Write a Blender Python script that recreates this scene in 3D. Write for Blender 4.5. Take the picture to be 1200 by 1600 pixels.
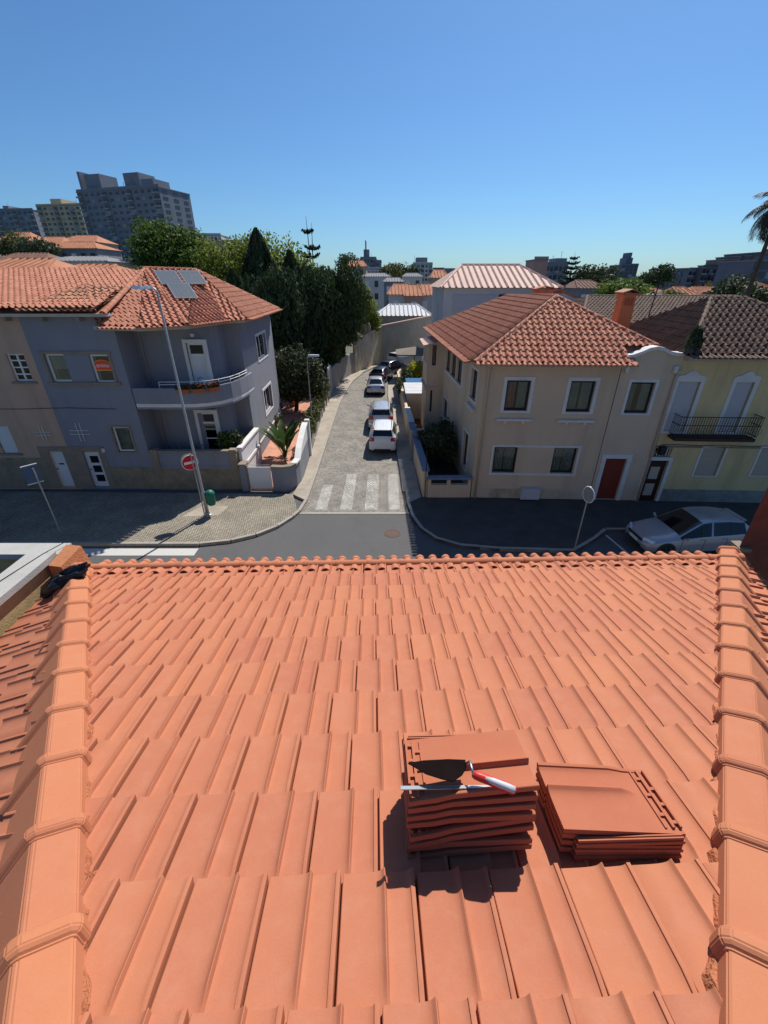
import bpy, bmesh, math, random
from mathutils import Vector, Matrix
import numpy as np
random.seed(11); np.random.seed(11)
R = math.radians
scene = bpy.context.scene
C = scene.collection
for o in list(bpy.data.objects): bpy.data.objects.remove(o)

# ------------------------------------------------------------ camera, sky, sun, exposure
H = 9.6                                   # lens height above the street
F = 663.0                                 # focal length in photo pixels (photo 1200 x 1600)
PITCH = math.atan(363.0 / F)
CP, SP = math.cos(PITCH), math.sin(PITCH)
cam_d = bpy.data.cameras.new('camera'); cam = bpy.data.objects.new('camera', cam_d); C.objects.link(cam)
cam_d.sensor_fit = 'HORIZONTAL'; cam_d.sensor_width = 36.0; cam_d.lens = 36.0 * F / 1200.0
cam_d.clip_start = 0.05; cam_d.clip_end = 6000
cam.location = (0, 0, H); cam.rotation_euler = (math.pi / 2 - PITCH, 0, 0)
scene.camera = cam

SUN_AZ, SUN_EL = 25.0, 51.5               # degrees right of the view axis, above the horizon
w = bpy.data.worlds.new('World'); scene.world = w; w.use_nodes = True
nt = w.node_tree; nt.nodes.clear()
sky = nt.nodes.new('ShaderNodeTexSky'); sky.sky_type = 'NISHITA'; sky.sun_disc = False
sky.sun_elevation = R(SUN_EL); sky.sun_rotation = R(SUN_AZ)
sky.altitude = 60; sky.air_density = 1.0; sky.dust_density = 0.6; sky.ozone_density = 6.0
bg = nt.nodes.new('ShaderNodeBackground'); bg.inputs['Strength'].default_value = 0.078
wo = nt.nodes.new('ShaderNodeOutputWorld')
tint = nt.nodes.new('ShaderNodeMix'); tint.data_type = 'RGBA'; tint.blend_type = 'MULTIPLY'; tint.inputs[0].default_value = 1.0
tint.inputs[7].default_value = (0.70, 0.99, 1.19, 1)          # clear-day blue, the same over the whole sky
nt.links.new(sky.outputs[0], tint.inputs[6]); nt.links.new(tint.outputs[2], bg.inputs[0]); nt.links.new(bg.outputs[0], wo.inputs[0])
sd = bpy.data.lights.new('sun', 'SUN'); sd.energy = 5.0; sd.angle = R(0.53); sd.color = (1.0, 0.95, 0.87)
sun = bpy.data.objects.new('sun', sd); C.objects.link(sun)
sv = Vector((math.sin(R(SUN_AZ)) * math.cos(R(SUN_EL)), math.cos(R(SUN_AZ)) * math.cos(R(SUN_EL)), math.sin(R(SUN_EL))))
sun.rotation_euler = (-sv).to_track_quat('-Z', 'Y').to_euler(); sun.location = sv * 60
scene.view_settings.view_transform = 'Standard'; scene.view_settings.look = 'None'
scene.view_settings.exposure = 0.2; scene.view_settings.gamma = 1.0
scene.view_settings.use_curve_mapping = False
scene.render.engine = 'CYCLES'

# ------------------------------------------------------------ photo pixel -> point in the place
def ray(u, v):
    a = (u - 600) / F; b = (800 - v) / F
    return Vector((a, CP + b * SP, -SP + b * CP))
def gp(u, v, z=0.0):                      # where the ray meets height z
    d = ray(u, v); t = (z - H) / d.z
    return Vector((d.x * t, d.y * t, z))
def py(u, v, Y):                          # where the ray meets depth Y
    d = ray(u, v); t = Y / d.y
    return Vector((d.x * t, Y, H + d.z * t))

# ------------------------------------------------------------ materials
MATS = {}
def newmat(name):
    m = bpy.data.materials.new(name); m.use_nodes = True
    n = m.node_tree; b = n.nodes['Principled BSDF']
    MATS[name] = m
    return m, n, b
def N(n, t, **kw):
    x = n.nodes.new(t)
    for k, v in kw.items():
        if k in x.inputs: x.inputs[k].default_value = v
        else: setattr(x, k, v)
    return x
def mat(name, col, rough=0.8, var=0.12, scale=3.0, bump=0.0, bscale=40.0, metal=0.0, stain=None, sscale=0.6, samt=0.4,
        rnd=0.0, isl=0.0, spec=0.3, streak=0.0, fine=0.0):
    """plain procedural surface: base colour with soft variation, optional stains, fine relief, per-object variation"""
    m, n, b = newmat(name); L = n.links
    geo = N(n, 'ShaderNodeNewGeometry')
    pos = geo.outputs['Position']
    no = N(n, 'ShaderNodeTexNoise', Scale=scale, Detail=6.0, Roughness=0.6); L.new(pos, no.inputs['Vector'])
    mr = N(n, 'ShaderNodeMapRange'); L.new(no.outputs['Fac'], mr.inputs['Value'])
    mr.inputs['From Min'].default_value = 0.25; mr.inputs['From Max'].default_value = 0.75
    mr.inputs['To Min'].default_value = 1 - var; mr.inputs['To Max'].default_value = 1 + var
    val = mr.outputs[0]
    def mul(a, bb):
        x = N(n, 'ShaderNodeMath', operation='MULTIPLY'); L.new(a, x.inputs[0]); L.new(bb, x.inputs[1]); return x.outputs[0]
    def rng(src, amt):
        x = N(n, 'ShaderNodeMapRange'); L.new(src, x.inputs['Value'])
        x.inputs['To Min'].default_value = 1 - amt; x.inputs['To Max'].default_value = 1 + amt; return x.outputs[0]
    if rnd > 0:
        oi = N(n, 'ShaderNodeObjectInfo'); val = mul(val, rng(oi.outputs['Random'], rnd))
    if isl > 0: val = mul(val, rng(geo.outputs['Random Per Island'], isl))
    if fine > 0:
        nf = N(n, 'ShaderNodeTexNoise', Scale=bscale * 1.7, Detail=3.0); L.new(pos, nf.inputs['Vector'])
        val = mul(val, rng(nf.outputs['Fac'], fine))
    base = N(n, 'ShaderNodeRGB'); base.outputs[0].default_value = (*col, 1)
    colout = base.outputs[0]
    if stain is not None:
        mp = N(n, 'ShaderNodeMapping'); L.new(pos, mp.inputs['Vector'])
        if streak > 0: mp.inputs['Scale'].default_value = (1, 1, 1 - streak)
        n2 = N(n, 'ShaderNodeTexNoise', Scale=sscale, Detail=8.0, Roughness=0.68); L.new(mp.outputs[0], n2.inputs['Vector'])
        rp = N(n, 'ShaderNodeMapRange'); L.new(n2.outputs['Fac'], rp.inputs['Value'])
        rp.inputs['From Min'].default_value = 0.48; rp.inputs['From Max'].default_value = 0.7
        rp.inputs['To Max'].default_value = samt
        mx = N(n, 'ShaderNodeMix', data_type='RGBA'); L.new(rp.outputs[0], mx.inputs['Factor'])
        L.new(colout, mx.inputs[6]); mx.inputs[7].default_value = (*stain, 1); colout = mx.outputs[2]
    vm = N(n, 'ShaderNodeVectorMath', operation='SCALE'); L.new(colout, vm.inputs[0]); L.new(val, vm.inputs['Scale'])
    L.new(vm.outputs[0], b.inputs['Base Color'])
    b.inputs['Roughness'].default_value = rough; b.inputs['Metallic'].default_value = metal
    b.inputs['Specular IOR Level'].default_value = spec
    if bump > 0:
        nb = N(n, 'ShaderNodeTexNoise', Scale=bscale, Detail=5.0); L.new(pos, nb.inputs['Vector'])
        bu = N(n, 'ShaderNodeBump', Strength=bump, Distance=0.02); L.new(nb.outputs['Fac'], bu.inputs['Height'])
        L.new(bu.outputs[0], b.inputs['Normal'])
    return m
def mat_brick(name, c1, c2, cm, sx, sy, rough=0.85, bump=0.5, mortar=0.02, stain=None, rot=0.0, row=0.5, samt=0.4):
    """setts and small paving stones too fine to pick apart"""
    m, n, b = newmat(name); L = n.links
    geo = N(n, 'ShaderNodeNewGeometry'); mp = N(n, 'ShaderNodeMapping'); L.new(geo.outputs['Position'], mp.inputs['Vector'])
    mp.inputs['Rotation'].default_value = (0, 0, rot)
    wn = N(n, 'ShaderNodeTexNoise', Scale=2.0, Detail=2.0); L.new(mp.outputs[0], wn.inputs['Vector'])
    ad = N(n, 'ShaderNodeVectorMath', operation='MULTIPLY_ADD'); L.new(wn.outputs['Color'], ad.inputs[0])
    ad.inputs[1].default_value = (0.06, 0.06, 0); L.new(mp.outputs[0], ad.inputs[2])
    br = N(n, 'ShaderNodeTexBrick', Scale=1.0); br.offset = row
    L.new(ad.outputs[0], br.inputs['Vector'])
    br.inputs['Color1'].default_value = (*c1, 1); br.inputs['Color2'].default_value = (*c2, 1); br.inputs['Mortar'].default_value = (*cm, 1)
    br.inputs['Mortar Size'].default_value = mortar; br.inputs['Brick Width'].default_value = sx; br.inputs['Row Height'].default_value = sy
    n2 = N(n, 'ShaderNodeTexNoise', Scale=0.9, Detail=8.0, Roughness=0.65); L.new(geo.outputs['Position'], n2.inputs['Vector'])
    mr = N(n, 'ShaderNodeMapRange'); L.new(n2.outputs['Fac'], mr.inputs['Value'])
    mr.inputs['From Min'].default_value = .3; mr.inputs['From Max'].default_value = .7; mr.inputs['To Min'].default_value = 0.72; mr.inputs['To Max'].default_value = 1.22
    n3 = N(n, 'ShaderNodeTexNoise', Scale=9.0, Detail=4.0); L.new(geo.outputs['Position'], n3.inputs['Vector'])
    m3 = N(n, 'ShaderNodeMapRange'); L.new(n3.outputs['Fac'], m3.inputs['Value']); m3.inputs['To Min'].default_value = .6; m3.inputs['To Max'].default_value = 1.4
    mm = N(n, 'ShaderNodeMath', operation='MULTIPLY'); L.new(mr.outputs[0], mm.inputs[0]); L.new(m3.outputs[0], mm.inputs[1])
    vm = N(n, 'ShaderNodeVectorMath', operation='SCALE'); L.new(br.outputs['Color'], vm.inputs[0]); L.new(mm.outputs[0], vm.inputs['Scale'])
    L.new(vm.outputs[0], b.inputs['Base Color']); b.inputs['Roughness'].default_value = rough
    b.inputs['Specular IOR Level'].default_value = 0.35
    bu = N(n, 'ShaderNodeBump', Strength=bump, Distance=0.02); bu.invert = True
    L.new(br.outputs['Fac'], bu.inputs['Height']); L.new(bu.outputs[0], b.inputs['Normal'])
    return m
def mat_glass(name, tint=(0.80, 0.86, 0.84), trans=0.9):
    m, n, b = newmat(name); L = n.links
    tr = N(n, 'ShaderNodeBsdfTransparent'); tr.inputs[0].default_value = (*[c * trans for c in tint], 1)
    gl = N(n, 'ShaderNodeBsdfGlossy', Roughness=0.03); gl.inputs[0].default_value = (0.9, 0.95, 1, 1)
    no = N(n, 'ShaderNodeTexNoise', Scale=1.4); bu = N(n, 'ShaderNodeBump', Strength=0.05); L.new(no.outputs[0], bu.inputs['Height'])
    L.new(bu.outputs[0], gl.inputs['Normal'])
    fr = N(n, 'ShaderNodeFresnel', IOR=1.6); mx = N(n, 'ShaderNodeMixShader')
    L.new(fr.outputs[0], mx.inputs[0]); L.new(tr.outputs[0], mx.inputs[1]); L.new(gl.outputs[0], mx.inputs[2])
    L.new(mx.outputs[0], n.nodes['Material Output'].inputs['Surface'])
    return m
def mat_leaf(name, col, col2, trans=0.35, rough=0.6):
    m, n, b = newmat(name); L = n.links
    geo = N(n, 'ShaderNodeNewGeometry')
    mx = N(n, 'ShaderNodeMix', data_type='RGBA'); L.new(geo.outputs['Random Per Island'], mx.inputs['Factor'])
    mx.inputs[6].default_value = (*col, 1); mx.inputs[7].default_value = (*col2, 1)
    no = N(n, 'ShaderNodeTexNoise', Scale=0.8, Detail=3.0); L.new(geo.outputs['Position'], no.inputs['Vector'])
    mr = N(n, 'ShaderNodeMapRange'); L.new(no.outputs[0], mr.inputs[0]); mr.inputs['To Min'].default_value = 0.45; mr.inputs['To Max'].default_value = 1.5
    vm = N(n, 'ShaderNodeVectorMath', operation='SCALE'); L.new(mx.outputs[2], vm.inputs[0]); L.new(mr.outputs[0], vm.inputs['Scale'])
    L.new(vm.outputs[0], b.inputs['Base Color']); b.inputs['Roughness'].default_value = rough; b.inputs['Specular IOR Level'].default_value = 0.25
    tl = N(n, 'ShaderNodeBsdfTranslucent'); L.new(vm.outputs[0], tl.inputs[0])
    ms = N(n, 'ShaderNodeMixShader', Fac=trans); L.new(b.outputs[0], ms.inputs[1]); L.new(tl.outputs[0], ms.inputs[2])
    L.new(ms.outputs[0], n.nodes['Material Output'].inputs['Surface'])
    return m
def mat_paint(name, col, rough=0.25, metal=0.0, coat=0.6, spec=0.5):
    m, n, b = newmat(name); L = n.links
    no = N(n, 'ShaderNodeTexNoise', Scale=4.0, Detail=5.0)
    mr = N(n, 'ShaderNodeMapRange'); L.new(no.outputs[0], mr.inputs[0]); mr.inputs['To Min'].default_value = .88; mr.inputs['To Max'].default_value = 1.08
    rgb = N(n, 'ShaderNodeRGB'); rgb.outputs[0].default_value = (*col, 1)
    vm = N(n, 'ShaderNodeVectorMath', operation='SCALE'); L.new(rgb.outputs[0], vm.inputs[0]); L.new(mr.outputs[0], vm.inputs['Scale'])
    L.new(vm.outputs[0], b.inputs['Base Color'])
    b.inputs['Roughness'].default_value = rough; b.inputs['Metallic'].default_value = metal
    b.inputs['Coat Weight'].default_value = coat; b.inputs['Coat Roughness'].default_value = 0.08; b.inputs['Specular IOR Level'].default_value = spec
    return m

# ------------------------------------------------------------ objects
def wloc(o):
    p = Vector((0, 0, 0))
    while o is not None: p += o.location; o = o.parent
    return p
def thing(name, label, cat, loc=(0, 0, 0), group=None):
    o = bpy.data.objects.new(name, None); C.objects.link(o); o.location = loc; o.empty_display_size = 0.2
    o['label'] = label; o['category'] = cat
    if group: o['group'] = group
    return o
def tag(o, label, cat, group=None):
    o['label'] = label; o['category'] = cat
    if group: o['group'] = group
    return o
def put(name, me, parent=None, loc=(0, 0, 0), mtx=None, kind=None):
    o = bpy.data.objects.new(name, me); C.objects.link(o)
    if parent: o.parent = parent
    if mtx is not None:
        m = mtx.copy(); m.translation = m.translation - (wloc(parent) if parent else Vector((0, 0, 0))); o.matrix_basis = m
    else: o.location = loc
    if kind: o['kind'] = kind
    return o
def copy_tree(o, parent=None):
    c = o.copy(); C.objects.link(c); c.parent = parent
    for ch in list(o.children): copy_tree(ch, c)
    return c
class MB:
    def __init__(s): s.v = []; s.f = []
    def add(s, vs, fs):
        k = len(s.v); s.v += [tuple(p) for p in vs]; s.f += [tuple(i + k for i in f) for f in fs]; return s
    def box(s, x0, x1, y0, y1, z0, z1):
        return s.add([(x0, y0, z0), (x1, y0, z0), (x1, y1, z0), (x0, y1, z0), (x0, y0, z1), (x1, y0, z1), (x1, y1, z1), (x0, y1, z1)],
                     [(0, 3, 2, 1), (4, 5, 6, 7), (0, 1, 5, 4), (1, 2, 6, 5), (2, 3, 7, 6), (3, 0, 4, 7)])
    def hexa(s, p):   # 8 points: bottom ring then top ring
        return s.add(p, [(0, 3, 2, 1), (4, 5, 6, 7), (0, 1, 5, 4), (1, 2, 6, 5), (2, 3, 7, 6), (3, 0, 4, 7)])
    def prism(s, poly, z0, z1):  # plan polygon, ccw
        n = len(poly)
        vs = [(p[0], p[1], z0 if not callable(z0) else z0(p)) for p in poly] + [(p[0], p[1], z1 if not callable(z1) else z1(p)) for p in poly]
        fs = [tuple(range(n - 1, -1, -1)), tuple(range(n, 2 * n))] + [(i, (i + 1) % n, n + (i + 1) % n, n + i) for i in range(n)]
        return s.add(vs, fs)
    def extr(s, poly3, d):  # planar 3-d polygon swept along d
        n = len(poly3); d = Vector(d)
        vs = [Vector(p) for p in poly3] + [Vector(p) + d for p in poly3]
        return s.add(vs, [tuple(range(n - 1, -1, -1)), tuple(range(n, 2 * n))] + [(i, (i + 1) % n, n + (i + 1) % n, n + i) for i in range(n)])
    def tube(s, pts, r, n=8, caps=True):
        pts = [Vector(p) for p in pts]; k = len(pts); vs = []; fs = []
        rs = r if isinstance(r, (list, tuple)) else [r] * k
        for i, p in enumerate(pts):
            d = (pts[min(i + 1, k - 1)] - pts[max(i - 1, 0)]).normalized()
            a = d.orthogonal() if abs(d.z) < .9 else Vector((1, 0, 0)); a = (a - d * a.dot(d)).normalized(); b = d.cross(a)
            if i and vs:   # keep rings aligned
                a0 = (Vector(vs[(i - 1) * n]) - pts[i - 1]); a0 = a0 - d * a0.dot(d)
                if a0.length > 1e-6: a = a0.normalized(); b = d.cross(a)
            for j in range(n):
                t = 2 * math.pi * j / n; vs.append(p + (a * math.cos(t) + b * math.sin(t)) * rs[i])
        for i in range(k - 1):
            for j in range(n): fs.append((i * n + j, i * n + (j + 1) % n, (i + 1) * n + (j + 1) % n, (i + 1) * n + j))
        if caps: fs += [tuple(range(n - 1, -1, -1)), tuple((k - 1) * n + j for j in range(n))]
        return s.add(vs, fs)
    def lathe(s, prof, n=16, c=(0, 0, 0), axis='z'):
        k = len(prof); vs = []; fs = []
        for r, z in prof:
            for j in range(n):
                t = 2 * math.pi * j / n; p = (r * math.cos(t), r * math.sin(t), z)
                if axis == 'x': p = (p[2], p[0], p[1])
                if axis == 'y': p = (p[0], p[2], p[1])
                vs.append((p[0] + c[0], p[1] + c[1], p[2] + c[2]))
        for i in range(k - 1):
            for j in range(n):
                f = (i * n + j, i * n + (j + 1) % n, (i + 1) * n + (j + 1) % n, (i + 1) * n + j)
                fs.append(f if axis != 'y' else f[::-1])
        if prof[0][0] > 1e-6: fs.append(tuple(range(n - 1, -1, -1)) if axis != 'y' else tuple(range(n)))
        if prof[-1][0] > 1e-6: fs.append(tuple((k - 1) * n + j for j in range(n)) if axis != 'y' else tuple((k - 1) * n + j for j in range(n - 1, -1, -1)))
        return s.add(vs, fs)
    def strip(s, path, sec, closed=False):
        """sweep a section [(side, z)] along a plan path of 3-d points; side is to the right of travel"""
        P = [Vector(p) for p in path]; k = len(P); m = len(sec); vs = []; fs = []
        for i in range(k):
            a = P[i] - P[i - 1] if i > 0 else P[1] - P[0]; b = P[i + 1] - P[i] if i < k - 1 else P[k - 1] - P[k - 2]
            a.z = 0; b.z = 0; a.normalize(); b.normalize(); na = Vector((a.y, -a.x, 0)); nb = Vector((b.y, -b.x, 0)); n = (na + nb).normalized()
            n = n / max(.4, n.dot(na))
            for q in sec: vs.append(P[i] + n * q[0] + Vector((0, 0, q[1])))
        for i in range(k - 1):
            for j in range(m): fs.append((i * m + j, (i + 1) * m + j, (i + 1) * m + (j + 1) % m, i * m + (j + 1) % m))
        fs += [tuple(range(m)), tuple((k - 1) * m + j for j in range(m - 1, -1, -1))]
        return s.add(vs, fs)
    def mesh(s, name, m, off=None, smooth=False):
        me = bpy.data.meshes.new(name)
        vs = s.v if off is None else [(p[0] - off[0], p[1] - off[1], p[2] - off[2]) for p in s.v]
        me.from_pydata(vs, [], s.f); me.materials.append(MATS[m] if isinstance(m, str) else m)
        if smooth: me.shade_smooth()
        me.update(); return me
    def build(s, name, m, parent=None, smooth=False, kind=None, fix=False, bevel=0):
        me = s.mesh(name, m, wloc(parent) if parent else None, smooth)
        if fix or bevel:
            bm = bmesh.new(); bm.from_mesh(me); bmesh.ops.recalc_face_normals(bm, faces=bm.faces)
            if bevel: bmesh.ops.bevel(bm, geom=[e for e in bm.edges if e.is_manifold and e.calc_face_angle(0) > .5], offset=bevel, segments=2, affect='EDGES', clamp_overlap=True)
            bm.to_mesh(me); bm.free()
        return put(name, me, parent, kind=kind)
def sheet(name, pts, z, m, kind='structure', parent=None):
    b = MB(); b.add([(p[0], p[1], z) for p in pts], [tuple(range(len(pts)))]); o = b.build(name, m, parent, fix=False)
    bm = bmesh.new(); bm.from_mesh(o.data)
    for f in bm.faces:
        f.normal_update()
        if f.normal.z < 0: f.normal_flip()
    bmesh.ops.triangulate(bm, faces=bm.faces); bm.to_mesh(o.data); bm.free()
    if kind: o['kind'] = kind
    return o
class Frame:
    """vertical wall plane: s along the wall, z up, dep into the building"""
    def __init__(s, o, e):
        s.o = Vector((o[0], o[1], 0)); s.d = (Vector((e[0], e[1], 0)) - s.o); s.len = s.d.length; s.d.normalize(); s.n = Vector((s.d.y, -s.d.x, 0))
    def p(s, a, z, dep=0.0): return s.o + s.d * a - s.n * dep + Vector((0, 0, z))
    def uv(s, u, v, dep=0.0):
        r = ray(u, v); o = s.o - s.n * dep - Vector((0, 0, H)); t = o.dot(s.n) / r.dot(s.n); q = r * t + Vector((0, 0, H))
        return (q - s.o).dot(s.d), q.z
    def rect(s, tl, br, dep=0.0):
        a, z1 = s.uv(*tl, dep); b, z0 = s.uv(*br, dep); return a, b, z0, z1
    def fbox(s, b, a0, a1, z0, z1, d0, d1):   # d0 < d1; negative = proud of the wall
        return b.hexa([s.p(a0, z0, d0), s.p(a1, z0, d0), s.p(a1, z0, d1), s.p(a0, z0, d1), s.p(a0, z1, d0), s.p(a1, z1, d0), s.p(a1, z1, d1), s.p(a0, z1, d1)])
def wall(parent, fr, s0, s1, z0, z1, ops, m, name='wall', depth=.22, thick=.3):
    """wall plane with real openings and reveals; ops = [(a,b,z0,z1)]"""
    xs = sorted(set([s0, s1] + [q for o in ops for q in o[:2]])); zs = sorted(set([z0, z1] + [q for o in ops for q in o[2:4]]))
    xs = [x for x in xs if s0 <= x <= s1]; zs = [z for z in zs if z0 <= z <= z1]
    b = MB()
    for i in range(len(xs) - 1):
        for j in range(len(zs) - 1):
            cx = (xs[i] + xs[i + 1]) / 2; cz = (zs[j] + zs[j + 1]) / 2
            if any(o[0] < cx < o[1] and o[2] < cz < o[3] for o in ops): continue
            for dd, fl in ((0, False), (thick, True)):
                q = [fr.p(xs[i], zs[j], dd), fr.p(xs[i + 1], zs[j], dd), fr.p(xs[i + 1], zs[j + 1], dd), fr.p(xs[i], zs[j + 1], dd)]
                b.add(q if not fl else q[::-1], [(0, 1, 2, 3)])
    for (a, c, e, f) in ops:
        k = [(a, e), (c, e), (c, f), (a, f)]
        for i in range(4):
            p, q = k[i], k[(i + 1) % 4]
            b.add([fr.p(*p, 0), fr.p(*p, thick), fr.p(*q, thick), fr.p(*q, 0)], [(0, 1, 2, 3)])
    k = [(s0, z0), (s1, z0), (s1, z1), (s0, z1)]
    for i in range(4):
        p, q = k[i], k[(i + 1) % 4]
        b.add([fr.p(*p, 0), fr.p(*q, 0), fr.p(*q, thick), fr.p(*p, thick)], [(0, 1, 2, 3)])
    bm = b.build(name, m, parent)
    return bm
def frame_bars(b, fr, a, c, e, f, w, d0, d1):
    fr.fbox(b, a, c, e, e + w, d0, d1); fr.fbox(b, a, c, f - w, f, d0, d1)
    fr.fbox(b, a, a + w, e + w, f - w, d0, d1); fr.fbox(b, c - w, c, e + w, f - w, d0, d1)
def window(parent, fr, a, c, e, f, frame='white_frame', sur=None, surw=.12, mull=0, trans=0, fw=.06, curtain=None, blind=None, sill=None,
           dep=.12, glass='glass', name='window'):
    b = MB(); frame_bars(b, fr, a, c, e, f, fw, dep, dep + .06)
    for i in range(mull):
        x = a + (c - a) * (i + 1) / (mull + 1); fr.fbox(b, x - fw * .55, x + fw * .55, e + fw, f - fw, dep - .002, dep + .058)
    for i in range(trans):
        z = e + (f - e) * (i + 1) / (trans + 1); fr.fbox(b, a + fw, c - fw, z - fw * .4, z + fw * .4, dep + .002, dep + .05)
    wn = b.build(name, frame, parent)
    g = MB(); n = mull + 1
    for i in range(n):
        x0 = a + fw + (c - a - 2 * fw) * i / n + .004; x1 = a + fw + (c - a - 2 * fw) * (i + 1) / n - .004
        g = MB(); fr.fbox(g, x0, x1, e + fw, f - fw, dep + .022, dep + .032); g.build('pane', glass, wn)
    if curtain:
        k = MB(); m = 14
        for sgn, (q0, q1) in enumerate(curtain if isinstance(curtain, list) else [(0, .38), (.62, 1)]):
            pts = [(a + (c - a) * (q0 + (q1 - q0) * i / m), dep + .12 + .03 * math.sin(i * 2.1 + sgn)) for i in range(m + 1)]
            for i in range(m):
                (x0, d0), (x1, d1) = pts[i], pts[i + 1]
                k.add([fr.p(x0, e + .02, d0), fr.p(x1, e + .02, d1), fr.p(x1, f, d1), fr.p(x0, f, d0)], [(0, 1, 2, 3)])
        k.build('curtain', 'curtain', wn, smooth=True)
    if blind:
        k = MB(); zb = f - (f - e) * blind[0]; n = max(3, int((f - zb) / .06))
        for i in range(n):
            z0 = zb + (f - zb) * i / n; z1 = zb + (f - zb) * (i + 1) / n
            fr.fbox(k, a + fw * .6, c - fw * .6, z0 + .002, z1 - .006, dep - .05, dep - .035)
        fr.fbox(k, a + fw * .6, c - fw * .6, zb, f - .005, dep - .034, dep - .03)
        k.build('shutter', blind[1], wn)
    if sur:
        k = MB(); w_ = surw
        fr.fbox(k, a - w_, a, e - w_ * .6, f + w_, -.03, .02); fr.fbox(k, c, c + w_, e - w_ * .6, f + w_, -.03, .02)
        fr.fbox(k, a, c, f, f + w_, -.03, .02); fr.fbox(k, a, c, e - w_ * .6, e, -.03, .02)
        k.build('surround', sur, wn)
    if sill:
        k = MB(); off, w_, m = sill
        fr.fbox(k, a - w_, c + w_, e - off - .1, e - off, -.16, .0)
        for x in (a + .12, c - .12): fr.fbox(k, x - .07, x + .07, e - off - .22, e - off - .1, -.1, .0)
        k.build('sill', m, wn, bevel=.015)
    return wn
# ------------------------------------------------------------ the materials of the place
def mat_clay(name, col, col2, dust, rnd=.16, bump=.12, isl=0.0, stain=None, samt=.5):
    """fired clay: mottled, dusty, each tile a shade of its own"""
    m, n, b = newmat(name); L = n.links
    geo = N(n, 'ShaderNodeNewGeometry'); pos = geo.outputs['Position']
    oi = N(n, 'ShaderNodeObjectInfo')
    src = geo.outputs['Random Per Island'] if isl else oi.outputs['Random']
    n1 = N(n, 'ShaderNodeTexNoise', Scale=1.3, Detail=7.0, Roughness=.65); L.new(pos, n1.inputs['Vector'])
    ad = N(n, 'ShaderNodeMath', operation='MULTIPLY_ADD'); L.new(src, ad.inputs[0]); ad.inputs[1].default_value = .55; L.new(n1.outputs['Fac'], ad.inputs[2])
    mr = N(n, 'ShaderNodeMapRange'); L.new(ad.outputs[0], mr.inputs[0]); mr.inputs['From Min'].default_value = .35; mr.inputs['From Max'].default_value = 1.2
    mx = N(n, 'ShaderNodeMix', data_type='RGBA'); L.new(mr.outputs[0], mx.inputs['Factor']); mx.inputs[6].default_value = (*col, 1); mx.inputs[7].default_value = (*col2, 1)
    n2 = N(n, 'ShaderNodeTexNoise', Scale=9.0, Detail=8.0, Roughness=.7); L.new(pos, n2.inputs['Vector'])
    m2 = N(n, 'ShaderNodeMapRange'); L.new(n2.outputs['Fac'], m2.inputs[0]); m2.inputs['From Min'].default_value = .46; m2.inputs['From Max'].default_value = .74; m2.inputs['To Max'].default_value = .38
    mx2 = N(n, 'ShaderNodeMix', data_type='RGBA'); L.new(m2.outputs[0], mx2.inputs['Factor']); L.new(mx.outputs[2], mx2.inputs[6]); mx2.inputs[7].default_value = (*dust, 1)
    out = mx2.outputs[2]
    if stain:
        n4 = N(n, 'ShaderNodeTexNoise', Scale=2.2, Detail=9.0, Roughness=.72); L.new(pos, n4.inputs['Vector'])
        m4 = N(n, 'ShaderNodeMapRange'); L.new(n4.outputs['Fac'], m4.inputs[0]); m4.inputs['From Min'].default_value = .45; m4.inputs['From Max'].default_value = .65; m4.inputs['To Max'].default_value = samt
        mx4 = N(n, 'ShaderNodeMix', data_type='RGBA'); L.new(m4.outputs[0], mx4.inputs['Factor']); L.new(out, mx4.inputs[6]); mx4.inputs[7].default_value = (*stain, 1); out = mx4.outputs[2]
    n3 = N(n, 'ShaderNodeTexNoise', Scale=160.0, Detail=3.0); L.new(pos, n3.inputs['Vector'])
    m3 = N(n, 'ShaderNodeMapRange'); L.new(n3.outputs['Fac'], m3.inputs[0]); m3.inputs['To Min'].default_value = .94; m3.inputs['To Max'].default_value = 1.06
    vm = N(n, 'ShaderNodeVectorMath', operation='SCALE'); L.new(out, vm.inputs[0]); L.new(m3.outputs[0], vm.inputs['Scale'])
    L.new(vm.outputs[0], b.inputs['Base Color']); b.inputs['Roughness'].default_value = .78; b.inputs['Specular IOR Level'].default_value = .22
    bu = N(n, 'ShaderNodeBump', Strength=bump, Distance=.004); L.new(n3.outputs['Fac'], bu.inputs['Height']); L.new(bu.outputs[0], b.inputs['Normal'])
    return m
mat_clay('clay', (.415, .142, .080), (.485, .182, .090), (.50, .230, .140))
mat_clay('clay_hip', (.42, .144, .076), (.495, .188, .088), (.49, .215, .125))
mat_clay('clay_stack', (.36, .105, .056), (.43, .138, .068), (.43, .165, .095))
mat_clay('clay_house', (.41, .135, .075), (.52, .225, .135), (.54, .36, .26), stain=(.22, .075, .048), samt=.5)
mat_clay('clay_house_s', (.41, .135, .075), (.52, .225, .135), (.54, .36, .26), stain=(.22, .075, .048), samt=.5, isl=1)
mat_clay('clay_old', (.34, .13, .07), (.46, .22, .12), (.42, .30, .20), stain=(.17, .10, .07), samt=.6)
mat_clay('clay_old_s', (.34, .13, .07), (.46, .22, .12), (.42, .30, .20), stain=(.17, .10, .07), samt=.6, isl=1)
mat_clay('clay_dark', (.105, .060, .042), (.18, .105, .072), (.22, .16, .11), stain=(.05, .04, .035), samt=.75)
mat_clay('clay_dark_s', (.105, .060, .042), (.18, .105, .072), (.22, .16, .11), stain=(.05, .04, .035), samt=.75, isl=1)
mat('mortar', (.46, .17, .08), .95, .25, 14, bump=.9, bscale=90, stain=(.33, .09, .04), sscale=9, samt=.8)
mat('underlay', (.30, .10, .05), .95)
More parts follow.
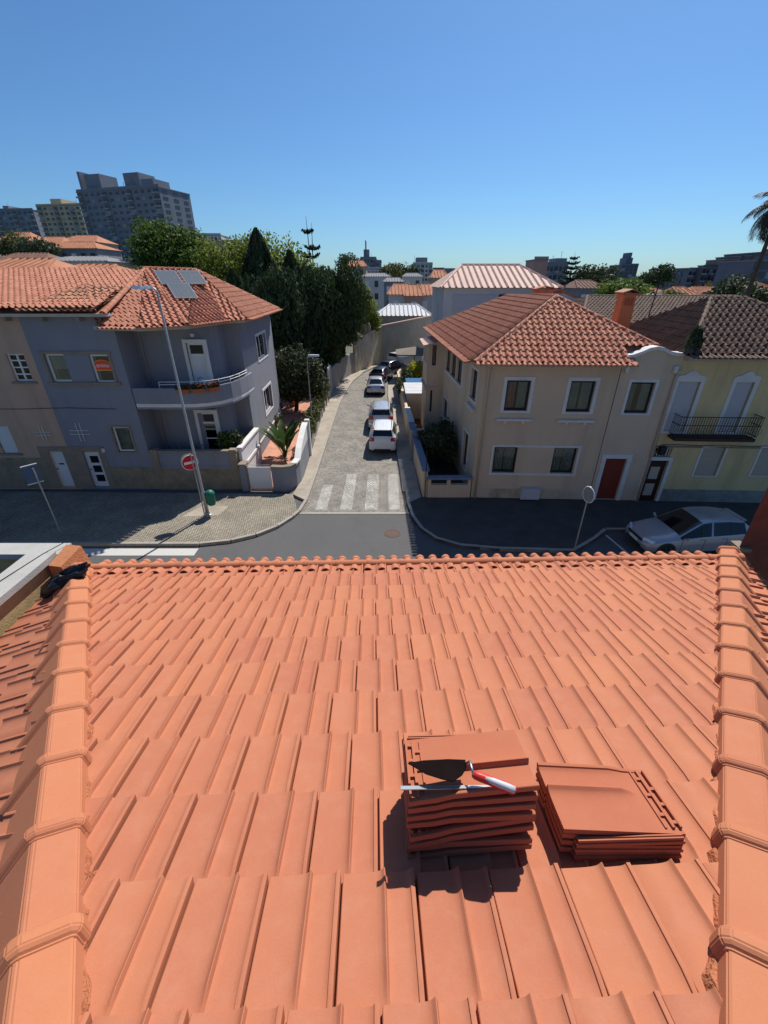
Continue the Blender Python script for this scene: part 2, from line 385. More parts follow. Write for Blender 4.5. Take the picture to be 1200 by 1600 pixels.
mat('asphalt', (.108, .105, .105), .9, .12, .7, bump=.5, bscale=160, stain=(.085, .082, .084), sscale=.35, samt=.6, fine=.22)
mat('paving_shade', (.075, .068, .062), .9, .2, 1.2, bump=.3, bscale=60, stain=(.045, .042, .04), sscale=.7, samt=.6, fine=.15)  # darker copy of the worn paving, the right pavement's shade put into its colour
mat('asphalt_old', (.07, .066, .068), .9, .18, 1.1, bump=.5, bscale=140, stain=(.045, .043, .044), sscale=.8, samt=.6, fine=.2)
mat('road_paint', (.52, .51, .475), .7, .15, 5, stain=(.30, .29, .28), sscale=5, samt=.55)
mat_brick('setts', (.43, .395, .345), (.26, .24, .205), (.105, .096, .083), .15, .12, bump=.9, mortar=.02)
mat_brick('setts_painted', (.66, .64, .59), (.42, .40, .36), (.17, .158, .138), .15, .115, bump=.9, mortar=.02)
mat_brick('setts_small', (.38, .335, .255), (.28, .245, .19), (.13, .115, .09), .11, .1, bump=.6, mortar=.016, rot=.35)
mat('paving', (.36, .31, .25), .9, .18, 1.4, bump=.3, bscale=60, stain=(.24, .21, .17), sscale=.8, samt=.6, fine=.15)
mat('paving_worn', (.36, .31, .25), .9, .2, 1.2, bump=.3, bscale=60, stain=(.19, .16, .13), sscale=.7, samt=.6, fine=.15)
mat('kerb_stone', (.33, .30, .255), .85, .15, 3, bump=.3, bscale=60)
mat('iron', (.10, .055, .045), .7, .3, 8, bump=.4, bscale=50)
mat('ground', (.11, .105, .08), .95, .3, .1)
mat('earth', (.08, .06, .04), .95, .4, 2, bump=.6, bscale=30)
mat('lawn', (.10, .15, .03), .95, .35, 3, bump=.8, bscale=60)
mat('patio', (.52, .25, .17), .85, .2, 2, bump=.2, stain=(.40, .17, .11), sscale=1.5, samt=.5)
mat('cream', (.61, .465, .325), .92, .08, .8, bump=.15, bscale=60, stain=(.40, .31, .21), sscale=1.3, samt=.45, streak=.9)
mat('cream_b', (.60, .47, .345), .92, .08, .8, bump=.15, bscale=60, stain=(.42, .33, .24), sscale=1.3, samt=.45, streak=.9)
mat('yellow', (.63, .485, .255), .92, .1, .8, bump=.15, bscale=60, stain=(.34, .285, .14), sscale=1.3, samt=.55, streak=.88)
mat('blue_grey', (.225, .235, .27), .9, .07, .8, bump=.15, bscale=60, stain=(.165, .17, .195), sscale=1.3, samt=.45, streak=.9)
mat('pink', (.48, .33, .24), .9, .08, .8, bump=.15, bscale=60, stain=(.33, .22, .16), sscale=1.3, samt=.45, streak=.9)
mat('stone', (.26, .215, .15), .9, .22, 2.5, bump=.6, bscale=30, stain=(.12, .10, .07), sscale=1.4, samt=.6)
mat('stone_trim', (.26, .21, .16), .9, .15, 2.5, bump=.3, bscale=40, stain=(.17, .14, .11), sscale=1.4, samt=.5)
mat('plinth_grey', (.27, .255, .23), .92, .2, 2, bump=.4, bscale=30, stain=(.10, .10, .09), sscale=1.2, samt=.7)
mat('white_trim', (.66, .64, .61), .8, .08, 2, stain=(.50, .48, .45), sscale=1.5, samt=.4)
mat('white_frame', (.72, .71, .69), .45, .04, 2)
mat('dark_frame', (.012, .016, .024), .45, .1, 4)
mat('white_panel', (.66, .67, .68), .5, .05, 1.5, stain=(.52, .53, .54), sscale=1.5, samt=.4)
mat('shutter_grey', (.50, .49, .50), .6, .06, 2, stain=(.42, .41, .41), sscale=2, samt=.4)
mat('shutter_beige', (.46, .40, .32), .6, .06, 2, stain=(.38, .33, .27), sscale=2, samt=.4)
mat('curtain', (.60, .60, .56), .9, .12, 6)
mat('red_door', (.20, .035, .022), .5, .15, 5)
mat('brown_door', (.045, .020, .015), .45, .2, 5)
mat('black_iron', (.018, .017, .017), .55, .2, 10)
mat('rust_iron', (.05, .03, .025), .8, .3, 10)
mat('pipe_beige', (.50, .42, .32), .7, .1, 4)
mat('pipe_grey', (.24, .25, .29), .6, .1, 4)
mat('gutter', (.45, .42, .36), .75, .12, 3)
mat('coping_grey', (.42, .405, .375), .85, .1, 3, bump=.2, bscale=70, stain=(.31, .30, .275), sscale=2.5, samt=.5, fine=.12)
mat('coping_blue', (.19, .215, .27), .85, .1, 3, stain=(.14, .16, .2), sscale=2, samt=.5)
mat('beige_wall', (.54, .455, .33), .92, .12, 1.2, bump=.3, bscale=30, stain=(.20, .16, .10), sscale=1.0, samt=.7, streak=.5)
mat('ochre_wall', (.46, .33, .16), .92, .2, 1.6, bump=.25, bscale=40, stain=(.24, .22, .12), sscale=1.6, samt=.8, streak=.3)
mat('ochre_raw', (.50, .20, .09), .92, .2, 3, bump=.4, bscale=40, stain=(.22, .07, .03), sscale=3, samt=.7)
mat('grey_wall', (.30, .285, .265), .92, .12, 1.2, bump=.2, bscale=40, stain=(.2, .19, .175), sscale=.7, samt=.5, streak=.5)
mat('terrace_floor', (.10, .06, .035), .9, .2, 2)
mat('oxide_wall', (.20, .060, .038), .92, .25, 2.5, bump=.4, bscale=30, stain=(.09, .03, .022), sscale=2, samt=.7)
mat('steel', (.42, .43, .45), .35, .1, 6, metal=.9)
mat('galv', (.36, .37, .38), .5, .12, 6, metal=.6)
mat('blade_shadow', (.010, .006, .006), .9, .2, 20, spec=.02)
mat('handle_red', (.55, .035, .025), .4, .1, 10)
mat('handle_grey', (.50, .50, .52), .5, .1, 10)
mat('sign_red', (.55, .015, .03), .4, .08, 5)
mat('sign_white', (.78, .78, .78), .4, .05, 5)
mat('sign_blue', (.05, .10, .19), .4, .08, 5)
mat('bin_green', (.01, .13, .095), .45, .12, 5)
mat('plastic_black', (.012, .012, .016), .35, .25, 8, bump=.6, bscale=30)
mat('rubber', (.015, .015, .016), .8, .1, 8)
mat('solar_cell', (.11, .115, .115), .35, .1, 6, spec=.6)
mat('alu', (.55, .56, .58), .35, .05, 6, metal=.8)
mat('lens', (.75, .76, .78), .3, .03, 6)
mat('poster_red', (.85, .085, .03), .5, .1, 3)
mat('poster_orange', (.85, .30, .05), .5, .1, 3)
mat('clay_pot', (.40, .12, .05), .85, .15, 6)
mat('umbrella', (.20, .165, .13), .9, .1, 3)
mat('pond_blue', (.03, .10, .22), .25, .1, 3)
mat('roof_white', (.50, .50, .51), .6, .1, 1)
mat('roof_pink', (.55, .36, .29), .7, .12, 1.5, stain=(.42, .26, .2), sscale=1, samt=.5)
mat('far_pink', (.45, .27, .22), .9, .1, .4); mat('far_white', (.60, .585, .56), .9, .1, .4, stain=(.45, .44, .42), sscale=.3, samt=.5)
mat('far_grey', (.21, .225, .26), .9, .12, .3, stain=(.15, .165, .20), sscale=.2, samt=.6, streak=.6)
mat('room_wall', (.30, .28, .25), .9)
mat('far_slate', (.205, .225, .265), .9, .14, .3, stain=(.27, .285, .31), sscale=.15, samt=.5, streak=.6)
mat('far_ochre', (.52, .43, .28), .9, .1, .3, stain=(.3, .25, .17), sscale=.2, samt=.5, streak=.5)
mat('far_brown', (.165, .148, .145), .9, .14, .3, stain=(.08, .072, .072), sscale=.12, samt=.6, streak=.5)
mat('far_tan', (.36, .30, .23), .9, .1, .4); mat('far_blue', (.11, .14, .19), .6, .12, .3)
mat('far_window', (.03, .035, .045), .25, .2, .5, spec=.6); mat('far_balcony', (.30, .31, .33), .8, .15, .5)
mat('far_tile', (.42, .18, .10), .9, .25, .8, stain=(.28, .12, .07), sscale=.6, samt=.6)
mat('far_tile_dark', (.20, .11, .08), .9, .25, .8)
mat('far_roof_grey', (.22, .22, .23), .9, .15, .5)
mat('bark', (.09, .065, .045), .95, .3, 4, bump=.8, bscale=20)
mat('bark_grey', (.16, .14, .12), .95, .3, 4, bump=.8, bscale=20)
mat('flower_red', (.35, .04, .04), .8, .3, 10); mat('flower_yellow', (.65, .50, .03), .8, .2, 10)
mat_glass('glass'); mat_glass('glass_clear', (.9, .95, .95), .95); mat_glass('glass_dark', (.3, .34, .38), .4)
mat_leaf('leaf_conifer', (.022, .042, .018), (.055, .085, .032), .2, .75)
mat_leaf('leaf_conifer2', (.032, .052, .018), (.075, .105, .034), .22, .75)
mat_leaf('leaf_araucaria', (.012, .030, .018), (.035, .060, .035), .1, .7)
mat_leaf('leaf_green', (.060, .105, .018), (.11, .17, .025), .4)
mat_leaf('leaf_lime', (.13, .17, .025), (.21, .25, .04), .45)
mat_leaf('leaf_olive', (.075, .085, .025), (.13, .13, .04), .35)
mat_leaf('leaf_dark', (.028, .046, .018), (.075, .095, .042), .25)
mat_leaf('leaf_hedge', (.055, .070, .018), (.12, .12, .04), .3)
mat_leaf('leaf_banana', (.035, .075, .02), (.07, .12, .035), .3, .45)
mat_leaf('leaf_palm', (.018, .024, .018), (.05, .05, .035), .2, .6)
mat_leaf('leaf_yellow', (.20, .22, .03), (.55, .50, .05), .35)
for nm, c_, mt in (('car_white', (.74, .75, .76), 0), ('car_silver', (.46, .47, .50), .35), ('car_bluegrey', (.42, .45, .49), .45), ('car_black', (.008, .010, .016), 0), ('car_navy', (.010, .013, .03), 0), ('car_astra', (.36, .37, .39), .3)):
    mat_paint(nm, c_, .28, mt)
mat_paint('car_glass', (.008, .009, .010), .07, 0, .2, .45)
mat('far_glint', (.20, .25, .31), .3, .2, .5, spec=.6)
mat_paint('car_trim', (.018, .018, .02), .5, 0, 0)
mat_paint('lamp_red', (.40, .012, .012), .15); mat_paint('lamp_clear', (.70, .72, .75), .12)
mat_paint('plate', (.72, .72, .70), .4, 0, 0)
# ------------------------------------------------------------ the ground, the streets, the pavements
def sm(t): t = max(0., min(1., t)); return t * t * (3 - 2 * t)
def terrain(x, y):
    return 13 * sm((-x - 34) / 70) * sm((y - 42) / 70) + 4.0 * sm((-x - 18) / 30) * sm((y - 45) / 60)
gx = [-900, -500, -300, -200] + list(range(-150, -15, 8)) + [-15, 0, 15, 40, 80, 150, 300, 600, 1200]
gy = [-40, 0, 20, 40] + list(range(48, 130, 8)) + [150, 200, 300, 500, 900, 1600, 3000]
b = MB(); nx = len(gx)
b.add([(x, y, terrain(x, y) - .06) for y in gy for x in gx], [(j * nx + i, j * nx + i + 1, (j + 1) * nx + i + 1, (j + 1) * nx + i) for j in range(len(gy) - 1) for i in range(nx - 1)])
g = b.build('ground', 'ground', smooth=True); g['kind'] = 'structure'
# cross street (asphalt) in front of our house, wide enough to run out of view both ways
sheet('cross_street', [(-60, 5.6), (60, 5.6), (60, 20.2), (-60, 20.2)], -.012, 'asphalt')
# cobbled side street: edge points along the left and right kerb
LK = [(-4.05, 17.5), (-3.91, 18.6), (-3.9, 21.6), (-3.93, 26.2), (-3.98, 31.8), (-4.0, 36.5), (-3.85, 41.5), (-3.45, 46.5), (-2.6, 51.0), (-1.3, 54.6), (1.2, 57.8), (7, 60.4), (16, 63)]
RK = [(1.15, 17.5), (1.1, 19.6), (1.02, 23), (.88, 27.4), (.70, 33.6), (.50, 39.9), (.55, 45.0), (1.35, 49.0), (3.4, 51.6), (8, 54.5), (16, 57)]
sheet('side_street', LK + RK[::-1], -.004, 'setts')
b = MB(); b.box(-4.1, 1.22, 17.34, 17.5, -.05, .006); o = b.build('street_threshold', 'kerb_stone'); o['kind'] = 'structure'
# crossing painted on the setts
for i, (u0, u1) in enumerate(((-3.28, -2.72), (-2.1, -1.53), (-.92, -.30), (.22, .76))):
    sheet('crossing_stripe', [(u0, 17.75), (u1, 17.75), (u1 + .02, 22.0 - (1.4 if i == 0 else 0)), (u0 + .02, 22.0 - (1.4 if i == 0 else 0))], .0005, 'setts_painted')
# crossing of the cross street: long bands parallel to the traffic
for y0 in (13.95, 12.85, 11.75):
    sheet('crossing_stripe', [(-16.5, y0), (-7.55, y0), (-7.55, y0 + .5), (-16.5, y0 + .5)], -.007, 'road_paint')
# parking bay line
p0, p1 = gp(947, 836), gp(990, 872)
d = (p1 - p0).normalized(); n_ = Vector((-d.y, d.x, 0)) * .05
sheet('parking_line', [p0 - n_, p0 + n_, p1 + n_, p1 - n_], -.007, 'road_paint')
# pavements (raised), each with its kerb of separate stones
def pavement(name, poly, m, z=.12):
    b = MB(); b.prism(poly, -.05, z); o = b.build(name, m, fix=True); o['kind'] = 'structure'; return o
def kerb(parent, path, w=.14, z=.125, L=1.0):
    """kerb stones one by one along a path"""
    pts = [Vector((p[0], p[1], 0)) for p in path]; seg = []
    for a, c in zip(pts, pts[1:]):
        n = max(1, round((c - a).length / L)); seg += [(a.lerp(c, i / n), a.lerp(c, (i + 1) / n)) for i in range(n)]
    for a, c in seg:
        d = (c - a).normalized(); n = Vector((d.y, -d.x, 0)) * w; g = d * .006
        j = random.uniform(-.004, .004)
        b = MB(); q = [a + g, c - g, c - g + n, a + g + n]
        b.hexa([(p.x, p.y, -.05) for p in q] + [(p.x, p.y, z + j) for p in q]); b.build('kerb_stone', 'kerb_stone', parent, fix=True)
LC = [(-40, 14.75), (-7.6, 14.75), (-6.4, 15.0), (-5.5, 15.45), (-4.75, 16.15), (-4.25, 17.0)] + LK[:9]
lp = pavement('pavement_left', LC[:7] + [(-4.6, 19.2), (-40, 19.99)], 'setts_small')
kerb(lp, LC[:6] + [LK[0], LK[1]])
lp2 = pavement('pavement_side_left', [LK[1], LK[2], LK[3], LK[4], LK[5], LK[6], LK[7], LK[8], (-3.6, 51.4), (-4.6, 46.5), (-4.95, 40), (-5.0, 37), (-4.85, 31.8), (-4.6, 26.2), (-4.42, 21.4), (-4.6, 19.2)], 'paving_worn')
kerb(lp2, LK[1:9], L=1.1)
sheet('paving_slab_strip', [(-4.35, 20.2), (-3.93, 20.2), (-3.93, 22.6), (-4.42, 22.6)], .124, 'paving')
pavement('pavement_far', [LK[8], LK[9], LK[10], LK[11], (7, 61.2), (-.2, 58.6), (-1.9, 54.9), (-3.25, 51.2)], 'paving')
RC = [(1.12, 18.2), (1.28, 16.9), (1.6, 15.85), (2.15, 15.05), (3.1, 14.5), (4.66, 14.25), (7.6, 14.1), (8.85, 15.02), (9.65, 15.75), (40, 15.4)]
rp_ = pavement('pavement_right', [(1.12, 18.2)] + RC[1:] + [(40, 18.0), (17.1, 18.32), (4.31, 18.87), (1.9, 18.9)], 'paving_shade')
kerb(rp_, RC[::-1], L=1.0)
rp2 = pavement('pavement_side_right', [RC[0]] + [(1.85, 18.9), (1.74, 24), (1.55, 30), (1.42, 37.6), (1.3, 44), (2.1, 48.3), (3.9, 50.9)] + RK[1:9][::-1], 'paving')
kerb(rp2, RK[1:9][::-1], L=1.1)
sheet('pavement_tint', [(-9.2, 16.9), (-7.6, 17.0), (-7.4, 17.9), (-8.7, 18.0)], .1225, 'paving')
# manhole
mh = thing('manhole_cover', 'rusty round manhole cover set in the asphalt at the junction', 'manhole', (.36, 15.63, -.01))
b = MB(); b.lathe([(.29, -.01), (.29, .004), (.0, .004)], 24, (.36, 15.63, -.01)); b.build('lid', 'iron', mh)
b = MB(); b.lathe([(.30, -.01), (.30, .006), (.36, .006), (.36, -.01)], 24, (.36, 15.63, -.01)); b.build('ring', 'iron', mh)
# ------------------------------------------------------------ our own roof
TH = .315; D0 = 1.76; YAW = R(1.5); GH = .352
ev = Vector((math.cos(YAW), math.sin(YAW), 0)); nv = Vector((-math.sin(YAW), math.cos(YAW), 0))
dn = (nv - Vector((0, 0, TH))).normalized(); un = ev.cross(dn); un = un if un.z > 0 else -un
def rp(s, D, h=0.0): return Vector((0, 0, H - D0)) + ev * s + nv * D + Vector((0, 0, -TH * D)) + un * h
def rpx(u, v):    # pixel -> (s, D) on the slope
    r = ray(u, v); o = Vector((0, 0, D0)); t = -(o.dot(un)) / r.dot(un); q = r * t
    return q.dot(ev), q.dot(nv)
TW, TL = .272, .46
PROF = [(-.03, -.034), (.008, -.034), (.012, -.002), (.022, .0), (.27, .0012), (.38, .003), (.46, .0058), (.515, .0100), (.545, .0160), (.566, .0232), (.574, .0248), (.582, .0240), (.592, .0150), (.601, .003), (.615, .0005), (.68, .0005), (.77, .0025), (.84, .0035), (.885, .0068), (.914, .0120), (.921, .0180), (.929, .0190), (.970, .0190), (.978, .0170), (.982, -.018)]
def tile_mesh(name, m, stack=False):
    ys = [0, .03, .085, .10, .125, .16, .30, TL]
    b = MB(); PROF = globals()['PROF'] if not stack else [(0, 0)] + globals()['PROF'][3:-1]; nP = len(PROF); vs = []
    def top(i, y):
        x, z = PROF[i]; f = sm((y - .09) / .07)
        lip = 0
        zz = (z if (i < 3 and not stack) else z * f if i < nP - 5 else (z if (i == nP - 1 and not stack) else .0120 * f + (z - .0120) * sm((y - .02) / .02)))
        return (x * TW, y, zz + .046 * y / TL)
    for y in ys:
        for i in range(nP): vs.append(top(i, y))
    n0 = len(vs); th = .020 if not stack else .022
    for y in ys:
        for i in range(nP): p = top(i, y); vs.append((p[0], p[1], p[2] - th))
    fs = []
    for j in range(len(ys) - 1):
        for i in range(nP - 1):
            a = j * nP + i; fs.append((a, a + 1, a + nP + 1, a + nP)); fs.append((n0 + a, n0 + a + nP, n0 + a + nP + 1, n0 + a + 1))
    J = (len(ys) - 1) * nP
    for i in range(nP - 1): fs.append((J + i, J + i + 1, n0 + J + i + 1, n0 + J + i)); fs.append((i, n0 + i, n0 + i + 1, i + 1))
    for j in range(len(ys) - 1):
        a = j * nP; fs.append((a, a + nP, n0 + a + nP, n0 + a)); e = a + nP - 1; fs.append((e, n0 + e, n0 + e + nP, e + nP))
    b.add(vs, fs)
    if stack:   # interlocking ribs at the head, side groove, lugs under the tile: bare in the stack
        for y0, y1, h in ((.004, .012, .016), (.030, .040, .015), (.060, .067, .013)): b.box(.016, TW * .93, y0, y1, .001, h)
        for x0, y0, y1 in ((.03, .012, .03), (.10, .012, .03), (.165, .012, .03), (.06, .04, .06), (.14, .04, .06), (.21, .04, .06)): b.box(x0, x0 + .012, y0, y1, .001, .014)
        for x0 in (-.018, -.008): b.box(x0, x0 + .005, .02, TL - .05, -.012, .008)
        b.box(-.022, .002, .015, TL - .045, -.02, -.006)
        for y0 in (.06, .22, .38): b.box(.03, .055, y0, y0 + .05, -.034, -.012); b.box(.17, .195, y0, y0 + .05, -.034, -.012)
        b.box(.0, TW * .95, .01, .03, -.030, -.010)
    me = b.mesh(name, m)
    bm = bmesh.new(); bm.from_mesh(me); bmesh.ops.recalc_face_normals(bm, faces=bm.faces); bm.to_mesh(me); bm.free()
    for p in me.polygons: p.use_smooth = True
    me.set_sharp_from_angle(angle=R(30))
    return me
TILE = tile_mesh('roof_tile', 'clay')
STACK = tile_mesh('spare_tile', 'clay_stack', True)
def clipped(me, mtx, planes, name):
    bm = bmesh.new(); bm.from_mesh(me); bm.transform(mtx)
    for co, no in planes:
        bmesh.ops.bisect_plane(bm, geom=bm.verts[:] + bm.edges[:] + bm.faces[:], plane_co=co, plane_no=no, clear_outer=True, clear_inner=False)
    if len(bm.faces) == 0: bm.free(); return None
    inv = mtx.inverted(); bm.transform(inv)
    m2 = bpy.data.meshes.new(name); bm.to_mesh(m2); bm.free(); m2.materials.append(me.materials[0])
    for p in m2.polygons: p.use_smooth = True
    m2.set_sharp_from_angle(angle=R(38)); return m2
def basis(X, Y, Z, o):
    m = Matrix((X, Y, Z)).transposed().to_4x4(); m.translation = o; return m
def inview(p, mu=60, mv=120):
    q = p - Vector((0, 0, H)); f = q.y * CP - q.z * SP
    if f < .1: return False
    u = 600 + F * q.x / f; v = 800 - F * (q.y * SP + q.z * CP) / f
    return -mu < u < 1200 + mu and -mu < v < 1600 + mv

house = thing('tiled_house', 'house under the new orange clay roof that carries the spare tile stacks', 'house', (0, 2.2, 0))
# hip lines on the main slope, from pixels along their inner edge
def line(p, q):
    a, c = rpx(*p), rpx(*q); k = (c[0] - a[0]) / (c[1] - a[1]); return a[0] - k * a[1], k      # s = s0 + k*D
LS0, LK_ = line((137, 1300), (143, 905)); RS0, RK_ = line((1123, 1340), (1122, 905))
LS0 -= .175; RS0 += .175          # to the hip axis
DE = 4.22                        # eave line
lh = lambda D: LS0 + LK_ * D
rh = lambda D: RS0 + RK_ * D
slope = MB(); slope.add([rp(lh(-1.2), -1.2, -.045), rp(rh(-1.2), -1.2, -.045), rp(rh(DE), DE, -.045), rp(lh(DE), DE, -.045)], [(0, 1, 2, 3)])
slope_o = slope.build('roof_slope', 'underlay', house)
def vplane(D0_, s0, k, inside):   # vertical plane containing a hip line; normal points outside
    a = rp(s0, 0); d = ev * k + nv; no = Vector((d.y, -d.x, 0)).normalized()
    if no.dot(inside - a) > 0: no = -no
    return a, no
mid = rp(.3, 2)
PL = vplane(0, LS0, LK_, mid); PR = vplane(0, RS0, RK_, mid)
def lay(parent, o, X, Y, Z, cols, rows, planes, S0, jit=.0015, name='roof_tile'):
    """cols: range of column ids, rows: list of lower-edge distances along Y; planes cut the outline"""
    for k, yb in rows:
        for c in cols:
            M = basis(X, Y, Z, o + X * (S0 + (c + .5 * (k % 2)) * TW + random.uniform(-jit, jit)) + Y * (yb - TL + random.uniform(-jit, jit) * 2) + Z * random.uniform(-.0012, .0012))
            M = M @ Matrix.Rotation(R(random.uniform(-.35, .35)), 4, 'Z') @ Matrix.Rotation(R(random.uniform(-.3, .3)), 4, 'Y')
            corners = [M @ Vector((x, y, .01)) for x in (0, TW) for y in (0, TL)]
            if (sum(corners, Vector()) / 4).y < -1.3: continue
            cut = []; out = False
            for co, no in planes:
                ds = [(p - co).dot(no) for p in corners]
                if min(ds) > -.02: out = True; break
                if max(ds) > 0: cut.append((co, no))
            if out: continue
            me = TILE
            if cut:
                me = clipped(TILE, M, cut, name)
                if me is None: continue
            put(name, me, parent, mtx=M)
cg = math.sqrt(1 + TH * TH)
rows = [(k, (.728 + GH * k) * cg) for k in range(-5, 11)]
lay(slope_o, Vector((0, 0, H - D0)), ev, dn, un, range(-18, 19), rows, [PL, PR], -.134 + .0)
# side slopes falling away beyond the hips
def side(name, s0, k, sgn):
    hd = (rp(s0 + k, 1) - rp(s0, 0)).normalized()
    Z = hd.cross(nv) if sgn < 0 else nv.cross(hd)
    if Z.z < 0: Z = -Z
    Z.normalize(); Y = nv.cross(Z); Y = Y if Y.x * sgn > 0 else -Y; Y.normalize(); X = Y.cross(Z)
    o = rp(s0, 0)
    far = 3.9
    b = MB(); a1, a2 = rp(s0 + k * (-1.2), -1.2) - Z * .035, rp(s0 + k * DE, DE) - Z * .035
    b.add([a1, a2, a2 + Y * .1, a1 + Y * 4.2], [(0, 1, 2, 3)]); so = b.build(name, 'underlay', house)
    no = (PL if sgn < 0 else PR)
    pl = [(no[0], -no[1])]
    eave_co = rp(s0 + k * DE, DE) + Y * .15; pl2 = (eave_co, Vector((sgn, 0, 0)))
    nmin, nmax = -6, 18
    cols = range(-8, 20); rws = [(i, .25 + i * .37) for i in range(0, 12)]
    lay(so, o, X, Y, Z, cols, rws, pl + [pl2] + [(rp(0, DE), nv)], 0 if X.dot(nv) > 0 else -DE, .004)
    return so
side('roof_slope_beyond_hip', LS0, LK_, -1); side('roof_slope_beyond_hip', RS0, RK_, 1)
# hip tiles: flat-topped covers with a raised collar at the lower end
def hip_mesh():
    sec = [(.150, -.03), (.143, .036), (.133, .044), (.012, .084), (-.006, .081), (-.195, -.072)]
    L = .50; g = .455; b = MB(); vs = []; st = []
    for y, e in ((0, 0), (L - .075, 0), (L - .068, .010), (L - .055, .018), (L - .022, .018), (L - .008, .010), (L, 0.0)):
        st.append((y, e))
    n = len(sec)
    def off(i, e):
        a = Vector(sec[max(i - 1, 0)]); c = Vector(sec[min(i + 1, n - 1)]); t = (c - a).normalized(); nn = Vector((t.y, -t.x))
        if nn.y < 0 and i not in (0, n - 1): nn = -nn
        if i == 0: nn = Vector((1, .2))
        if i == n - 1: nn = Vector((-.8, .4))
        p = Vector(sec[i]) + nn.normalized() * e * 1.25; return p
    for y, e in st:
        for i in range(n): p = off(i, e); vs.append((p.x, y, p.y + .026 * y / L))
    k0 = len(vs)
    for y, e in st:
        for i in range(n): p = Vector(sec[i]) * .9; vs.append((p.x, y, p.y - .012 + .026 * y / L))
    fs = []
    for j in range(len(st) - 1):
        for i in range(n - 1):
            a = j * n + i; fs.append((a, a + n, a + n + 1, a + 1)); fs.append((k0 + a, k0 + a + 1, k0 + a + n + 1, k0 + a + n))
        for i in (0, n - 1):
            a = j * n + i; fs.append((a, k0 + a, k0 + a + n, a + n))
    for j in (0, len(st) - 1):
        for i in range(n - 1): a = j * n + i; fs.append((a, a + 1, k0 + a + 1, k0 + a))
    b.add(vs, fs); me = b.mesh('hip_tile', 'clay_hip')
    bm = bmesh.new(); bm.from_mesh(me); bmesh.ops.recalc_face_normals(bm, faces=bm.faces)
    bmesh.ops.bevel(bm, geom=[e for e in bm.edges if e.is_manifold and e.calc_face_angle(0) > .45], offset=.005, segments=2, affect='EDGES', clamp_overlap=True)
    bm.to_mesh(me); bm.free()
    for p in me.polygons: p.use_smooth = True
    me.set_sharp_from_angle(angle=R(16)); return me, g
HIP, HG = hip_mesh()
def hip(s0, k, sgn, phase):
    a = rp(s0, 0); d = (rp(s0 + k, 1) - a).normalized()
    up = Vector((0, 0, 1)); X = d.cross(up).normalized(); Z = X.cross(d)
    flip = sgn > 0     # mesh +x is the inner (main slope) side
    D_end = DE * math.sqrt(1 + k * k + TH * TH)
    m = MB()
    i = -5
    while True:
        y0 = phase + i * HG; i += 1
        if y0 > D_end - .1: break
        o = a + d * (y0 - .0) + Z * .012
        M = basis(X, d, Z, o)
        if flip: M = M @ Matrix.Diagonal((-1, 1, 1, 1))
        me = HIP
        if o.y > -1.6:
            M2 = M @ Matrix.Rotation(R(random.uniform(-.5, .5)), 4, 'Z')
            put('hip_tile', me, slope_o, mtx=M2)
    # rough mortar bedding both sides
    for side_, wid, zz in ((1, .152, .0), (-1, -.175, -.07)):
        n = int(D_end / .03); vs = []; fs = []
        q = X * (1 if not flip else -1) * side_
        for j in range(n + 1):
            y = -.5 + (D_end + .4) * j / n
            w0 = abs(wid) - .05; w1 = abs(wid) + random.uniform(.0, .018) + .008 * math.sin(j * .9)
            lo = -.035 if side_ > 0 else -.15
            for ww, hh in ((w0, .02 + (zz if side_ < 0 else 0)), (w1 - .008, (.012 if side_ > 0 else -.05) + random.uniform(-.006, .006)), (w1 + .012, lo)):
                vs.append(a + d * y + q * ww + Z * hh)
        for j in range(n):
            for i2 in range(2): c = j * 3 + i2; fs.append((c, c + 1, c + 4, c + 3))
        mb = MB(); mb.add(vs, fs); mb.build('mortar_bed', 'mortar', slope_o, fix=True)
hip(LS0, LK_, -1, .16); hip(RS0, RK_, 1, .07)
# eave: a line of half-round cover tiles along the slope's foot, then short barrel tiles tipping outwards
b = MB(); n = 8; pr = [(math.cos(math.pi * j / n), math.sin(math.pi * j / n)) for j in range(n + 1)]
def half_round(L, r0, r1, m, name, th=.012):
    b = MB(); vs = []; fs = []; k = len(pr)
    for y, r in ((0, r0), (L * .86, r0 + (r1 - r0) * .86), (L * .861, r1 + .006), (L, r1 + .006)):
        for c, s_ in pr: vs.append((c * r, y, s_ * r))
    for y, r in ((0, r0 - th), (L, r1 - th)):
        for c, s_ in pr: vs.append((c * r, y, s_ * r))
    for j in range(3):
        for i in range(k - 1): a = j * k + i; fs.append((a, a + k, a + k + 1, a + 1))
    for i in range(k - 1):
        a = 4 * k + i; fs.append((a, a + 1, a + k + 1, a + k)); fs.append((i, i + 1, 4 * k + i + 1, 4 * k + i)); fs.append((3 * k + i, 5 * k + i, 5 * k + i + 1, 3 * k + i + 1))
    b.add(vs, fs); me = b.mesh(name, m)
    bm = bmesh.new(); bm.from_mesh(me); bmesh.ops.recalc_face_normals(bm, faces=bm.faces); bm.to_mesh(me); bm.free()
    for p in me.polygons: p.use_smooth = True
    me.set_sharp_from_angle(angle=R(40)); return me
BAND = half_round(.41, .056, .058, 'clay_hip', 'band_tile'); BARREL = half_round(.46, .058, .050, 'clay', 'eave_tile')
PAN = half_round(.44, .062, .062, 'clay', 'eave_pan')
sL, sR = lh(DE) + .06, rh(DE) - .02
i = 0; s_ = sL
while s_ < sR - .1:
    put('band_tile', BAND, slope_o, mtx=basis(-nv, ev, Vector((0, 0, 1)), rp(s_, DE + .03, .040)) @ Matrix.Rotation(R(random.uniform(-1, 1)), 4, 'X')); s_ += .385
ed = (nv - Vector((0, 0, .29))).normalized(); eu = ev.cross(ed)
k = 0; s_ = sL + .12
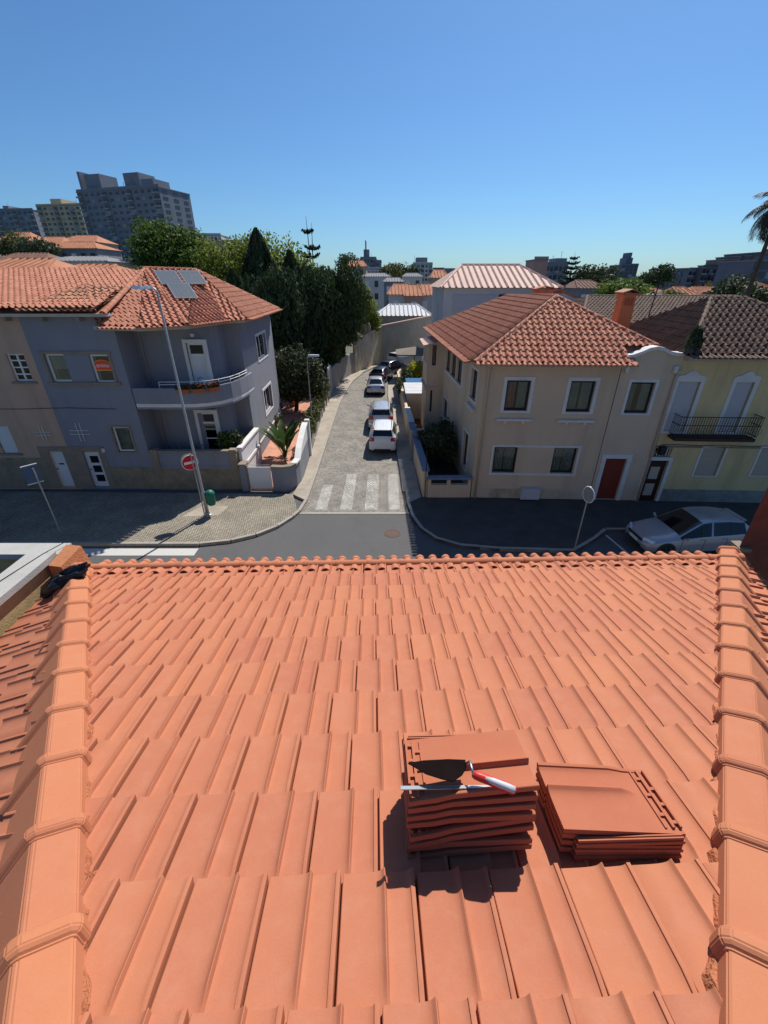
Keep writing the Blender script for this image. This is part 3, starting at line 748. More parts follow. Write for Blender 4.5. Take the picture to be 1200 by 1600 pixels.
while s_ < sR - .06:
    put('eave_tile', BARREL, slope_o, mtx=basis(ev, ed, eu, rp(s_ + random.uniform(-.004, .004), DE - .15, .004)) @ Matrix.Rotation(R(random.uniform(-1, 1)), 4, 'Z'))
    put('eave_tile', PAN, slope_o, mtx=basis(-ev, ed, -eu, rp(s_ + .083, DE - .15, .030)))
    s_ += .166
# front wall and flanks under the eaves, down to the street
b = MB(); ze = rp(0, DE).z - .22
b.prism([(-3.95, -3.0), (4.35, -3.0), (4.35, 4.25), (-3.95, 4.25)], -.05, ze); b.build('wall', 'cream_b', house)
b = MB(); b.strip([rp(sL - .1, DE + .1, 0) - Vector((0, 0, .30)), rp(sR + .1, DE + .1, 0) - Vector((0, 0, .30))], [(-.3, -.08), (-.3, .06), (.12, .06), (.12, -.08)]); b.build('cornice', 'white_trim', house, fix=True)

# ------------------------------------------------------------ spare tiles and tools lying on the roof
ords = ['topmost', 'second from the top', 'third from the top', 'fourth from the top', 'fifth from the top', 'sixth from the top', 'seventh from the top', 'lowest']
un2 = (un - dn * .10).normalized()
def stack(n, s, D, pitch, yaw0, head_left, jit, lab, grp):
    for i in range(n):
        h = .034 + i * pitch
        Y = ev if head_left else -ev; X = Y.cross(un)
        Yp = (Y * math.cos(R(yaw0)) + X * math.sin(R(yaw0)))
        top = i == n - 1
        rot = 0 if top else random.uniform(-jit, jit)
        tilt = 0 if top else random.uniform(-1.6, 1.6)
        o = rp(s, D, .036) + un2 * (h - .034)
        M = basis(Y.cross(un2), Y, un2, o) @ Matrix.Rotation(R(yaw0 + rot), 4, 'Z') @ Matrix.Rotation(R(tilt), 4, 'X') @ Matrix.Diagonal((1.07, 1.05, 1, 1)) @ Matrix.Translation((-TW / 2, -TL / 2, 0))
        ob = put('spare_tile', STACK, None, mtx=M)
        k = n - 1 - i; od = ords[k] if k < n - 1 else 'lowest'
        tag(ob, lab % od, 'roof tile', grp)
c1 = rpx(728, 1342); c2 = rpx(972, 1342)
stack(8, c1[0] + .010, .790 + TW / 2, .042, 0, True, 3.0, 'spare clay tile in the tall stack under the trowel, %s', 'spare tiles in the tall stack')
stack(4, c2[0] - .010, .788 + TW / 2, .034, 0, False, .8, 'spare clay tile in the low stack beside the tall one, %s', 'spare tiles in the low stack')
hT = .034 + 7 * .042 + .040
def onstack(u, v, h):
    r = ray(u, v); o = rp(c1[0], .790 + TW / 2, .036) + un2 * (h - .034) - Vector((0, 0, H)); t = o.dot(un2) / r.dot(un2); return r * t + Vector((0, 0, H))
# steel rule
a, c = onstack(626, 1232, hT), onstack(824, 1229, hT)
d = (c - a).normalized(); q = un.cross(d).normalized()
b = MB(); b.hexa([a - q * .009, c - q * .006, c + q * .006, a + q * .009, a - q * .009 + un * .004, c - q * .006 + un * .004, c + q * .006 + un * .004, a + q * .009 + un * .004])
tag(b.build('steel_rule', 'steel', fix=True, bevel=.001), 'long thin steel rule lying across the tall tile stack', 'ruler')
# trowel: leaf-shaped blade, its black colour standing in for shadow on the tile, bent neck, red and grey handle
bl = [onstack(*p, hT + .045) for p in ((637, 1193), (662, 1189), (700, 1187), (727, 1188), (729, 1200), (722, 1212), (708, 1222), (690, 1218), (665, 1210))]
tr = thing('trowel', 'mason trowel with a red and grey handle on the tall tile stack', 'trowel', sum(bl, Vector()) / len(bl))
b = MB(); b.extr(bl, un * .003); b.build('blade', 'blade_shadow', tr, fix=True)
p1, p2, p3 = onstack(728, 1194, hT + .047), onstack(734, 1189, hT + .075), onstack(740, 1211, hT + .055)
b = MB(); b.tube([p1, (p1 + p2) / 2, p2, (p2 * .4 + p3 * .6), p3], .005, 8); b.build('neck', 'steel', tr, smooth=True)
h0, h1 = onstack(738, 1209, hT + .052), onstack(806, 1236, hT + .022)
b = MB(); b.tube([h0.lerp(h1, t) for t in (0, .06, .2, .45, .7, .92, 1)], [.010, .0155, .017, .0165, .018, .017, .010], 12); hd = b.build('handle', 'handle_red', tr, smooth=True)
dd = (h1 - h0).normalized(); sdv = dd.cross(un).normalized()
b = MB(); b.tube([h0.lerp(h1, t) + un * .008 + sdv * .006 for t in (.3, .5, .8, .97)], [.008, .0125, .0135, .0125], 10); b.build('grip_stripe', 'handle_grey', hd, smooth=True)
# crumpled black rubbish bag tucked by the hip's foot
pc = py(104, 905, 3.72)
b = MB(); nu, nv_ = 22, 14; vs = []
for j in range(nv_ + 1):
    for i in range(nu):
        t = 2 * math.pi * i / nu; f = math.pi * j / nv_
        rr = 1 + .16 * math.sin(3 * t + 2 * f) + .12 * math.sin(7 * t - 3 * f) + random.uniform(-.1, .1)
        vs.append((.27 * rr * math.sin(f) * math.cos(t), .12 * rr * math.sin(f) * math.sin(t), .085 * rr * math.cos(f)))
fs = [(j * nu + i, j * nu + (i + 1) % nu, (j + 1) * nu + (i + 1) % nu, (j + 1) * nu + i) for j in range(nv_) for i in range(nu)]
mt = Matrix.Translation(pc) @ Matrix.Rotation(R(20), 4, 'Z') @ Matrix.Rotation(R(-28), 4, 'Y')
b.add([mt @ Vector(p) for p in vs], fs)
tag(b.build('rubbish_bag', 'plastic_black', fix=True), 'crumpled black plastic bag slumped over the hip tiles', 'plastic bag')
# small loose rubble on the weathered slope
# ------------------------------------------------------------ tiled roofs of the houses
def s_tile(W=.25, L=.44, amp=.062):
    p = [(0, .012), (.12, .0), (.34, 0), (.45, .34), (.56, .82), (.68, 1.0), (.80, .82), (.92, .3), (1.02, .02)]
    vs = []; fs = []
    for y in (0, L):
        for x, z in p: vs.append((x * W, y, z * amp + .045 * y / L))
    k = len(p)
    for x, z in p: vs.append((x * W, L, z * amp + .045 - .035))
    for i in range(k - 1): fs += [(i, i + 1, k + i + 1, k + i), (k + i, k + i + 1, 2 * k + i + 1, 2 * k + i)]
    return vs, fs, W, L
def mesh_of(vs, fs, m, name):
    b = MB(); b.add(vs, fs); me = b.mesh(name, m)
    for q in me.polygons: q.use_smooth = True
    me.set_sharp_from_angle(angle=R(60)); return me
class TiledRoof:
    """collects the tiles of several slopes; the 300 that show largest become parts, the rest one part"""
    def __init__(s, parent, m, W=.25, L=.44, g=.37, amp=.062):
        s.parent = parent; s.m = m; s.vs, s.fs, s.W, s.L = s_tile(W, L, amp); s.g = g; s.me = mesh_of(s.vs, s.fs, m, 'roof_tile'); s.items = []
        s.under = MB()
    def facet(s, poly, cut_eave=False):
        P = [Vector(p) for p in poly]
        n = Vector((0, 0, 0))
        for i in range(len(P)): n += (P[i] - P[0]).cross(P[(i + 1) % len(P)] - P[0])
        n.normalize(); n = n if n.z > 0 else -n
        Y = (Vector((0, 0, -1)) + n * n.z).normalized(); X = Y.cross(n)
        o = P[0]; q = [((p - o).dot(X), (p - o).dot(Y)) for p in P]
        bmax = max(v for _, v in q); amin, amax = min(a for a, _ in q), max(a for a, _ in q); bmin = min(v for _, v in q)
        cen = sum(P, Vector()) / len(P); pl = []
        for i in range(len(P)):
            a, c = P[i], P[(i + 1) % len(P)]; e = (c - a).normalized()
            no = e.cross(n); no = no if no.dot(cen - a) < 0 else -no
            eave = abs(q[i][1] - bmax) < .05 and abs(q[(i + 1) % len(P)][1] - bmax) < .05
            pl.append((a, no, eave))
        nr = int((bmax - bmin) / s.g) + 2; nc = int((amax - amin) / s.W) + 2
        for r_ in range(nr):
            for c_ in range(-1, nc):
                M = basis(X, Y, n, o + X * (amin + c_ * s.W + random.uniform(-.006, .006)) + Y * (bmax + .05 - r_ * s.g - s.L + random.uniform(-.008, .008)) + n * .01)
                M = M @ Matrix.Rotation(R(random.uniform(-1.1, 1.1)), 4, 'Z')
                cs = [M @ Vector((x, y, .02)) for x in (0, s.W) for y in (0, s.L)]; cut = []; out = False
                for co, no, ev_ in pl:
                    if ev_ and not cut_eave: continue
                    ds = [(p - co).dot(no) for p in cs]
                    if min(ds) > -.03: out = True; break
                    if max(ds) > .0: cut.append((co, no))
                if not out: s.items.append((M, cut, (M.translation - Vector((0, 0, H))).length))
        s.under.add([p - n * .02 for p in P], [tuple(range(len(P)))])
    def finish(s, cap=300):
        s.items.sort(key=lambda t: t[2])
        ro = s.under.build('roof', s.m, s.parent, fix=False); rest = []
        k = 0
        for M, cut, _ in s.items:
            me = s.me
            if cut:
                me = clipped(s.me, M, cut, 'roof_tile')
                if me is None: continue
            if k < cap: put('roof_tile', me, ro, mtx=M); k += 1
            else: rest.append((M, me))
        if rest:
            b = MB()
            for M, me in rest:
                if me is s.me: b.add([M @ Vector(p) for p in s.vs], s.fs)
                else: b.add([M @ v.co for v in me.vertices], [tuple(p.vertices) for p in me.polygons]); bpy.data.meshes.remove(me)
            o = b.build('roof_tiles_beyond', s.m + '_s', ro, smooth=True, kind='stuff'); o.data.set_sharp_from_angle(angle=R(60))
        return ro
CAPS = {}
def caps(parent, A, B, m, r=.11, L=.40, name='ridge_tile', sag=0.0):
    """half-round cover tiles along a ridge or hip"""
    key = (m, r, L)
    if key not in CAPS: CAPS[key] = half_round(L, r, r * .93, m, name, .015)
    A, B = Vector(A), Vector(B); d = (B - A); n = max(1, int(d.length / (L * .92))); d.normalize()
    X = d.cross(Vector((0, 0, 1))).normalized(); Z = X.cross(d)
    for i in range(n):
        t = i / n; p = A.lerp(B, t) - Z * .02; p.z -= sag * math.sin(math.pi * t)
        put(name, CAPS[key], parent, mtx=basis(X, d, Z, p) @ Matrix.Rotation(R(random.uniform(-2, 2)), 4, 'Z'))
def eave_row(parent, A, B, out, m, sp=.21, L=.42, r=.085, drop=.22, back=.10, up=.05):
    key = (m, 'e', r, L)
    if key not in CAPS: CAPS[key] = half_round(L, r, r * .9, m, 'eave_tile', .014)
    A, B = Vector(A), Vector(B); d = (B - A); n = int(d.length / sp); d.normalize(); out = Vector(out).normalized()
    Y = (out - Vector((0, 0, drop))).normalized(); X = d - Y * d.dot(Y); X.normalize(); Z = X.cross(Y)
    if Z.z < 0: X = -X; Z = X.cross(Y)
    for i in range(n):
        p = A + d * (i + .5) * sp - out * back + Vector((0, 0, up))
        put('eave_tile', CAPS[key], parent, mtx=basis(X, Y, Z, p) @ Matrix.Rotation(R(random.uniform(-1.5, 1.5)), 4, 'Z'))

def room(parent, fr, s0, s1, z0, z1, dp=2.6):
    b = MB(); q = [fr.p(s0, z0, .31), fr.p(s1, z0, .31), fr.p(s1, z1, .31), fr.p(s0, z1, .31)]; r_ = [p - fr.n * dp for p in q]
    b.add(q + r_, [(4, 5, 6, 7), (0, 4, 7, 3), (1, 2, 6, 5), (0, 1, 5, 4), (3, 7, 6, 2)]); b.build('room', 'room_wall', parent)
# ------------------------------------------------------------ cream corner house
FR = Frame((4.31, 18.86), (17.15, 18.31))
cream = thing('corner_house', 'cream rendered corner house with orange hipped roof and white window surrounds', 'house', (4.31, 18.86, 0))
cw = [((793, 594), (823, 642)), ((893, 595), (921, 644)), ((987, 597), (1010.7, 646))]
ops = []; cwr = []
for tl, br in cw: q = FR.rect(tl, br); cwr.append(q)
lwr = [FR.rect((773.5, 698), (803.5, 739)), FR.rect((867, 699), (894, 740))]
rd = FR.rect((947, 716), (960, 785)); rd = (rd[0], rd[1], .12, rd[3])
S1 = FR.uv(972, 572)[0]; S2 = 8.16
zc = 6.55
wall(cream, FR, 0, S1, 0, zc, [q for q in cwr[:2] + lwr], 'cream')
wall(cream, FR, S1 + .012, S2, 0, 6.62, [cwr[2], rd], 'cream_b')
# back and flank walls
FL = Frame((3.72, 33.2), (4.31, 18.86))
sid = [FL.rect((699, 545), (720, 604)), FL.rect((738, 575), (740, 628)), FL.rect((692.5, 621), (698, 660)), FL.rect((727, 672), (727, 742))]
sidw = []
tri = [FL.uv(697, 546)[0], FL.uv(724.6, 562)[0]]; trz = (FL.uv(719.8, 603)[1], FL.uv(724.6, 562)[1])
tri3 = [(tri[0] + (tri[1] - tri[0]) * (i / 3) + .12, tri[0] + (tri[1] - tri[0]) * ((i + 1) / 3) - .12, trz[0], trz[1]) for i in range(3)]
s2 = FL.uv(738, 575)[0], FL.uv(747.5, 581)[0], FL.uv(740, 626)[1], FL.uv(747.5, 581)[1]
s3 = FL.uv(692, 640)[0], FL.uv(699, 640)[0], FL.uv(696, 657)[1], FL.uv(697, 624)[1]
s4 = FL.uv(723, 700)[0], FL.uv(731, 700)[0], .9, FL.uv(731, 678)[1]
side_ops = tri3 + [s2, s3, s4]
wall(cream, FL, 0, FL.len, 0, zc, side_ops, 'cream')
b = MB(); b.prism([(12.35, 18.6), (12.35, 32.8), (12.05, 32.8), (12.05, 18.9)], 0, zc); b.prism([(3.75, 33.2), (3.75, 32.9), (12.3, 32.6), (12.3, 32.9)], 0, zc)
b.build('wall', 'cream', cream, fix=True)
for q in cwr[:2]: window(cream, FR, *q, frame='dark_frame', sur='white_trim', surw=.15, fw=.09, curtain=[(.05, .45), (.55, .97)], sill=(.34, .28, 'white_trim'))
window(cream, FR, *cwr[2], frame='dark_frame', sur='white_trim', surw=.12, fw=.09, curtain=[(.02, .35), (.6, 1)])
for q in lwr: window(cream, FR, *q, frame='dark_frame', fw=.075, curtain=[(.0, .45), (.5, 1)])
b = MB(); a0, a1 = lwr[0][0] - .14, lwr[1][1] + .14; e0, e1 = lwr[0][2] - .1, lwr[0][3] + .1
frame_bars(b, FR, a0, a1, e0, e1, .1, -.03, .0); b.build('window_band', 'white_trim', cream)
for i, q in enumerate(side_ops): window(cream, FL, *q, frame='dark_frame', sur='white_trim' if i > 2 else None, surw=.12, fw=.06, curtain=[(.1, .5)], sill=(.3, .2, 'white_trim') if i == 3 else None)
b = MB(); frame_bars(b, FL, tri3[0][0] - .13, tri3[2][1] + .13, trz[0] - .13, trz[1] + .13, .13, -.03, .0); b.build('window_band', 'white_trim', cream)
def door(parent, fr, q, m, sur=None, surw=.18, panels=0, pm='glass_dark', knob=True, dep=.12, name='door', pw=.55):
    b = MB(); fr.fbox(b, q[0], q[1], q[2], q[3], dep, dep + .06); d = b.build(name, m, parent)
    for i in range(panels):
        h = (q[3] - q[2]); c = (q[0] + q[1]) / 2; w_ = (q[1] - q[0]) * pw / 2; z0 = q[2] + h * (.14 + .8 * i / panels); z1 = z0 + h * .8 / panels * .72
        b = MB(); fr.fbox(b, c - w_, c + w_, z0, z1, dep - .012, dep + .002); b.build('pane', pm, d)
    if knob:
        b = MB(); p = fr.p(q[0] + .1, (q[2] + q[3]) / 2, dep - .05); b.lathe([(.0, -.03), (.03, -.02), (.03, .02), (0, .03)], 10, p); b.build('door_handle', 'black_iron', d)
    if sur:
        b = MB(); fr.fbox(b, q[0] - surw, q[0], q[2], q[3] + surw, -.04, .05); fr.fbox(b, q[1], q[1] + surw, q[2], q[3] + surw, -.04, .05); fr.fbox(b, q[0], q[1], q[3], q[3] + surw, -.04, .05)
        b.build('door_surround', sur, d)
    return d
door(cream, FR, rd, 'red_door', 'white_trim', .2)
for a_, c_ in ((.2, 3.1), (3.15, 6.0), (6.2, 8.1)):
    for z0, z1 in ((.15, 3.1), (3.2, 6.4)): room(cream, FR, a_, c_, z0, z1)
for a_, c_ in ((.2, 4.2), (4.25, 8.3), (8.35, 10.8)):
    for z0, z1 in ((.15, 3.1), (3.2, 6.4)): room(cream, FL, a_, c_, z0, z1)
b = MB(); m0 = FR.rect((813, 760), (838, 784)); FR.fbox(b, m0[0], m0[1], .2, m0[3], -.34, 0); b.build('meter_box', 'shutter_grey', cream, bevel=.02)
b = MB(); FR.fbox(b, 0.0, rd[0] - .25, .12, .62, -.02, 0); b.build('plinth', 'beige_wall', cream)
# cornice, wavy parapet over the door bay
b = MB(); FR.fbox(b, -.12, S1 + .1, zc - .16, zc + .02, -.30, .02); b.build('cornice', 'gutter', cream, bevel=.02)
b = MB(); FL.fbox(b, -.2, FL.len + .3, zc - .16, zc + .02, -.30, .02); b.build('cornice', 'gutter', cream, bevel=.02)
wv = [(985, 556), (1000, 554.5), (1009, 550), (1018, 544), (1027, 542), (1036, 544.5), (1045, 550), (1055, 552), (1066, 552)]
pp = [FR.uv(u, v) for u, v in wv]; pp = [(S1 + (S2 - S1) * i / 8, z) for i, (s_, z) in enumerate(pp)]
vs = [FR.p(S1 + .012, 6.62), FR.p(S2, 6.62)] + [FR.p(a, z - .1) for a, z in pp[::-1]]
b = MB(); b.extr(vs, -FR.n * .28); b.build('parapet', 'cream_b', cream, fix=True)
b = MB()
for (a, z), (c, e) in zip(pp, pp[1:]):
    b.hexa([FR.p(a, z - .1, -.1), FR.p(c, e - .1, -.1), FR.p(c, e - .1, .36), FR.p(a, z - .1, .36), FR.p(a, z + .03, -.1), FR.p(c, e + .03, -.1), FR.p(c, e + .03, .36), FR.p(a, z + .03, .36)])
b.build('coping', 'white_trim', cream)
for s_ in (S1 + .12, S2 - .32):
    b = MB(); FR.fbox(b, s_, s_ + .16, 6.15, 6.45, -.16, 0); b.build('corbel', 'white_trim', cream, bevel=.03)
def pipe(parent, fr, s_, z0, z1, m, r=.05, off=.07):
    b = MB(); b.tube([fr.p(s_, z0, -off), fr.p(s_, z1 - .25, -off), fr.p(s_, z1 - .1, -off - .1), fr.p(s_, z1, -off - .18)], r, 8); b.build('downpipe', m, parent, smooth=True)
pipe(cream, FR, .18, .05, zc - .1, 'pipe_beige'); pipe(cream, FR, S2 - .12, .05, 6.3, 'pipe_beige', .055)
# projecting bay on the flank
BX0, BX1, BY0, BY1 = 2.78, 3.95, 28.6, 31.6
FB = Frame((BX0, BY0), (BX1, BY0 - .02)); FBs = Frame((BX0, BY1), (BX0, BY0))
ub = FB.rect((671, 539), (681, 571)); lb = FB.rect((666, 610), (674, 643))
wall(cream, FB, 0, 1.15, 0, 6.0, [ub, lb], 'cream', name='bay_wall'); ubs = (.6, 1.6, ub[2], ub[3])
wall(cream, FBs, 0, 3.0, 0, 6.0, [(.5, 1.3, ub[2], ub[3]), (1.7, 2.5, ub[2], ub[3])], 'cream', name='bay_wall')
for q in (ub, lb): window(cream, FB, *q, frame='dark_frame', fw=.06, curtain=[(.1, .9)])
for q in ((.5, 1.3, ub[2], ub[3]), (1.7, 2.5, ub[2], ub[3])): window(cream, FBs, *q, frame='dark_frame', fw=.06, curtain=[(.1, .9)])
b = MB(); b.box(BX0 - .12, BX1, BY0 - .12, BY1, 3.2, 3.4); b.build('bay_band', 'cream_b', cream, bevel=.04)
b = MB(); b.prism([(BX0 - .3, BY0 - .3), (BX1 + .2, BY0 - .3), (BX1 + .2, BY1 + .2), (BX0 - .3, BY1 + .2)], 6.0, lambda p: 6.06 + .22 * (p[0] - BX0)); b.build('bay_roof', 'roof_pink', cream)
# the hipped roof
ct = TiledRoof(cream, 'clay_house', .28, .46, .38, .098)
ez = zc + .05
EFL = Vector((3.75, 18.40, ez)); EFR = Vector((12.6, 18.0, ez)); EBL = Vector((3.2, 33.5, ez)); EBR = Vector((12.9, 33.2, ez))
AF = Vector((8.1, 22.4, 8.92)); AB = Vector((7.55, 28.9, 8.72))
ct.facet([EFL, EFR, AF]); ct.facet([EBL, EFL, AF, AB]); ct.facet([EFR, EBR, AB, AF]); ct.facet([EBR, EBL, AB])
ct.items = [t for t in ct.items if not (t[0].translation.x > 10.3 and (t[0] @ Vector((.12, .44, 0))).y < 18.95 and t[0].translation.y < 20)]
ct.under = MB(); UZ = Vector((0, 0, .02)); NF = lambda x, y: EFL.z + (y - 18.3) * (AF.z - EFL.z) / 4.2
for P_ in ([EFL, Vector((10.4, 18.12, ez)), Vector((10.4, 18.95, NF(0, 18.95) - .03)), AF], [Vector((10.4, 18.95, NF(0, 18.95) - .03)), Vector((12.3, 18.85, NF(0, 18.85) - .03)), AF], [EBL, EFL, AF, AB], [Vector((12.3, 18.85, NF(0, 18.85) - .03)), EBR, AB, AF], [EBR, EBL, AB]): ct.under.add([p - UZ for p in P_], [tuple(range(len(P_)))])
cro = ct.finish()
for A, B in ((AF, EFL), (AF, EFR.lerp(AF, .24)), (AB, EBL), (AB, EBR)): caps(cro, B, A, 'clay_house', .12)
caps(cro, AB, AF, 'clay_house', .12, sag=.08)
eave_row(cro, EFL, FR.p(S1 + .3, ez) + Vector((0, -.45, 0)), (0, -1, 0), 'clay_house', drop=.15, back=.02, up=-.02)
eave_row(cro, EBL, EFL, (-1, 0, 0), 'clay_house', drop=.15, back=.02, up=-.02)
caps(cro, EFL + Vector((.1, .12, .06)), FR.p(S1 + .2, ez) + Vector((0, -.32, .06)), 'clay_house', .07, .42, 'band_tile')
def chimney(parent, x, y, z0, z1, w_, d_, m, capm='clay_old', vents=True, name='chimney'):
    b = MB(); b.hexa([(x - w_ / 2, y - d_ / 2, z0), (x + w_ / 2, y - d_ / 2, z0), (x + w_ / 2, y + d_ / 2, z0), (x - w_ / 2, y + d_ / 2, z0)] + [(x - w_ * .46, y - d_ * .46, z1), (x + w_ * .46, y - d_ * .46, z1), (x + w_ * .46, y + d_ * .46, z1), (x - w_ * .46, y + d_ * .46, z1)])
    c = b.build(name, m, parent)
    b = MB(); b.box(x - w_ * .62, x + w_ * .62, y - d_ * .62, y + d_ * .62, z1 - .02, z1 + .07); b.build('chimney_cap', capm, c)
    b = MB()
    for sx in (-1, 1):
        b.hexa([(x + sx * w_ * .66, y - d_ * .66, z1 + .06), (x, y - d_ * .66, z1 + .2), (x, y + d_ * .66, z1 + .2), (x + sx * w_ * .66, y + d_ * .66, z1 + .06)] +
               [(x + sx * w_ * .66, y - d_ * .66, z1 + .1), (x, y - d_ * .66, z1 + .25), (x, y + d_ * .66, z1 + .25), (x + sx * w_ * .66, y + d_ * .66, z1 + .1)])
    b.build('chimney_tiles', capm, c, fix=True)
    if vents:
        for i in range(3):
            b = MB(); xx = x + (i - 1) * w_ * .22; b.box(xx - .05, xx + .05, y - d_ * .475 - .012, y - d_ * .4, z1 - .5, z1 - .16); b.build('vent', 'underlay', c)
    return c
chimney(cream, 9.2, 27.5, 7.9, 9.05, .95, .6, 'clay_house', 'clay_house')

# ------------------------------------------------------------ yellow house next door
yel = thing('yellow_house', 'yellow rendered house with dark weathered roof and an iron balcony', 'house', (15, 18.4, 0))
SE = 16.5
yd = [FR.rect((1061, 596), (1068, 674)), FR.rect((1151, 597), (1148, 675))]
yl = [FR.rect((1099, 700), (1117, 743)), FR.rect((1191, 700), (1209, 743))]
ye = FR.rect((1016, 719), (1022.7, 784)); ye = (ye[0], ye[1], .05, ye[3]); yt = (ye[0], ye[1], ye[3] + .1, FR.uv(1030, 700)[1])
zy = 6.88
wall(yel, FR, S2 + .01, SE, 0, zy, yd + yl + [ye, yt], 'yellow')
b = MB(); p0, p1 = FR.p(SE, 0), FR.p(S2 + .05, 0); b.prism([(p0.x, p0.y + .3), (p0.x + .4, 26), (p0.x, 26), (p0.x - .3, p0.y + .3)], 0, zy); b.prism([(12.45, 26.3), (12.45, 26), (p0.x + .4, 26), (p0.x + .4, 26.3)], 0, zy)
b.build('wall', 'yellow', yel, fix=True)
for q in yd:
    window(yel, FR, *q, frame='white_trim', sur='white_trim', surw=.16, blind=(1.0, 'shutter_grey'), fw=.05)
    c_ = (q[0] + q[1]) / 2; hw = (q[1] - q[0]) / 2 + .2; z = q[3] + .14
    prof = [(-hw, 0), (-hw * .8, .10), (-hw * .45, .14), (-hw * .25, .26), (0, .32), (hw * .25, .26), (hw * .45, .14), (hw * .8, .10), (hw, 0)]
    b = MB(); b.extr([FR.p(c_ + x, z + y, .0) for x, y in prof], FR.n * .05); b.build('pediment', 'white_trim', yel, fix=True)
for q in yl: window(yel, FR, *q, frame='white_trim', sur='white_trim', surw=.09, blind=(1.0, 'shutter_beige'), fw=.05)
door(yel, FR, ye, 'brown_door', 'white_trim', .16, panels=2, pm='shutter_beige', pw=.5)
window(yel, FR, *yt, frame='white_trim', mull=5, fw=.04, sur=None)
b = MB(); FR.fbox(b, ye[1] + .2, SE, 0, .75, -.03, 0); b.build('plinth', 'plinth_grey', yel)
b = MB(); FR.fbox(b, S2 + .02, SE, zy - .22, zy, -.28, 0); b.build('cornice', 'gutter', yel, bevel=.03)
b = MB(); FR.fbox(b, S2 + .02, SE, 2.86, 2.94, -.03, 0); b.build('string_course', 'stone_trim', yel)
ba0, ba1 = S2 + .35, yd[1][1] + .55; bz = yd[0][2] - .12
bal = MB(); FR.fbox(bal, ba0, ba1, bz - .14, bz, -.62, 0); balc = bal.build('balcony', 'rust_iron', yel, bevel=.02)
b = MB()
for z in (bz + .08, bz + .55, bz + .92):
    for (a, c, d1, d2) in ((ba0, ba1, -.60, -.575), (ba0, ba0 + .025, -.575, 0), (ba1 - .025, ba1, -.575, 0)): FR.fbox(b, a, c, z, z + .028, d1, d2)
n = int((ba1 - ba0) / .11)
for i in range(n + 1):
    x = ba0 + (ba1 - ba0 - .02) * i / n; FR.fbox(b, x, x + .016, bz + .1, bz + .92, -.595, -.580)
    if i % 3 == 1:
        c = FR.p(x + .06, bz + .33, -.588)
        b.tube([c + FR.d * .075 * math.cos(t) + Vector((0, 0, .12 * math.sin(t))) for t in [k * math.pi / 5 for k in range(11)]], .008, 4, False)
for k in range(5):
    for x in (ba0, ba1 - .02): FR.fbox(b, x, x + .014, bz + .1, bz + .92, -.5 + k * .11, -.487 + k * .11)
b.build('railing', 'black_iron', balc)
b = MB(); FR.fbox(b, S2 + .12, S2 + .42, 2.55, 2.95, -.22, 0); b.build('wall_lantern', 'black_iron', yel, bevel=.03)
b = MB(); b.tube([FR.p(S2 + .2 + i * .6, 2.99 + .02 * math.sin(i * 1.7), -.04) for i in range(13)], .012, 5); b.build('facade_cable', 'black_iron', yel)
b = MB(); b.tube([FR.p(S1 + .006, .1, -.012), FR.p(S1 + .006, 6.5, -.012)], .012, 5); b.build('facade_cable', 'iron', cream)
yr = TiledRoof(yel, 'clay_dark', .29, .46, .38, .115)
pe = FR.p(SE, 0); YFL = Vector((12.35, 18.15, zy + .02)); YFR = Vector((pe.x + .3, 17.75, zy + .02)); YBL = Vector((12.7, 26.2, zy + .02)); YBR = Vector((pe.x + .6, 26.4, zy + .02))
YA = Vector((15.15, 22.0, 8.85)); YB = Vector((16.6, 22.0, 8.85))
YC = Vector((pe.x - 2.2, 22.1, 8.85))
yr.facet([YFL, YFR, YB, YA]); yr.facet([YBL, YFL, YA]); yr.facet([YFR, YBR, YB]); yr.facet([YBR, YBL, YA, YB])
yro = yr.finish()
for A, B in ((YFL, YA), (YBL, YA), (YFR, YB), (YBR, YB), (YA, YB)): caps(yro, A, B, 'clay_dark', .13)
eave_row(yro, YFL, YFR, (0, -1, 0), 'clay_dark', drop=.15, back=.02, up=-.02)
caps(yro, YFL + Vector((.3, .15, .08)), YFR + Vector((0, .15, .08)), 'clay_dark', .07, .42, 'band_tile')
caps(yro, py(1100, 499, 20.6) , py(1215, 546, 18.9), 'clay_dark', .11)
chimney(yel, 12.35, 24.2, 7.2, 8.95, .70, .70, 'ochre_raw', 'clay_old')
# plants growing from the gutter
# ------------------------------------------------------------ long dark-roofed house behind
dk = thing('dark_roof_house', 'low house behind the chimney with a long brown tiled roof', 'house', (17, 36, 0))
b = MB(); b.prism([(13.5, 31), (26, 31), (26, 41), (13.5, 41)], 0, 7.0); b.build('wall', 'far_tan', dk)
dr = TiledRoof(dk, 'clay_dark', .27, .44, .37, .065)
dr.facet([(13.0, 30.6, 6.95), (26.5, 30.6, 6.95), (26.5, 36, 8.5), (15.4, 36, 8.5)]); dr.facet([(26.5, 41.4, 6.95), (13.0, 41.4, 6.95), (15.4, 36, 8.5), (26.5, 36, 8.5)]); dr.facet([(13.0, 41.4, 6.95), (13.0, 30.6, 6.95), (15.4, 36, 8.5)])
dro = dr.finish(60); caps(dro, (15.4, 36, 8.5), (26.5, 36, 8.5), 'clay_dark', .13); caps(dro, (13, 30.6, 6.95), (15.4, 36, 8.5), 'clay_dark', .13)

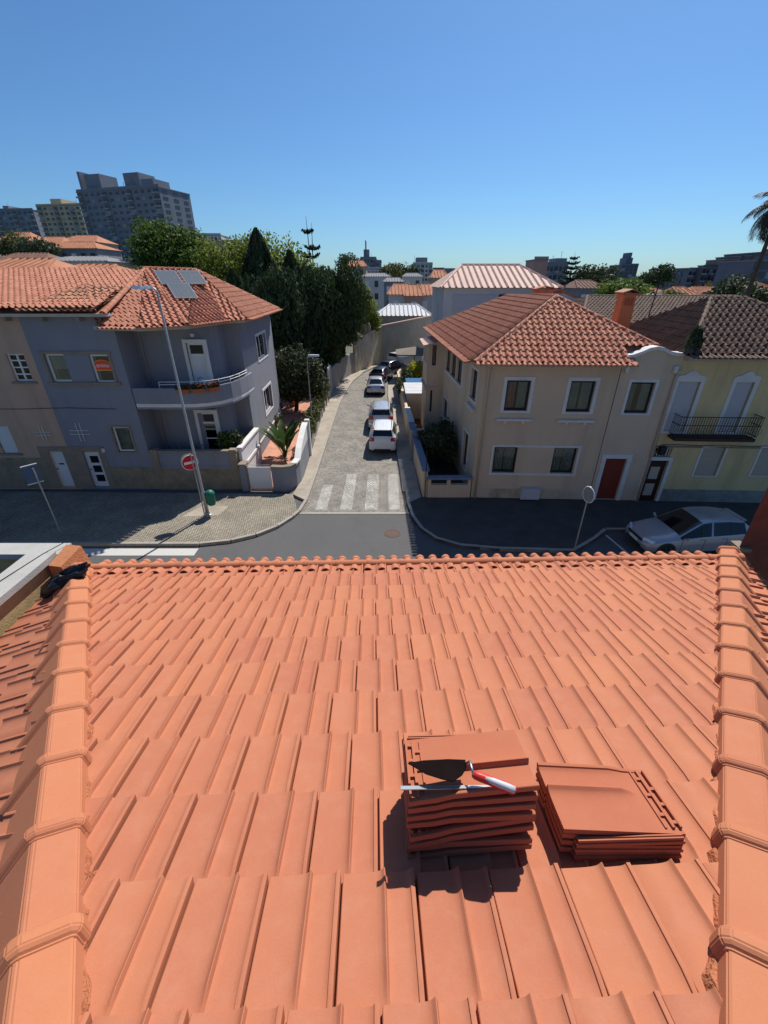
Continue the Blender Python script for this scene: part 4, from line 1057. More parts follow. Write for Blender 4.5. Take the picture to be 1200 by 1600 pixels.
# ------------------------------------------------------------ blue-grey house and its pink neighbour
XE = -11.75; XP = -15.72
FLf = Frame((-30, 20.0), (0, 20.0)); S = lambda x: x + 30
pink = thing('pink_house', 'pink rendered terraced house adjoining the blue-grey house', 'house', (-19, 20, 0))
blue = thing('blue_house', 'blue-grey corner house with curved balcony and solar panels on its roof', 'house', (-11, 21, 0))
zb = 8.25
pu = FLf.rect((7.5, 553), (52.5, 596)); plw = FLf.rect((-14, 666), (30, 708))
pd = FLf.rect((74, 705), (119, 761)); pd = (pd[0], pd[1], .14, pd[3])
bu = [FLf.rect((67.5, 553), (113.6, 597)), FLf.rect((137, 554), (181, 598))]; bl_ = FLf.rect((173.6, 667.5), (212, 706))
bd = FLf.rect((128, 706), (172.5, 760.5)); bd = (bd[0], bd[1], .14, bd[3])
# the door surrounds reach under the neighbour's upper floor, as the party line is not quite plumb
pw2 = (2.2, 3.6, pu[2], pu[3])
wall(pink, FLf, S(-28), S(XP), 0, zb, [pu, plw, pd, pw2] if pd[1] < S(XP) else [pu, plw, pw2], 'pink')
wall(blue, FLf, S(XP) + .005, S(XE), 0, zb, bu + [bl_, bd] + ([pd] if pd[0] > S(XP) else []), 'blue_grey')
window(pink, FLf, *pu, frame='white_frame', mull=1, trans=3, fw=.07, curtain=[(.05, .95)], sur=None)
window(pink, FLf, *pw2, frame='white_frame', mull=1, trans=3, fw=.07, curtain=[(.05, .95)])
window(pink, FLf, *plw, frame='stone_trim', fw=.05, blind=(1.0, 'white_panel'))
for q in (pu, plw):
    b = MB(); FLf.fbox(b, q[0] - .15, q[1] + .15, q[2] - .1, q[2], -.08, .02); b.build('sill', 'stone_trim', pink)
door(pink, FLf, pd, 'white_panel', knob=True)
b = MB(); c_ = (pd[0] + pd[1]) / 2; FLf.fbox(b, c_ - .12, c_ + .12, 1.35, 1.42, .10, .13); b.build('letter_slot', 'black_iron', pink)
for q in bu: window(blue, FLf, *q, frame='white_frame', fw=.085, sur=None, blind=None, curtain=[(0, .2)])
k_ = MB(); FLf.fbox(k_, bu[0][0] - .16, bu[1][1] + .16, bu[0][3], bu[0][3] + .12, -.05, .02); FLf.fbox(k_, bu[0][0] - .2, bu[1][1] + .25, bu[0][2] - .14, bu[0][2], -.09, .02)
FLf.fbox(k_, bu[0][0] - .12, bu[0][0], bu[0][2], bu[0][3], -.04, .02); FLf.fbox(k_, bu[1][1], bu[1][1] + .12, bu[0][2], bu[0][3], -.04, .02); k_.build('window_band', 'stone_trim', blue)
for a_, c_ in ((S(-28) + .2, S(XP) - .2), (S(XP) + .2, S(XE) - 1.6), (S(XE) - 1.55, S(XE) - .1)):
    for z0, z1 in ((.15, 4.3), (4.4, 8.1)): room(blue if a_ > S(XP) else pink, FLf, a_, c_, z0, z1, 1.1)
wl = window(blue, FLf, *bl_, frame='white_frame', fw=.075, trans=0, blind=None, curtain=[(0, 1)], sur='stone_trim', surw=.1)
b = MB(); FLf.fbox(b, bu[0][0] + .08, bu[0][1] - .08, bu[0][2] + .55, bu[0][3] - .08, .17, .18); b.build('window_blind', 'curtain', blue)
door(blue, FLf, bd, 'white_panel', panels=3, pm='glass_dark', knob=True, pw=.5)
# red and orange agency poster behind the upper window: seen from outside, its letters
q = bu[1]; cx, cz = (q[0] + q[1]) / 2, q[2] + (q[3] - q[2]) * .60; ww = (q[1] - q[0]) * .44
post = thing('window_poster', 'red and orange poster with white letters in the upper blue-house window', 'poster', FLf.p(cx, cz, .16))
b = MB(); n = 20
b.extr([FLf.p(cx + ww * math.cos(t), cz + max(-.16, .24 * math.sin(t)) if math.sin(t) > 0 else cz - .18 * min(1, abs(math.sin(t)) * 4), .132) for t in [2 * math.pi * i / n for i in range(n)]], Vector((0, .004, 0))); b.build('poster_sheet', 'poster_red', post, fix=True)
b = MB(); FLf.fbox(b, cx - ww * .95, cx + ww * .95, cz - .235, cz - .17, .126, .131); b.build('poster_band', 'poster_orange', post)
b = MB(); b.tube([FLf.p(cx + ww * math.cos(t), cz + .24 * math.sin(t), .129) for t in [math.pi * (.06 + .88 * i / 14) for i in range(15)]], .022, 5); b.build('poster_band', 'poster_orange', post)
cu = bpy.data.curves.new('poster_lettering', 'FONT'); cu.body = 'enino'; cu.size = .27; cu.align_x = 'CENTER'; cu.extrude = .001
tx = bpy.data.objects.new('poster_lettering', cu); C.objects.link(tx); dg = bpy.context.evaluated_depsgraph_get(); me = bpy.data.meshes.new_from_object(tx.evaluated_get(dg)); bpy.data.objects.remove(tx)
me.materials.append(MATS['sign_white']); lo = put('poster_lettering', me, post, mtx=Matrix.Translation(FLf.p(cx, cz - .08, .126)) @ Matrix.Rotation(math.pi / 2, 4, 'X'))
# stone frames round the two doors, plinth, grilles
b = MB(); z1 = pd[3] + .25
xs_ = [pd[0] - .42, pd[0], pd[1], bd[0], bd[1], bd[1] + .3]
for a, c in ((xs_[0], xs_[1]), (xs_[2], xs_[3]), (xs_[4], xs_[5])): FLf.fbox(b, a, c, .1, pd[3], -.035, 0)
FLf.fbox(b, xs_[0], xs_[5], pd[3], z1, -.04, 0); b.build('door_surround', 'stone_trim', blue)
b = MB(); FLf.fbox(b, S(-28), xs_[0] - .005, .1, 1.75, -.03, 0); b.build('plinth', 'stone', pink)
b = MB(); FLf.fbox(b, xs_[5] + .005, S(XE), .1, 1.25, -.03, 0); b.build('plinth', 'stone', blue)
def grille(parent, u, v, r, m, roundel):
    a, z = FLf.uv(u, v)
    if roundel:
        b = MB(); b.lathe([(r, -.01), (r, .02), (0, .02)], 20, FLf.p(a, z, .012), 'y'); vo = b.build('vent_opening', 'stone_trim', parent)
    else:
        b = MB(); b.lathe([(r * .72, -.01), (r * .72, .02), (0, .02)], 20, FLf.p(a, z, .012), 'y'); vo = b.build('vent_opening', 'dark_frame', parent)
    b = MB()
    for k in (-1, 1):
        FLf.fbox(b, a - r * 1.1, a + r * 1.1, z + k * r * .22 - .014, z + k * r * .22 + .014, -.07, -.045); FLf.fbox(b, a + k * r * .22 - .014, a + k * r * .22 + .014, z - r * 1.1, z + r * 1.1, -.044, -.02)
    b.build('vent_grille', m, vo)
grille(pink, 67.5, 677, .36, 'white_trim', True); grille(blue, 125.6, 675, .42, 'white_trim', False)
a, z = FLf.uv(163, 703); b = MB(); FLf.fbox(b, a - .07, a + .07, z - .1, z + .1, -.14, 0); b.build('wall_lamp', 'white_trim', blue, bevel=.03)
b = MB(); FLf.fbox(b, S(-28), S(XE) - .02, zb - .02, zb + .10, -.42, .1); b.build('eaves_board', 'gutter', blue)
for x in [-27 + i * 1.55 for i in range(10)]:
    b = MB(); FLf.fbox(b, S(x), S(x) + .14, zb - .2, zb - .02, -.34, 0); b.build('eaves_bracket', 'stone_trim', blue if x > XP else pink)
b = MB(); b.tube([FLf.p(S(-27) + i * 1.1, 4.25 + .03 * math.sin(i * 1.3), -.04) for i in range(14)], .012, 5); b.build('facade_cable', 'black_iron', blue)
# recessed corner: curved wall, balcony, wing
cpts = [(XE, 20.0), (XE, 21.5), (-9.6, 21.5), (-8.75, 21.95), (-8.3, 22.8), (-8.25, 23.6), (-7.45, 23.6), (-7.75, 31.4)]
FRc = Frame(cpts[1], cpts[2]); FWg = Frame((-7.45, 23.6), (-7.75, 31.4))
zt = 7.85
du = FRc.rect((290, 536), (330, 603)); du = (du[0], du[1], 4.62, du[3]); dl = FRc.rect((308, 645), (345, 700)); dl = (dl[0], min(dl[1], dl[0] + 1.05), 1.2, dl[3])
du = (du[0], min(du[1], du[0] + 1.05), du[2], du[3])
wall(blue, FRc, 0, FRc.len, 0, zt, [du, dl], 'blue_grey')
for a, c in ((0, 1), (2, 3), (3, 4), (4, 5), (5, 6)):
    f_ = Frame(cpts[a], cpts[c]) if a else Frame(cpts[0], cpts[1])
    f_ = Frame(cpts[a], cpts[c]); b = MB(); f_.fbox(b, .302 if a == 0 else 0, f_.len + (.2 if a == 0 else 0), 0, zt if a else zb, 0, .25); b.build('wall', 'blue_grey', blue)
w1 = (FWg.uv(401, 540)[0], FWg.uv(416, 540)[0], FWg.uv(410, 560)[1], FWg.uv(407, 522)[1]); w2_ = (FWg.uv(412, 620)[0], FWg.uv(425, 620)[0], FWg.uv(418, 646)[1], FWg.uv(417, 605)[1])
wall(blue, FWg, 0, FWg.len, 0, zt, [w1, w2_], 'blue_grey')
for q in (w1, w2_): window(blue, FWg, *q, frame='white_frame', sur='white_trim', surw=.14, mull=1, fw=.08, curtain=[(.3, .5), (.7, .9)])
b = MB(); FWg.fbox(b, 0, FWg.len, .9, 1.02, -.04, 0); b.build('string_course', 'white_trim', blue)
b = MB(); b.prism([(-7.75, 31.4), (-7.75, 31.7), (-20, 31.7), (-20, 31.4)], 0, zt); b.build('wall', 'blue_grey', blue, fix=True)
for q, nm in ((du, 'balcony_door'), (dl, 'terrace_door')):
    b = MB(); frame_bars(b, FRc, q[0], q[1], q[2], q[3], .1, .1, .17); zt2 = q[3] - .55; FRc.fbox(b, q[0] + .1, q[1] - .1, zt2 - .05, zt2 + .05, .1, .17)
    if nm == 'terrace_door': FRc.fbox(b, q[0] + .1, q[1] - .1, q[2] + 1.0, q[2] + 1.06, .1, .17)
    d_ = b.build('door', 'white_frame', blue)
    b = MB(); FRc.fbox(b, q[0] + .1, q[1] - .1, zt2 + .05, q[3] - .1, .13, .14); b.build('transom_pane', 'glass_dark', d_)
    b = MB(); FRc.fbox(b, q[0] + .1, q[1] - .1, q[2] + .1, zt2 - .05, .125, .14); b.build('door_leaf' if nm == 'balcony_door' else 'pane', 'white_panel' if nm == 'balcony_door' else 'glass_dark', d_)
    b = MB(); w_ = .16; FRc.fbox(b, q[0] - w_, q[0], q[2], q[3] + w_, -.04, .05); FRc.fbox(b, q[1], q[1] + w_, q[2], q[3] + w_, -.04, .05); FRc.fbox(b, q[0], q[1], q[3], q[3] + w_, -.04, .05); b.build('door_surround', 'white_trim', d_)
b = MB(); FRc.fbox(b, (du[0] + du[1]) / 2 - .08, (du[0] + du[1]) / 2 + .08, du[3] + .28, du[3] + .42, -.12, 0); b.build('wall_lamp', 'white_trim', blue, bevel=.02)
for s_ in (.15,): pipe(blue, FRc, s_ + .1, .2, zt - .1, 'pipe_grey', .045)
fq = Frame(cpts[4], cpts[5]); b = MB(); b.tube([(-8.36, 23.35, 1.0), (-8.36, 23.35, zt - .1)], .045, 8); b.build('downpipe', 'pipe_grey', blue, smooth=True)
# balcony slab, parapet, rail, flower boxes
bp = [(XE + .05, 20.02), (-10.4, 19.98), (-8.95, 20.0), (-8.35, 20.2), (-7.85, 20.6), (-7.5, 21.2), (-7.3, 22.0), (-7.2, 23.0), (-7.18, 23.9)]
back = [(-7.46, 23.9), (-8.24, 23.58), (-8.29, 22.8), (-8.74, 21.93), (-9.6, 21.48), (XE + .05, 21.48)]
b = MB(); b.prism(bp + back, 4.30, 4.46); bs = b.build('balcony', 'white_trim', blue, fix=True)
b = MB(); b.prism([(p[0], p[1], 0) for p in bp + back], 4.20, 4.298); b.build('balcony_soffit', 'blue_grey', bs, fix=True)
b = MB(); b.strip([(x, y, 4.462) for x, y in bp], [(.02, 0), (.02, .72), (-.12, .72), (-.12, 0)]); b.build('balcony_parapet', 'blue_grey', bs, fix=True)
b = MB()
for z in (5.34, 5.46): b.tube([(p[0], p[1] + .06, z) for p in bp[1:8]], .018, 6)
for p in bp[1:8]: b.tube([(p[0], p[1] + .06, 5.17), (p[0], p[1] + .06, 5.46)], .015, 6)
b.build('balcony_rail', 'white_frame', bs, smooth=True)
# fretwork screens behind the balcony parapet and on the terrace
def fret(parent, pts, z0, z1, m):
    b = MB(); r = (z1 - z0) / 4
    for A, B in zip(pts, pts[1:]):
        A, B = Vector((*A, 0)), Vector((*B, 0)); d = (B - A); n = max(1, round(d.length / (2 * r))); d.normalize()
        for i in range(n):
            for j in range(2):
                c = A + d * (i + .5) * (B - A).length / n + Vector((0, 0, z0 + r + 2 * r * j)); o_ = Vector((d.y, -d.x, 0)) * .02
                pts2 = [c + d * r * .92 * math.cos(t) + Vector((0, 0, r * .92 * math.sin(t))) for t in [k * math.pi / 4 for k in range(9)]]
                b.tube(pts2, .022, 4, False)
    b.build('fretwork', m, parent)
fret(blue, [(XE + .3, 21.38), (-10.2, 21.38)], 4.6, 5.35, 'pipe_grey'); fret(blue, [(-9.2, 21.45), (-8.62, 21.95), (-8.2, 22.9), (-8.1, 23.5), (-7.5, 23.5)], 4.6, 5.4, 'pipe_grey')
# terrace: stone base, parapet, side wall
b = MB(); b.prism([(XE + .003, 19.99), (-7.28, 19.99), (-7.28, 23.59), (-8.2, 23.59), (-8.7, 21.9), (-9.6, 21.49), (XE + .003, 21.49)], -.05, 1.18); ter = b.build('terrace', 'stone', blue, fix=True)
b = MB(); b.box(XE + .01, -7.4, 19.95, 20.2, 1.184, 1.32); b.box(XE + .01, -7.4, 19.98, 20.14, 1.322, 2.05); b.build('terrace_parapet', 'blue_grey', ter)
b = MB(); b.box(XE + .0, -7.35, 19.93, 20.2, 2.055, 2.14); b.build('coping', 'stone_trim', ter)
for x in (XE + .1, -7.72):
    b = MB(); b.box(x, x + .34, 19.90, 20.24, 1.19, 2.2); b.build('terrace_pillar', 'stone_trim', ter)
b = MB(); b.box(-7.36, -7.2, 20.25, 23.55, .05, 2.1); b.build('terrace_side_wall', 'white_panel', ter)
b = MB(); b.box(-7.42, -7.14, 20.25, 23.55, 2.104, 2.2); b.box(-7.195, -7.14, 20.25, 23.55, 1.15, 1.28); b.build('coping', 'white_trim', ter)
fret(blue, [(XE + .3, 21.2), (-9.3, 21.2)], 1.3, 2.05, 'pipe_grey')
# roof of the corner part: polygonal bay eave rising to a short ridge
E = [gp(u, v, 7.87) for u, v in ((196, 507), (255, 511), (312, 507))] + [Vector((-7.75, 22.9, 7.87)), Vector((-6.95, 23.3, 7.87)), Vector((-7.2, 31.9, 7.87))]
E[2] = Vector((-8.6, 20.2, 7.87)); E[1] = Vector((-10.2, 19.25, 7.87)); E[0] = Vector((-11.95, 19.55, 7.87))
RA = Vector((-12.3, 25.2, 10.1)); RB = Vector((-10.2, 26.4, 10.05)); EBk = Vector((-14.5, 31.9, 7.87)); Elf = Vector((-16.6, 25.0, 8.3))
br_ = TiledRoof(blue, 'clay_house', .28, .46, .38, .095)
Efl = Vector((-12.4, 19.9, 8.0))
br_.facet([E[0], E[1], RA]); br_.facet([E[1], E[2], RA]); br_.facet([E[2], E[3], RB], ); br_.facet([E[2], RB, RA], True); br_.facet([E[3], E[4], RB]); br_.facet([E[4], E[5], RB]); br_.facet([E[5], EBk, RB]); br_.facet([EBk, RA, RB], True)
br_.facet([Efl, E[0], RA], True)
# front part along the street and the pink house behind it
G1 = Vector((-30, 19.6, zb + .1)); G2 = Vector((-12.0, 19.6, zb + .1)); GR1 = Vector((-30, 26.2, 9.88)); GR2 = Vector((-15.6, 26.2, 9.88)); GB1 = Vector((-30, 33, 8.2)); GB2 = Vector((-12.3, 33, 8.2))
br_.facet([G1, G2, RA, GR2, GR1]); br_.facet([GB2, GB1, GR1, GR2])
bro = br_.finish(300)
for A, B in ((E[0], RA), (E[2], RA), (E[3], RB), (E[5], RB), (RA, RB), (GR1, GR2), (G2 + Vector((.2, 0, 0)), RA)): caps(bro, A, B, 'clay_house', .13)
for A, B in zip(E, E[1:]): eave_row(bro, A, B, (B - A).cross(Vector((0, 0, 1))), 'clay_house', drop=.12, back=.05, up=-.03)
# small hipped roof piece on the street side
sp = [py(80, 487, 19.6), py(186, 490, 19.6)]; ap = Vector((-13.6, 22.0, 9.35))
hp = TiledRoof(blue, 'clay_old', .27, .46, .38, .065); A_, B_ = Vector((-15.3, 19.5, zb + .2)), Vector((-12.1, 19.5, zb + .2)); hp.facet([A_, B_, ap]); hp.facet([B_, Vector((-12.1, 22.6, 9.3)), ap]); hp.facet([Vector((-15.3, 22.6, 9.0)), A_, ap]); ho = hp.finish(120); caps(ho, A_, ap, 'clay_house', .12); caps(ho, B_, ap, 'clay_house', .12)
b = MB(); cn = [(p.x, p.y) for p in E]; wl_ = [(XE, 20.2), (-9.9, 20.4), (-8.3, 21.3), (-7.6, 23.2), (-7.45, 23.6), (-7.75, 31.4)]
b.prism([(p.x * .98 - .2 + .0, p.y + .1) for p in E] + [(-13, 31.6), (-13, 20.2)], zt - .16, zt - .002); b.build('eaves_soffit', 'gutter', blue, fix=True)
# solar panels lying on the roof slope
def on_plane(P, u, v, h=.12):
    n = (P[1] - P[0]).cross(P[2] - P[0]).normalized(); n = n if n.z > 0 else -n; r = ray(u, v); o = P[0] + n * h - Vector((0, 0, H)); t = o.dot(n) / r.dot(n); return r * t + Vector((0, 0, H)), n
PLN = [E[2], RB, RA]
for i, (q, lab) in enumerate(((((238, 424), (263, 424), (290, 444), (263, 444)), 'solar panel on the blue-house roof, uppermost beside the ridge apex'), (((279, 425), (304, 425), (321, 442), (300, 443)), 'solar panel set apart, towards the wing end of the blue-house ridge'), (((258, 445), (284, 445), (310, 463), (287, 466)), 'solar panel on the blue-house roof, lowest of the three'))):
    n = (PLN[1] - PLN[0]).cross(PLN[2] - PLN[0]).normalized(); n = n if n.z > 0 else -n
    dnn = (Vector((0, 0, -1)) + n * n.z).normalized(); xx = dnn.cross(n)
    cxy = [on_plane(PLN, *p)[0] for p in q]; c_ = sum(cxy, Vector()) / 4
    w_, l_ = 1.02, 1.75
    pn = thing('solar_panel', lab, 'solar panel', c_, 'solar panels on the blue-house roof')
    M = basis(xx, dnn, n, c_)
    def lb(x0, x1, y0, y1, z0, z1):
        b = MB(); b.box(x0, x1, y0, y1, z0, z1); b.v = [tuple(M @ Vector(p)) for p in b.v]; return b
    lb(-w_ / 2, w_ / 2, -l_ / 2, l_ / 2, .0, .035).build('panel_frame', 'alu', pn)
    for a in range(4):
        for c in range(6): lb(-w_ / 2 + .03 + a * .242, -w_ / 2 + .03 + a * .242 + .232, -l_ / 2 + .03 + c * .283, -l_ / 2 + .03 + c * .283 + .272, .036, .039).build('cell', 'solar_cell', pn)
    for sx in (-.4, .35): lb(sx, sx + .05, -l_ / 2, l_ / 2, -.12, -.001).build('rail', 'galv', pn)
# ------------------------------------------------------------ neighbours of our own roof
nb = thing('parapet_wall', 'ochre party wall with pale stone coping beside the clay roof', 'wall', (-4.0, 3, 0))
zc_ = 6.72
b = MB(); b.box(-4.13, -3.92, -3, 4.15, 0, zc_); b.build('wall', 'ochre_wall', nb)
for i in range(8):
    y0 = -3 + i * .89375; b = MB(); b.box(-4.17, -3.86, y0 + .003, y0 + .891, zc_ + .002, zc_ + .075 + random.uniform(-.002, .002)); b.build('coping_slab', 'coping_grey', nb)
b = MB(); b.hexa([(-3.91, 3.98, 6.0), (-3.56, 3.98, 6.0), (-3.52, 4.30, 6.0), (-3.91, 4.30, 6.0), (-3.855, 3.98, zc_ + .0), (-3.72, 3.98, zc_ - .02), (-3.66, 4.30, zc_ + .06), (-3.83, 4.30, zc_ + .08)]); b.build('end_block', 'ochre_raw', nb, fix=True)
b = MB(); b.tube([(-4.12, 2.9, zc_ + .079), (-4.06, 3.6, zc_ + .083), (-3.97, 4.1, zc_ + .08), (-3.86, 4.36, zc_ + .09)], .005, 5); b.build('cable', 'black_iron', nb)
nt_ = thing('terrace_parapet', 'pale stone-capped front parapet of the flat terrace next door', 'wall', (-7, 4.9, 0))
b = MB(); b.box(-14, -3.9, 4.19, 4.37, 0, zc_ - .04); b.build('wall', 'ochre_wall', nt_)
for i in range(9):
    x0 = -14 + i * 1.128; b = MB(); b.box(x0 + .003, x0 + 1.125, 4.155, 4.40, zc_ - .037, zc_ + .035); b.build('coping_slab', 'coping_grey', nt_)
b = MB(); b.box(-14, -4.14, -3, 4.18, 5.2, 6.25); b.build('terrace_floor', 'terrace_floor', nt_)
ox = thing('chimney_wall', 'dark oxide-red rendered wall standing behind the roof edge', 'wall', (6, 4.6, 0))
cx_ = py(1143, 880, 4.75)
b = MB(); b.prism([(cx_.x, 4.75), (cx_.x + 4, 4.4), (cx_.x + 4, 5.3), (cx_.x + .75, 5.3)], 0, 8.6); b.build('wall', 'oxide_wall', ox, fix=True)
b = MB(); b.prism([(cx_.x - .03, 4.70), (cx_.x + .12, 4.68), (cx_.x + .12, 4.9), (cx_.x - .01, 4.9)], cx_.z + .22, cx_.z + .27); b.build('ledge', 'stone_trim', ox, fix=True)

# ------------------------------------------------------------ garden wall, gate, patio on the blue house's side
gw = thing('garden_wall', 'blue-grey curved garden wall with white coping at the street corner', 'wall', (-4.6, 20, 0))
path = [(-5.7, 19.78), (-5.1, 19.72), (-4.72, 19.86), (-4.52, 20.2), (-4.42, 20.8), (-4.5, 22.5), (-4.56, 24.5)]
b = MB(); b.strip([(p[0], p[1], 0) for p in path], [(0, -.05), (0, 1.3), (-.2, 1.3), (-.2, -.05)]); b.build('wall', 'blue_grey', gw, fix=True)
b = MB(); b.strip([(p[0], p[1], 0) for p in path[:4]], [(.04, 1.303), (.04, 1.38), (-.24, 1.38), (-.24, 1.303)]); b.build('coping', 'stone_trim', gw, fix=True)
b = MB(); pts = [(-4.52, 20.2, 1.3), (-4.42, 20.8, 1.32), (-4.47, 21.6, 1.62), (-4.5, 22.5, 1.85), (-4.54, 23.8, 2.1), (-4.56, 24.5, 2.15)]
b.strip(pts, [(.06, .004), (.06, .09), (-.27, .09), (-.27, .004)]); b.build('coping', 'white_trim', gw, fix=True)
b = MB()
for (p, q) in zip(pts, pts[1:]):
    b.hexa([(p[0], p[1], 1.29), (q[0], q[1], 1.29), (q[0] - .2, q[1], 1.29), (p[0] - .2, p[1], 1.29), (p[0], p[1], p[2]), (q[0], q[1], q[2]), (q[0] - .2, q[1], q[2]), (p[0] - .2, p[1], p[2])])
b.build('wall', 'white_panel', gw, fix=True)
b = MB(); b.box(-4.72, -4.44, 24.52, 24.8, 0, 2.35); b.build('pillar', 'white_panel', gw, bevel=.02)
gw2 = thing('hedge_wall', 'low pale garden wall under the climbing hedge along the cobbled street', 'wall', (-4.8, 31, 0))
b = MB(); b.strip([(-4.58, 24.82, 0), (-4.72, 28, 0), (-4.86, 32, 0), (-5.0, 37, 0), (-4.98, 38.9, 0)], [(0, -.05), (0, 1.35), (-.2, 1.35), (-.2, -.05)]); b.build('wall', 'grey_wall', gw2, fix=True)
gt = thing('garden_gate', 'white sheet-metal garden gate between blue-grey wall ends', 'gate', (-6.3, 19.8, 0))
b = MB(); b.box(-6.88, -5.74, 19.80, 19.85, .15, 1.32); b.build('gate_leaf', 'white_panel', gt, bevel=.008)
b = MB(); b.box(-6.95, -6.885, 19.76, 19.88, .0, 1.42); b.build('gate_post', 'stone_trim', gt)
b = MB()
for i in range(9):
    x = -6.8 + i * .125; b.tube([(x + .06 * math.cos(t), 19.825, 1.40 + .06 * math.sin(t)) for t in [k * math.pi / 4 for k in range(9)]], .008, 4, False)
b.build('gate_scrolls', 'white_frame', gt)
gs = thing('gate_side_wall', 'short blue-grey wall between the terrace and the white gate', 'wall', (-7.1, 19.8, 0)); b = MB(); b.box(-7.27, -6.955, 19.72, 20.2, 0, 1.45); b.build('wall', 'blue_grey', gs); b = MB(); b.box(-7.3, -6.92, 19.69, 20.23, 1.453, 1.52); b.build('coping', 'stone_trim', gs)
b = MB(); b.prism([(-7.19, 19.95), (-4.68, 19.95), (-4.75, 24.8), (-4.95, 30), (-5.1, 38.8), (-9.5, 38.8), (-7.76, 31.5), (-7.46, 23.65), (-7.19, 23.6)], -.05, .16); o = b.build('patio', 'patio', fix=True); o['kind'] = 'structure'
b = MB(); b.prism([(-30, 31.8), (-7.8, 31.8), (-9.5, 38.8), (-5.1, 38.9), (-4.9, 44), (-4.4, 50), (-30, 62)], -.05, .12); o = b.build('garden_ground', 'earth', fix=True); o['kind'] = 'structure'
gp_ = thing('gate_frame', 'tall white gate frame standing in the hedge wall', 'gate', (-5, 39.5, 0))
for y in (39.1, 40.5):
    b = MB(); b.box(-5.08, -4.9, y, y + .14, 0, 2.6); b.build('post', 'white_trim', gp_, bevel=.01)
b = MB(); b.box(-5.06, -4.92, 39.1, 40.64, 2.604, 2.72); b.build('lintel', 'white_trim', gp_)
b = MB(); b.box(-5.02, -4.96, 39.25, 40.49, .1, 2.1); b.build('gate_leaf', 'pipe_grey', gp_)
dw = thing('old_wall', 'shaded grey boundary wall below the dark conifers', 'wall', (-4.7, 45, 0))
b = MB(); b.strip([(-4.95, 40.7, 0), (-4.6, 46.5, 0), (-3.6, 50.6, 0), (-3.35, 51.0, 0)], [(0, -.05), (0, 2.3), (-.25, 2.3), (-.25, -.05)]); b.build('wall', 'grey_wall', dw, fix=True)
bw = thing('beige_wall', 'tall stained beige wall closing the bend of the street', 'wall', (-1, 54, 0))
A, B = Vector((-3.3, 51.0, 0)), Vector((-.35, 58.6, 0)); hA, hB = 3.6, 4.3
b = MB(); n_ = Vector((.8, -.6, 0)) * .0; t_ = Vector((-.25, .19, 0)); b.hexa([A, B, B + t_, A + t_, A + Vector((0, 0, hA)), B + Vector((0, 0, hB)), B + t_ + Vector((0, 0, hB)), A + t_ + Vector((0, 0, hA))]); b.build('wall', 'beige_wall', bw, fix=True)
b = MB(); k_ = Vector((.06, -.05, 0)); b.hexa([A + k_ + Vector((0, 0, hA)), B + k_ + Vector((0, 0, hB)), B + t_ - k_ + Vector((0, 0, hB)), A + t_ - k_ + Vector((0, 0, hA)), A + k_ + Vector((0, 0, hA + .12)), B + k_ + Vector((0, 0, hB + .12)), B + t_ - k_ + Vector((0, 0, hB + .12)), A + t_ - k_ + Vector((0, 0, hA + .12))]); b.build('coping', 'roof_pink', bw, fix=True)
for f_ in (.36, .5):
    p = A.lerp(B, f_); z0 = hA + (hB - hA) * f_; b = MB(); b.lathe([(.3, z0 + .1), (.34, z0 + .5), (.32, z0 + .9), (.2, z0 + 1.15), (0, z0 + 1.2)], 12, (p.x - .1, p.y + .1, 0)); b.build('finial', 'stone_trim', bw, smooth=True)
b = MB(); p = A.lerp(B, .93); b.hexa([p + Vector((.02, -.02, 0)), B + Vector((.02, -.02, 0)), B + t_, p + t_, p + Vector((.02, -.02, 4.2)), B + Vector((.02, -.02, 4.4)), B + t_ + Vector((0, 0, 4.4)), p + t_ + Vector((0, 0, 4.2))]); b.build('pillar', 'ochre_wall', bw, fix=True)
gy_ = thing('grey_wall', 'plain grey rendered wall beyond the beige wall', 'wall', (5, 60, 0))
b = MB(); A, B = Vector((-.30, 58.75, 0)), Vector((14, 63.5, 0)); t_ = Vector((-.1, .25, 0)); b.hexa([A, B, B + t_, A + t_, A + Vector((0, 0, 4.4)), B + Vector((0, 0, 6.6)), B + t_ + Vector((0, 0, 6.6)), A + t_ + Vector((0, 0, 4.4))]); b.build('wall', 'grey_wall', gy_, fix=True)
b = MB(); k_ = Vector((.02, -.08, 0)); b.hexa([A + k_ + Vector((0, 0, 4.402)), B + k_ + Vector((0, 0, 6.602)), B + t_ - k_ + Vector((0, 0, 6.602)), A + t_ - k_ + Vector((0, 0, 4.402)), A + k_ + Vector((0, 0, 4.52)), B + k_ + Vector((0, 0, 6.72)), B + t_ - k_ + Vector((0, 0, 6.72)), A + t_ - k_ + Vector((0, 0, 4.52))]); b.build('coping', 'roof_pink', gy_, fix=True)

# ------------------------------------------------------------ garden of the cream house
rw = thing('garden_wall', 'cream garden wall with blue-grey coping along the cobbled street', 'wall', (1.8, 25, 0))
pth = [(1.92, 18.86), (1.74, 24.0), (1.55, 30.2), (1.42, 37.6), (1.3, 44.0), (2.1, 48.3)]
b = MB(); b.strip([(p[0], p[1], 0) for p in pth], [(.2, -.05), (.2, 1.5), (0, 1.5), (0, -.05)]); b.build('wall', 'cream', rw, fix=True)
b = MB(); b.strip([(pth[0][0], pth[0][1], 1.503), (1.74, 24.0, 1.503), (1.66, 26.6, 1.503)], [(.28, 0), (.28, .1), (-.08, .1), (-.08, 0)]); b.build('coping', 'coping_blue', rw, fix=True)
b = MB(); b.strip([(1.655, 26.65, 1.503), (1.55, 30.2, 1.503)], [(.3, 0), (.3, .12), (-.08, .12), (-.08, 0)]); b.build('coping', 'white_trim', rw, fix=True)
